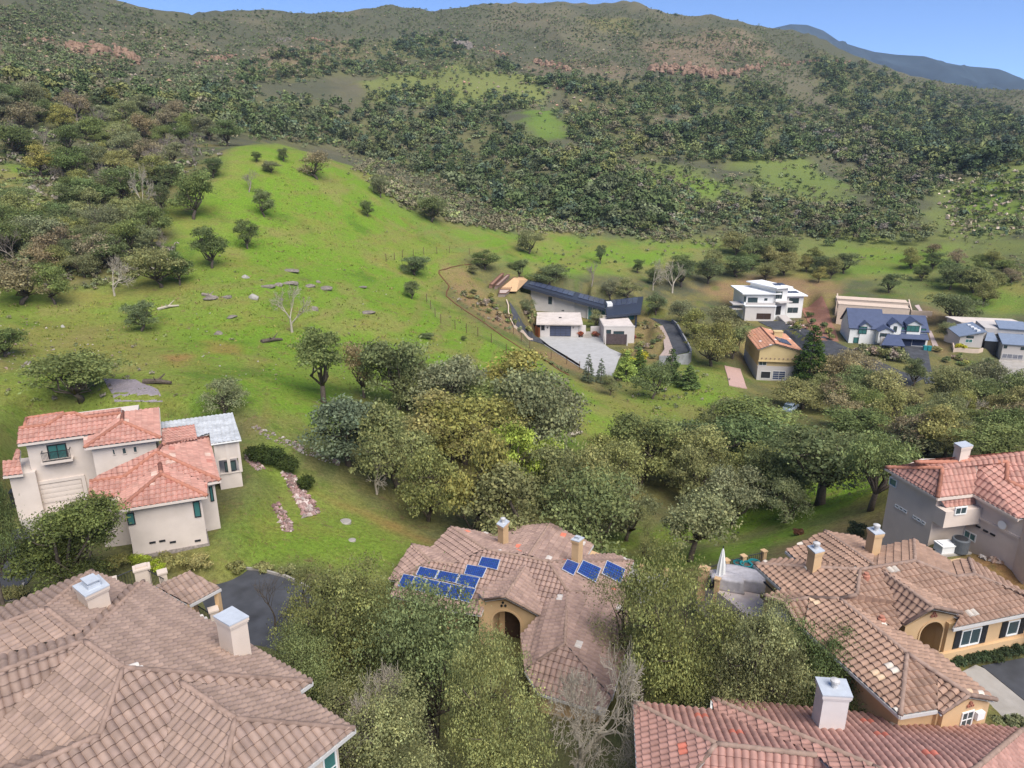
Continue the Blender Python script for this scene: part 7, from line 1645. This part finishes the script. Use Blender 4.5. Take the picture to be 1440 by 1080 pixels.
# ---- shrubs
def shrub(px, py, ph, pw, col, label, cat='shrub', name='shrub', group=None, z=None, seed=None, n=1400):
    g = Pz(px, py, z) if z is not None else G(px, py)
    d = g[1]*CP-(g[2]-CAMZ)*SP; w_ = pw*d/FPX; hh = max(.4, ph*d/FPX*.9)
    me = bush(seed or int(px*7+py), n=n, size=max(.06, .0028*d*.5), col=col, h=hh, w=w_); o = bpy.data.objects.new(name, me); COL.objects.link(o); o.location = g
    return set_props(o, label, cat, group)
def shrubs():
    for k, (x, y, ph, pw) in enumerate(((366,650,30,34), (385,655,34,38), (404,664,34,36), (431,687,24,26))):
        shrub(x, y, ph, pw, (.055,.085,.022), ['dark round bush nearest the patio room', 'second dark round bush in the row beside the patio room', 'third dark round bush above the long rubble strip', 'small separate dark bush right of the long rubble strip'][k], n=3200, name='round_bush')
    for k, (x, y, ph, pw, col) in enumerate(((165,800,24,46,'yolive'), (196,798,26,40,'bright'), (222,803,22,34,'bright'), (248,800,28,60,'yolive'), (282,801,26,44,'yolive'), (336,802,16,40,'olive'), (372,803,14,36,'olive'), (20,845,26,40,'yolive'), (405,806,14,30,'olive'))):
        shrub(x, y, ph, pw, col, ['yellowish shrub at the left end of the hedge below the stone footing', 'bright green low shrub left in the hedge below the stone footing', 'bright green low shrub beside the cream pillar', 'large golden shrub in the middle of the hedge below the stone footing', 'golden shrub at the right end of the hedge below the stone footing', 'low olive shrub above the turning circle kerb', 'low olive shrub at the top right of the turning circle', 'golden shrub inside the curved kerb at the left edge', 'low olive shrub at the end of the turning circle kerb'][k], n=2200)
    for k, x in enumerate((1345, 1362, 1379, 1396, 1413, 1430, 1448)):
        shrub(x, 937-(x-1345)*.20, 20, 26, (.05,.075,.038), 'grey-green clipped shrub in the hedge under the shuttered windows', name='hedge_shrub', group='hedge under the shuttered windows', z=33.5, n=1800)
    for k, x in enumerate((1398, 1416, 1434)): shrub(x, 1022, 20, 26, 'grey', 'green shrub on the concrete apron corner below the arched window gable', name='hedge_shrub', group='shrubs at the apron corner', z=33.5, n=1800)
    shrub(1330, 800, 8, 20, 'oak', 'low green plants below the equipment slab', z=33.9); shrub(1310, 775, 18, 24, (.05,.06,.03), 'dark bush') if 0 else None
    shrub(1205, 752, 20, 34, (.05,.07,.04), 'dark green bush on the brown slope between lawn and pink house', n=1600); shrub(1122, 752, 12, 18, (.13,.06,.04), 'reddish brown mound of cuttings on the lawn', n=900, name='brush_pile')
    for k, (x, y, ph, pw, c) in enumerate(((892,518,22,26,'lime'), (905,508,18,20,'lime'), (880,500,12,24,'yolive'), (903,490,14,22,'olive'), (815,474,10,11,'red'), (838,474,10,12,'red'), (755,458,8,14,'olive'), (742,470,16,10,'yolive'), (890,480,14,8,'red'), (778,432,14,14,'grey'))):
        shrub(x, y, ph, pw, c, ['bright lime shrub inside the driveway curve', 'second lime shrub beside the driveway verge', 'yellowish shrub below the right block of the modern house', 'olive shrub inside the top of the driveway curve', 'reddish shrub left of the courtyard steps', 'reddish shrub right of the courtyard steps', 'olive shrub by the curving path', 'narrow yellowish shrub beside the cedar gate', 'brown shrub along the right block of the modern house', 'grey shrub on the garage side of the modern house'][k], n=500)
    for k, (x, y) in enumerate(((748,497), (757,502), (765,507), (776,513), (786,519), (798,524))): shrub(x, y, 6, 9, 'grey', 'grey-green tuft in the row below the forecourt edge', name='tuft', group='tufts below the forecourt edge', n=200)
    for k, (x, y, c) in enumerate(((1138,447,'dark'), (1143,456,'dark'), (1158,462,'dark'), (1165,470,'olive'), (1168,478,'olive'))): shrub(x, y, 11, 11, c, 'small dark shrub beside the red brown track', group='shrubs beside the red brown track', n=300)
    for k, (x, y, c) in enumerate(((1350,492,'lime'), (1399,498,'lime'), (1318,495,'yolive'), (1330,510,'oak'), (1370,520,'olive'), (1390,512,'oak'), (1395,526,'oak'))): shrub(x, y, 11, 14, c, ['yellow shrub at the left front of the grey house', 'yellow shrub by the porch of the grey house', 'golden shrub right of the teal bins', 'green shrub on the red terrace left of the grey house', 'olive shrub on the grey house lawn', 'dark low shrub left of the striped garage drive', 'dark low shrub beside the pale drive'][k], n=350)
    for k, x in enumerate((1215, 1228, 1243, 1256, 1268)): shrub(x, 497+k*3, 18, 22, ['grey','twig','olive','twig','grey'][k], 'twiggy grey garden shrub before the farmhouse porch', group='shrubs before the farmhouse porch', n=500)
def garden_scatter():
    Z = [([(896,450),(925,455),(940,490),(935,505),(895,505)], 15, 'garden shrub on the bank between the right block and the curved driveway'), ([(735,432),(760,440),(766,465),(745,462)], 9, 'garden shrub between the path and the garage of the modern house'), ([(640,405),(700,420),(735,470),(700,452)], 20, 'brown garden shrub on the bare bank left of the path'), ([(1098,458),(1130,452),(1140,468),(1118,468)], 8, 'small shrub in the red bed before the white house'), ([(1195,490),(1265,494),(1268,515),(1215,503)], 14, 'garden shrub below the farmhouse beside the lane'), ([(1340,500),(1400,506),(1395,535),(1345,525)], 14, 'garden shrub on the grey house lawn')]
    for zi, (poly, n, lab) in enumerate(Z):
        for i, q in enumerate(scatter_px(poly, n, 800+zi, 4)):
            c = ['olive', 'oak', 'grey', 'yolive', 'brown', 'twig', 'dark'][(i*3+zi) % 7]; shrub(q[0], q[1], 6+(i*37 % 6), 8+(i*53 % 8), c, lab, group=lab.replace('shrub ', 'shrubs '), n=160)
# ---- rocks
def rockmesh(seed, sub=3, rough=.35, col=(.42,.36,.30)):
    rng = np.random.default_rng(seed); bm = bmesh.new(); bmesh.ops.create_icosphere(bm, subdivisions=sub, radius=1); o = rng.random(3)*50
    cuts = [(unit(rng.normal(size=3)), .55+.35*rng.random()) for _ in range(9)]
    for v in bm.verts:
        p = np.array(v.co); 
        for n_, d_ in cuts:
            t = p@n_
            if t > d_: p = p-n_*(t-d_)
        p *= 1+rough*.35*float(fbm(np.array([p[0]*1.7+o[0]]), np.array([p[1]*1.7+p[2]*1.3+o[1]]), seed, 3)[0]); v.co = p
    me = bpy.data.meshes.new('rock'); bm.to_mesh(me); bm.free(); return me
ROCKG = mottle('lichen grey rock', (.26,.225,.19), .4, 2.5, .95, .1, .8, 5); ROCKP = colmat('rubble', .95, .1, .25, 5); ROCKO = mottle('orange cliff rock', (.33,.215,.148), .35, .35, .95, .1, .9, .9, dirt=.35); ROCKW = mottle('pale boulder', (.42,.39,.35), .3, 2, .95, .1, .6, 6)
def rocks():
    for k, (x, y, pw, ph, lab) in enumerate(((357,419,17,15,'big pale boulder at the left end of the slope outcrop'), (377,403,22,7,'dark mossy rock next to the big pale boulder'), (392,401,14,6,'flat dark rock in the slope outcrop'), (408,399,24,7,'broad rock behind the white leafless tree'), (436,403,16,6,'dark rock right of the white leafless tree'), (457,406,24,7,'long low rock at the right end of the slope outcrop'), (447,397,9,6,'small upright rock above the long low rock'), (396,422,9,7,'small rock below the slope outcrop'), (443,436,10,12,'reddish rock under the white leafless tree branches'), (345,390,13,7,'pale oblong rock above the big pale boulder'), (296,419,24,6,'flat log-like rock left of the big boulder'), (318,418,18,6,'low rock pile left of the big boulder'), (326,446,18,5,'dark slab rock below the big boulder'), (306,470,14,9,'mossy mound rock in the middle of the slope'), (408,381,28,5,'flat dark rock high on the slope above the outcrop'), (40,512,14,8,'pale rock on the yellowish bank at left'), (88,460,7,7,'small white rock on the bank'), (110,522,12,8,'reddish rock on the bank'), (516,440,26,5,'broad flat rock right on the open slope'), (508,404,16,4,'low rock high on the open slope'), (1375,118,0,0,''))):
        if not pw: continue
        g = G(x, y); d = g[1]*CP-(g[2]-CAMZ)*SP; me = rockmesh(900+k, 3); me.materials.append(ROCKW if k in (0, 9, 16) else ROCKG); o = bpy.data.objects.new('boulder', me); COL.objects.link(o)
        o.location = g; o.scale = (pw*d/FPX/2, pw*d/FPX/2.6, ph*d/FPX/1.7); o.rotation_euler = (0, 0, (k*1.7) % .9-.4); set_props(o, lab, 'boulder', 'boulders on the green slope'); me.shade_smooth()
    def rubble(poly, n, s0, s1, cols, name, label, seed):
        rng = np.random.default_rng(seed); pts = scatter_px(poly, n, seed); g = Gs(pts[:, 0], pts[:, 1]); g = g[~np.isnan(g[:, 0])]; mb = MB()
        base = np.array([(1,0,0),(-.6,.8,0),(-.6,-.8,0),(.3,.4,.8),(-.2,-.3,.9),(.1,0,-.7)]); 
        from itertools import combinations
        hull = bmesh.new(); [hull.verts.new(v) for v in base]; bmesh.ops.convex_hull(hull, input=hull.verts[:]); hull.verts.index_update(); fs = [[v.index for v in f.verts] for f in hull.faces]; hull.free()
        for p in g:
            s = s0+(s1-s0)*rng.random()**2; a = rng.random()*6.28; V_ = base*(.7+.6*rng.random((6, 3)))*s; V_ = np.c_[V_[:, 0]*math.cos(a)-V_[:, 1]*math.sin(a), V_[:, 0]*math.sin(a)+V_[:, 1]*math.cos(a), V_[:, 2]*.8]+p+[0,0,s*.25]
            c = np.array(cols[int(rng.integers(len(cols)))])*(.7+.6*rng.random()); mb.add(V_, fs, tuple(c))
        o = mb.build(name, ROCKP, cols=True); return set_props(o, label, None, None, 'stuff')
    RP = [(.36,.24,.215), (.28,.17,.155), (.46,.38,.345), (.24,.17,.15)]
    rubble([(396,664),(412,668),(432,695),(450,722),(428,728),(415,700)], 420, .12, .38, RP, 'rubble_strip', 'long strip of pinkish rubble on the lawn', 1)
    rubble([(384,711),(393,709),(412,740),(410,749),(398,747)], 170, .1, .28, RP, 'rubble_strip', 'short strip of pinkish rubble on the lawn', 2)
    rubble([(345,638),(360,648),(374,660),(362,662),(345,648)], 120, .1, .26, RP, 'rubble_strip', 'rubble behind the round bushes', 3)
    rubble([(355,595),(382,608),(440,632),(480,650),(475,656),(430,640),(370,615),(352,602)], 150, .1, .28, [(.30,.27,.24), (.26,.2,.17)], 'rubble_strip', 'line of rocks between lawn and slope', 4)
    rubble([(1376,785),(1395,775),(1440,775),(1440,800),(1400,792)], 200, .12, .35, [(.40,.30,.24), (.30,.2,.15), (.45,.4,.36)], 'rubble_strip', 'rock bank below the pink house', 5)
    rubble([(0,455),(60,450),(110,470),(160,500),(100,530),(0,520)], 110, .08, .25, [(.38,.33,.29), (.30,.22,.17)], 'stones', 'scattered stones on the left bank', 6)
    rubble([(250,440),(420,380),(560,400),(700,480),(600,540),(430,540),(300,540)], 120, .06, .2, [(.34,.31,.26), (.22,.19,.15)], 'stones', 'scattered stones on the green slope', 7)
    rubble([(1100,455),(1125,452),(1135,462),(1125,466)], 60, .2, .5, [(.66,.6,.54), (.4,.2,.16)], 'stones', 'garden stones before the white house', 8)
    rubble([(1300,268),(1380,240),(1440,240),(1440,330),(1340,330)], 170, .3, 1.3, [(.55,.45,.34), (.46,.36,.27)], 'hill_rocks', 'pale rocks on the right-hand knoll', 9)
    rubble([(0,30),(240,40),(330,60),(480,70),(640,30),(820,25),(1060,60),(1100,110),(1000,115),(700,95),(480,100),(260,130),(0,100)], 1500, .4, 1.3, [(.36,.26,.17), (.30,.2,.13), (.38,.31,.23)], 'hill_rocks', 'scattered tan rocks over the upper hillside', 10)
    rubble([(640,115),(860,120),(1000,160),(960,200),(760,150)], 120, .5, 1.6, [(.50,.38,.30), (.45,.27,.19)], 'hill_rocks', 'tan rocks on the middle hillside', 11)
    # cliff bands: each band one outcrop of many blocks
    for k, (pts, hpx, n, lab, mt) in enumerate((([(97,66),(120,67),(150,74),(178,78),(197,90)], 15, 40, 'orange cliff band across the upper left hillside', ROCKO), ([(30,56),(60,57),(82,54)], 7, 14, 'small orange crag left of the upper left cliff', ROCKO), ([(915,100),(950,98),(985,102),(1005,108)], 15, 34, 'tall reddish cliff band on the right upper hillside', ROCKO), ([(1005,106),(1035,104),(1070,94)], 12, 26, 'cliff band continuing right of the tall reddish cliff', ROCKO), ([(1072,88),(1100,92),(1130,88),(1165,86),(1195,88)], 6, 26, 'thin reddish cliff strip along the right ridge', ROCKO), ([(748,88),(775,92),(800,98)], 10, 18, 'pinkish crag in the middle of the hillside', ROCKO), ([(640,62),(650,64),(662,66)], 13, 12, 'grey rock knob on the centre knoll', ROCKG), ([(795,118),(815,126),(825,132)], 8, 12, 'broken orange rocks below the centre cliff', ROCKO), ([(275,90),(300,86),(330,80)], 9, 16, 'orange rocks at the head of the left gully', ROCKO), ([(385,58),(410,56)], 6, 10, 'dark crag near the left saddle', ROCKG), ([(680,68),(700,74),(715,80)], 6, 12, 'small pink crag right of the grey rock knob', ROCKO), ([(430,55),(470,60)], 6, 12, 'tan crag on the upper hillside left of centre', ROCKO))):
        rng = np.random.default_rng(300+k); bm = bmesh.new(); base = None; arr = np.array(pts, float); tt = np.linspace(0, 1, len(pts))
        for i in range(int(n*2.6)):
            t = rng.random(); x = np.interp(t, tt, arr[:, 0]); y = np.interp(t, tt, arr[:, 1]); g = G(x+rng.normal()*2, y+rng.normal()*hpx*.2)
            if np.isnan(g).any(): continue
            base = g if base is None else base; d = np.linalg.norm(g-CAM); s = hpx*d/FPX; me = rockmesh(2000+k*50+i, 2, .6); M = Matrix.Translation(Vector(g-base+[0,0,s*.15*rng.random()])) @ Matrix.Rotation(rng.random()*6.28, 4, 'Z') @ Matrix.Diagonal((s*(.14+.34*rng.random()**2), s*(.14+.24*rng.random()), s*(.12+.34*rng.random()**1.5), 1))
            me.transform(M); bm.from_mesh(me); bpy.data.meshes.remove(me)
        me = bpy.data.meshes.new('cliff'); bm.to_mesh(me); bm.free(); me.materials.append(mt); o = bpy.data.objects.new('cliff', me); COL.objects.link(o); o.location = base; set_props(o, lab, 'cliff')
    for k, (x0, y0, x1, y1, r_, lab) in enumerate(((368,482,397,479,.28,'dark fallen log on the slope below the white leafless tree'), (203,539,241,541,.3,'long dark log near the grey gravel patch'), (222,436,252,431,.22,'pale forked fallen trunk at the thicket edge'), (1138,712,1110,700,.2,'fallen trunk near the gnarled oak'), (800,614,818,610,.35,'pale fallen limb at the grove edge'), (285,415,305,421,.25,'grey fallen log beside the low rock pile'))):
        a, b = G(x0, y0), G(x1, y1); m = MB(); mid = (a+b)/2+[0,0,.35]; m.tube([a+[0,0,r_*.6], mid, b+[0,0,r_*.8]], [r_*1.2, r_, r_*.6], 7); m.tube([mid, mid+(b-a)*.25+[0,.5,.8]], [r_*.5, r_*.2], 5); m.tube([mid, mid-(b-a)*.15+[.3,-.5,.6]], [r_*.4, r_*.15], 5)
        set_props(m.build('fallen_log', (BARK, BARK, PALEBARK, BARK, PALEBARK, GREYBARK)[k], loc=a), lab, 'log')
    for k, (x, y) in enumerate(((485,734), (495,760))):
        m = MB(); g = G(x, y); m.lathe(g-[0,0,.2], [(.55 if k == 0 else .32, 0), (.55 if k == 0 else .32, .26), (.42 if k == 0 else .22, .3)], 16); set_props(m.build('manhole_cover', CONC, loc=g), ['large round concrete cover on the lawn', 'small round concrete cover on the lawn'][k], 'cover')
def fences():
    r7 = lambda x, y: (600+x/9, 370+y/9)
    rows = [([(543,368),(566,362),(596,358),(632,356),(660,358)], 'wire fence along the top of the green slope near the flat dark oak'), ([(600,425),(612,446),(620,455),(640,463),(656,468),(672,473),(691,482),(712,497)], 'wire fence on the slope below the dark edging line'), ([(700,452),(722,470),(745,490),(775,505),(797,512),(815,520)], 'post fence along the outer edge of the forecourt')]
    for pts, lab in rows:
        g = Gs([p[0] for p in pts], [p[1] for p in pts]); q = []
        for a, b in zip(g[:-1], g[1:]):
            n = max(1, int(round(np.linalg.norm(b-a)/5))); q += [a+(b-a)*i/n for i in range(n)]
        q.append(g[-1]); t = thing('wire_fence', lab, 'fence', q[0])
        for e in q:
            e[2] = float(H(e[0], e[1])); m = MB(); m.tube([e-[0,0,.5], e+[0,0,1.9]], .07, 5); m.build('post', POSTM, t)
        m = MB()
        for a, b in zip(q[:-1], q[1:]):
            for z in (.4, .8, 1.2, 1.6): m.tube([a+[0,0,z], b+[0,0,z]], .012, 3, cap=False)
        m.build('wire', GREYBARK, t)
POSTM = mottle('rusty fence post', (.15,.09,.06), .3, 3, .9, .1)
def patio_right():
    c = lambda x, y: (970+x/7.713, 760+y/7.713); z = 33.0
    pt = sheet('patio', PP([c(90,390), c(200,320), c(560,300), c(760,330), c(760,620), c(850,680), c(850,850), c(650,850), c(480,700), c(300,560)], z), mottle('speckled paving', (.58,.53,.50), .22, 1.6, .85, .2, c2=(.33,.24,.21)), z=z, thick=2.6, label='stone patio left of the bay window house')
    railing('patio_railing', [Pz(*c(160,430),z), Pz(*c(385,345),z), Pz(*c(570,300),z), Pz(*c(790,245),z)], .85, 'railing with ochre pillars along the far edge of the umbrella patio')
    for k, (x, y) in enumerate(((290,545), (150,430))):
        m = MB(); q = Pz(*c(x, y), z); hw = (.15, .3)[k]; m.obox(q, (1,-.6), hw, hw*.8, z-1.5, z+.85); m.obox(q, (1,-.6), hw+.05, hw*.8+.05, z+.85, z+.95); set_props(m.build('patio_pillar', TANST, loc=q), ['short ochre pillar in front of the closed umbrella', 'wide ochre corner pillar left of the closed umbrella'][k], 'pillar')
    u = thing('patio_umbrella', 'closed white umbrella standing on the patio of the bay window house', 'umbrella', Pz(*c(322,480), z)); q = Pz(*c(322,480), z); CL = mottle('white canvas', (.78,.78,.76), .04, 3, .9, .1)
    m = MB(); n = 14; prof = [(.36,.55), (.30,.9), (.26,1.5), (.17,2.1), (.1,2.5), (.03,2.75)]; vs = []
    for r_, zz in prof:
        for i in range(n): t = i*2*math.pi/n; rr = r_*(1 if i % 2 else .68); vs.append((q[0]+rr*math.cos(t), q[1]+rr*math.sin(t), z+zz))
    m.add(vs, [[i*n+k_, i*n+(k_+1) % n, (i+1)*n+(k_+1) % n, (i+1)*n+k_] for i in range(len(prof)-1) for k_ in range(n)]); m.build('canopy', CL, u)
    m = MB(); m.tube([q, q+[0,0,2.9]], .035, 6); m.build('pole', DARK, u); m = MB(); m.lathe(q, [(.35,0),(.35,.08),(.08,.14),(.06,.4)], 14); m.build('base', DARK, u)
    for k, (x, y, s) in enumerate(((522,322,1), (600,345,1.12), (688,325,1.1), (705,520,1.2))):
        m = MB(); g = Pz(*c(x, y), z); m.lathe(g, [(.2*s,0),(.3*s,.25*s),(.34*s,.55*s),(.37*s,.56*s),(.37*s,.62*s),(.31*s,.62*s),(.29*s,.5*s)], 16); p_ = thing('planter', ['teal pot at the left of the patio railing row', 'largest teal pot in the middle of the patio railing row', 'teal pot next to the roof corner', 'teal pot standing alone against the patio wall'][k], 'plant pot', g); m.build('pot', TEAL, p_); m = MB(); m.lathe(g+[0,0,.5*s], [(.29*s,0),(.1,.03)], 12); m.build('soil', BARK, p_)
    for k, (x, y, L_, W_) in enumerate(((560,470,1.35,.75), (400,505,1.0,.5))):
        g = Pz(*c(x, y), z); me = bpy.data.meshes.new('cover'); bm = bmesh.new(); bmesh.ops.create_cube(bm, size=1); bmesh.ops.subdivide_edges(bm, edges=bm.edges[:], cuts=6, use_grid_fill=True); rng = np.random.default_rng(k)
        for v in bm.verts:
            p = v.co; k_ = 1+.10*(.5-p.z)+.03*math.sin(p.x*17)*(1 if p.z < .3 else .3); v.co = Vector((p.x*2*L_*k_, p.y*2*W_*k_, (p.z+.5)*.85+.04*math.sin(p.x*7+p.y*5)))
        bm.to_mesh(me); bm.free(); me.shade_smooth(); me.materials.append(mottle('grey furniture cover', (.50,.47,.48), .2, 4, .9, .1)); o = bpy.data.objects.new('covered_table', me); COL.objects.link(o); o.location = g; o.rotation_euler.z = -.35; set_props(o, ['large furniture set under a grey cover on the umbrella patio', 'smaller covered bench beside the closed umbrella'][k], 'furniture')
    m = MB(); g = Pz(*c(235,505), z); m.lathe(g, [(.25,0),(.32,.3),(.3,.6),(.1,.75)], 12); set_props(m.build('kettle_grill', DARK, loc=g), 'round black grill behind the short ochre pillar', 'grill')
    # patio steps and rail by the house
    sheet('lower_terrace', PP([c(480,700), c(640,850), c(840,850), c(820,950), c(600,900), c(430,780)], 31.8), mottle('rubble terrace', (.40,.30,.27), .3, 2, .95, .1, .5, 8), z=31.9, label='rough stony terrace below the umbrella patio')
def car():
    g = G(1111,577); z = g[2]; t = thing('parked_car', 'pale blue car parked under the trees in the right valley', 'car', g); t.rotation_euler.z = .9
    PAINT, nt, b = newmat('pale blue car paint', .25, .5); b.inputs['Base Color'].default_value = (.42,.50,.62,1)
    def lo(name, prof, half, mat, par=t):
        """a body lofted across its width from a side profile"""
        V, F = [], []; n = len(prof)
        for y, k in ((-half, .9), (-half*.93, 1), (half*.93, 1), (half, .9)):
            for x, zz in prof: V.append((x*(.98+.02*k), y, zz if k == 1 else zz*.96+.02))
        for i in range(3):
            for k in range(n): F.append([i*n+k, i*n+(k+1) % n, (i+1)*n+(k+1) % n, (i+1)*n+k])
        F += [list(range(n)), list(range(3*n, 4*n))[::-1]]; me = bpy.data.meshes.new(name); me.from_pydata(V, [], F); me.materials.append(mat); o = bpy.data.objects.new(name, me); COL.objects.link(o); o.parent = par; return o
    lo('body', [(-2.2,.35),(-2.25,.75),(-2.1,.95),(-1.3,1.0),(.9,.98),(1.9,.85),(2.2,.65),(2.2,.35)], .9, PAINT); lo('cabin', [(-1.7,.98),(-1.25,1.45),(.1,1.5),(.95,.98)], .76, GLASS); lo('roof_panel', [(-1.28,1.44),(-1.1,1.5),(.0,1.54),(.15,1.49)], .74, PAINT)
    for x in (-1.35, 1.35):
        for y in (-.85, .85):
            m = MB(); m.tube([(x, y-.1, .33), (x, y+.1, .33)], .33, 14); me = bpy.data.meshes.new('wheel'); me.from_pydata(m.v, [], m.f); me.materials.append(DARK); o = bpy.data.objects.new('wheel', me); COL.objects.link(o); o.parent = t
    for y in (-.6, .6):
        m = MB(); m.box((2.1, y-.2, .6), (2.23, y+.2, .75)); me = bpy.data.meshes.new('headlight'); me.from_pydata(m.v, [], m.f); me.materials.append(WHITE); o = bpy.data.objects.new('headlight', me); COL.objects.link(o); o.parent = t
def small_things():
    for k, (x, y, s) in enumerate(((25,706,1), (121,698,1))):
        g = Pz(x, y, 33.0); t = thing('wheelie_bin', ['black wheeled bin left of the double garage door', 'black wheeled bin right of the double garage door'][k], 'bin', g); m = MB(); m.obox(g, (1,.4), .36, .38, 32.6, 34.0); m.build('bin_body', DARK, t); m = MB(); m.obox(g, (1,.4), .39, .42, 34.0, 34.08); m.build('lid', DARK, t)
# ------------------------------------------------------------------ the air
def haze():
    m = bpy.data.materials.new('haze'); m.use_nodes = True; nt = m.node_tree; nt.nodes.clear()
    v = nt.nodes.new('ShaderNodeVolumePrincipled'); v.inputs['Color'].default_value = (.62,.76,1,1); v.inputs['Density'].default_value = .00010
    o_ = nt.nodes.new('ShaderNodeOutputMaterial'); nt.links.new(v.outputs[0], o_.inputs['Volume'])
    mb = MB(); mb.box((-4100,-4100,float(TZ.min())-1), (4100,4100,560)); o = mb.build('haze', m); set_props(o, 'thin blue haze in the distance', None, None, 'stuff')
build_mountain()
house_bl(); house_left(); house_center(); house_right(); house_br(); house_pink()
house_modern(); house_white(); house_orange(); house_navy(); house_grey()
roads(); shrubs(); garden_scatter(); rocks(); fences(); patio_right(); car(); small_things()
explicit_trees(); groves(); far_woods(); grass()
build_ground()
haze()
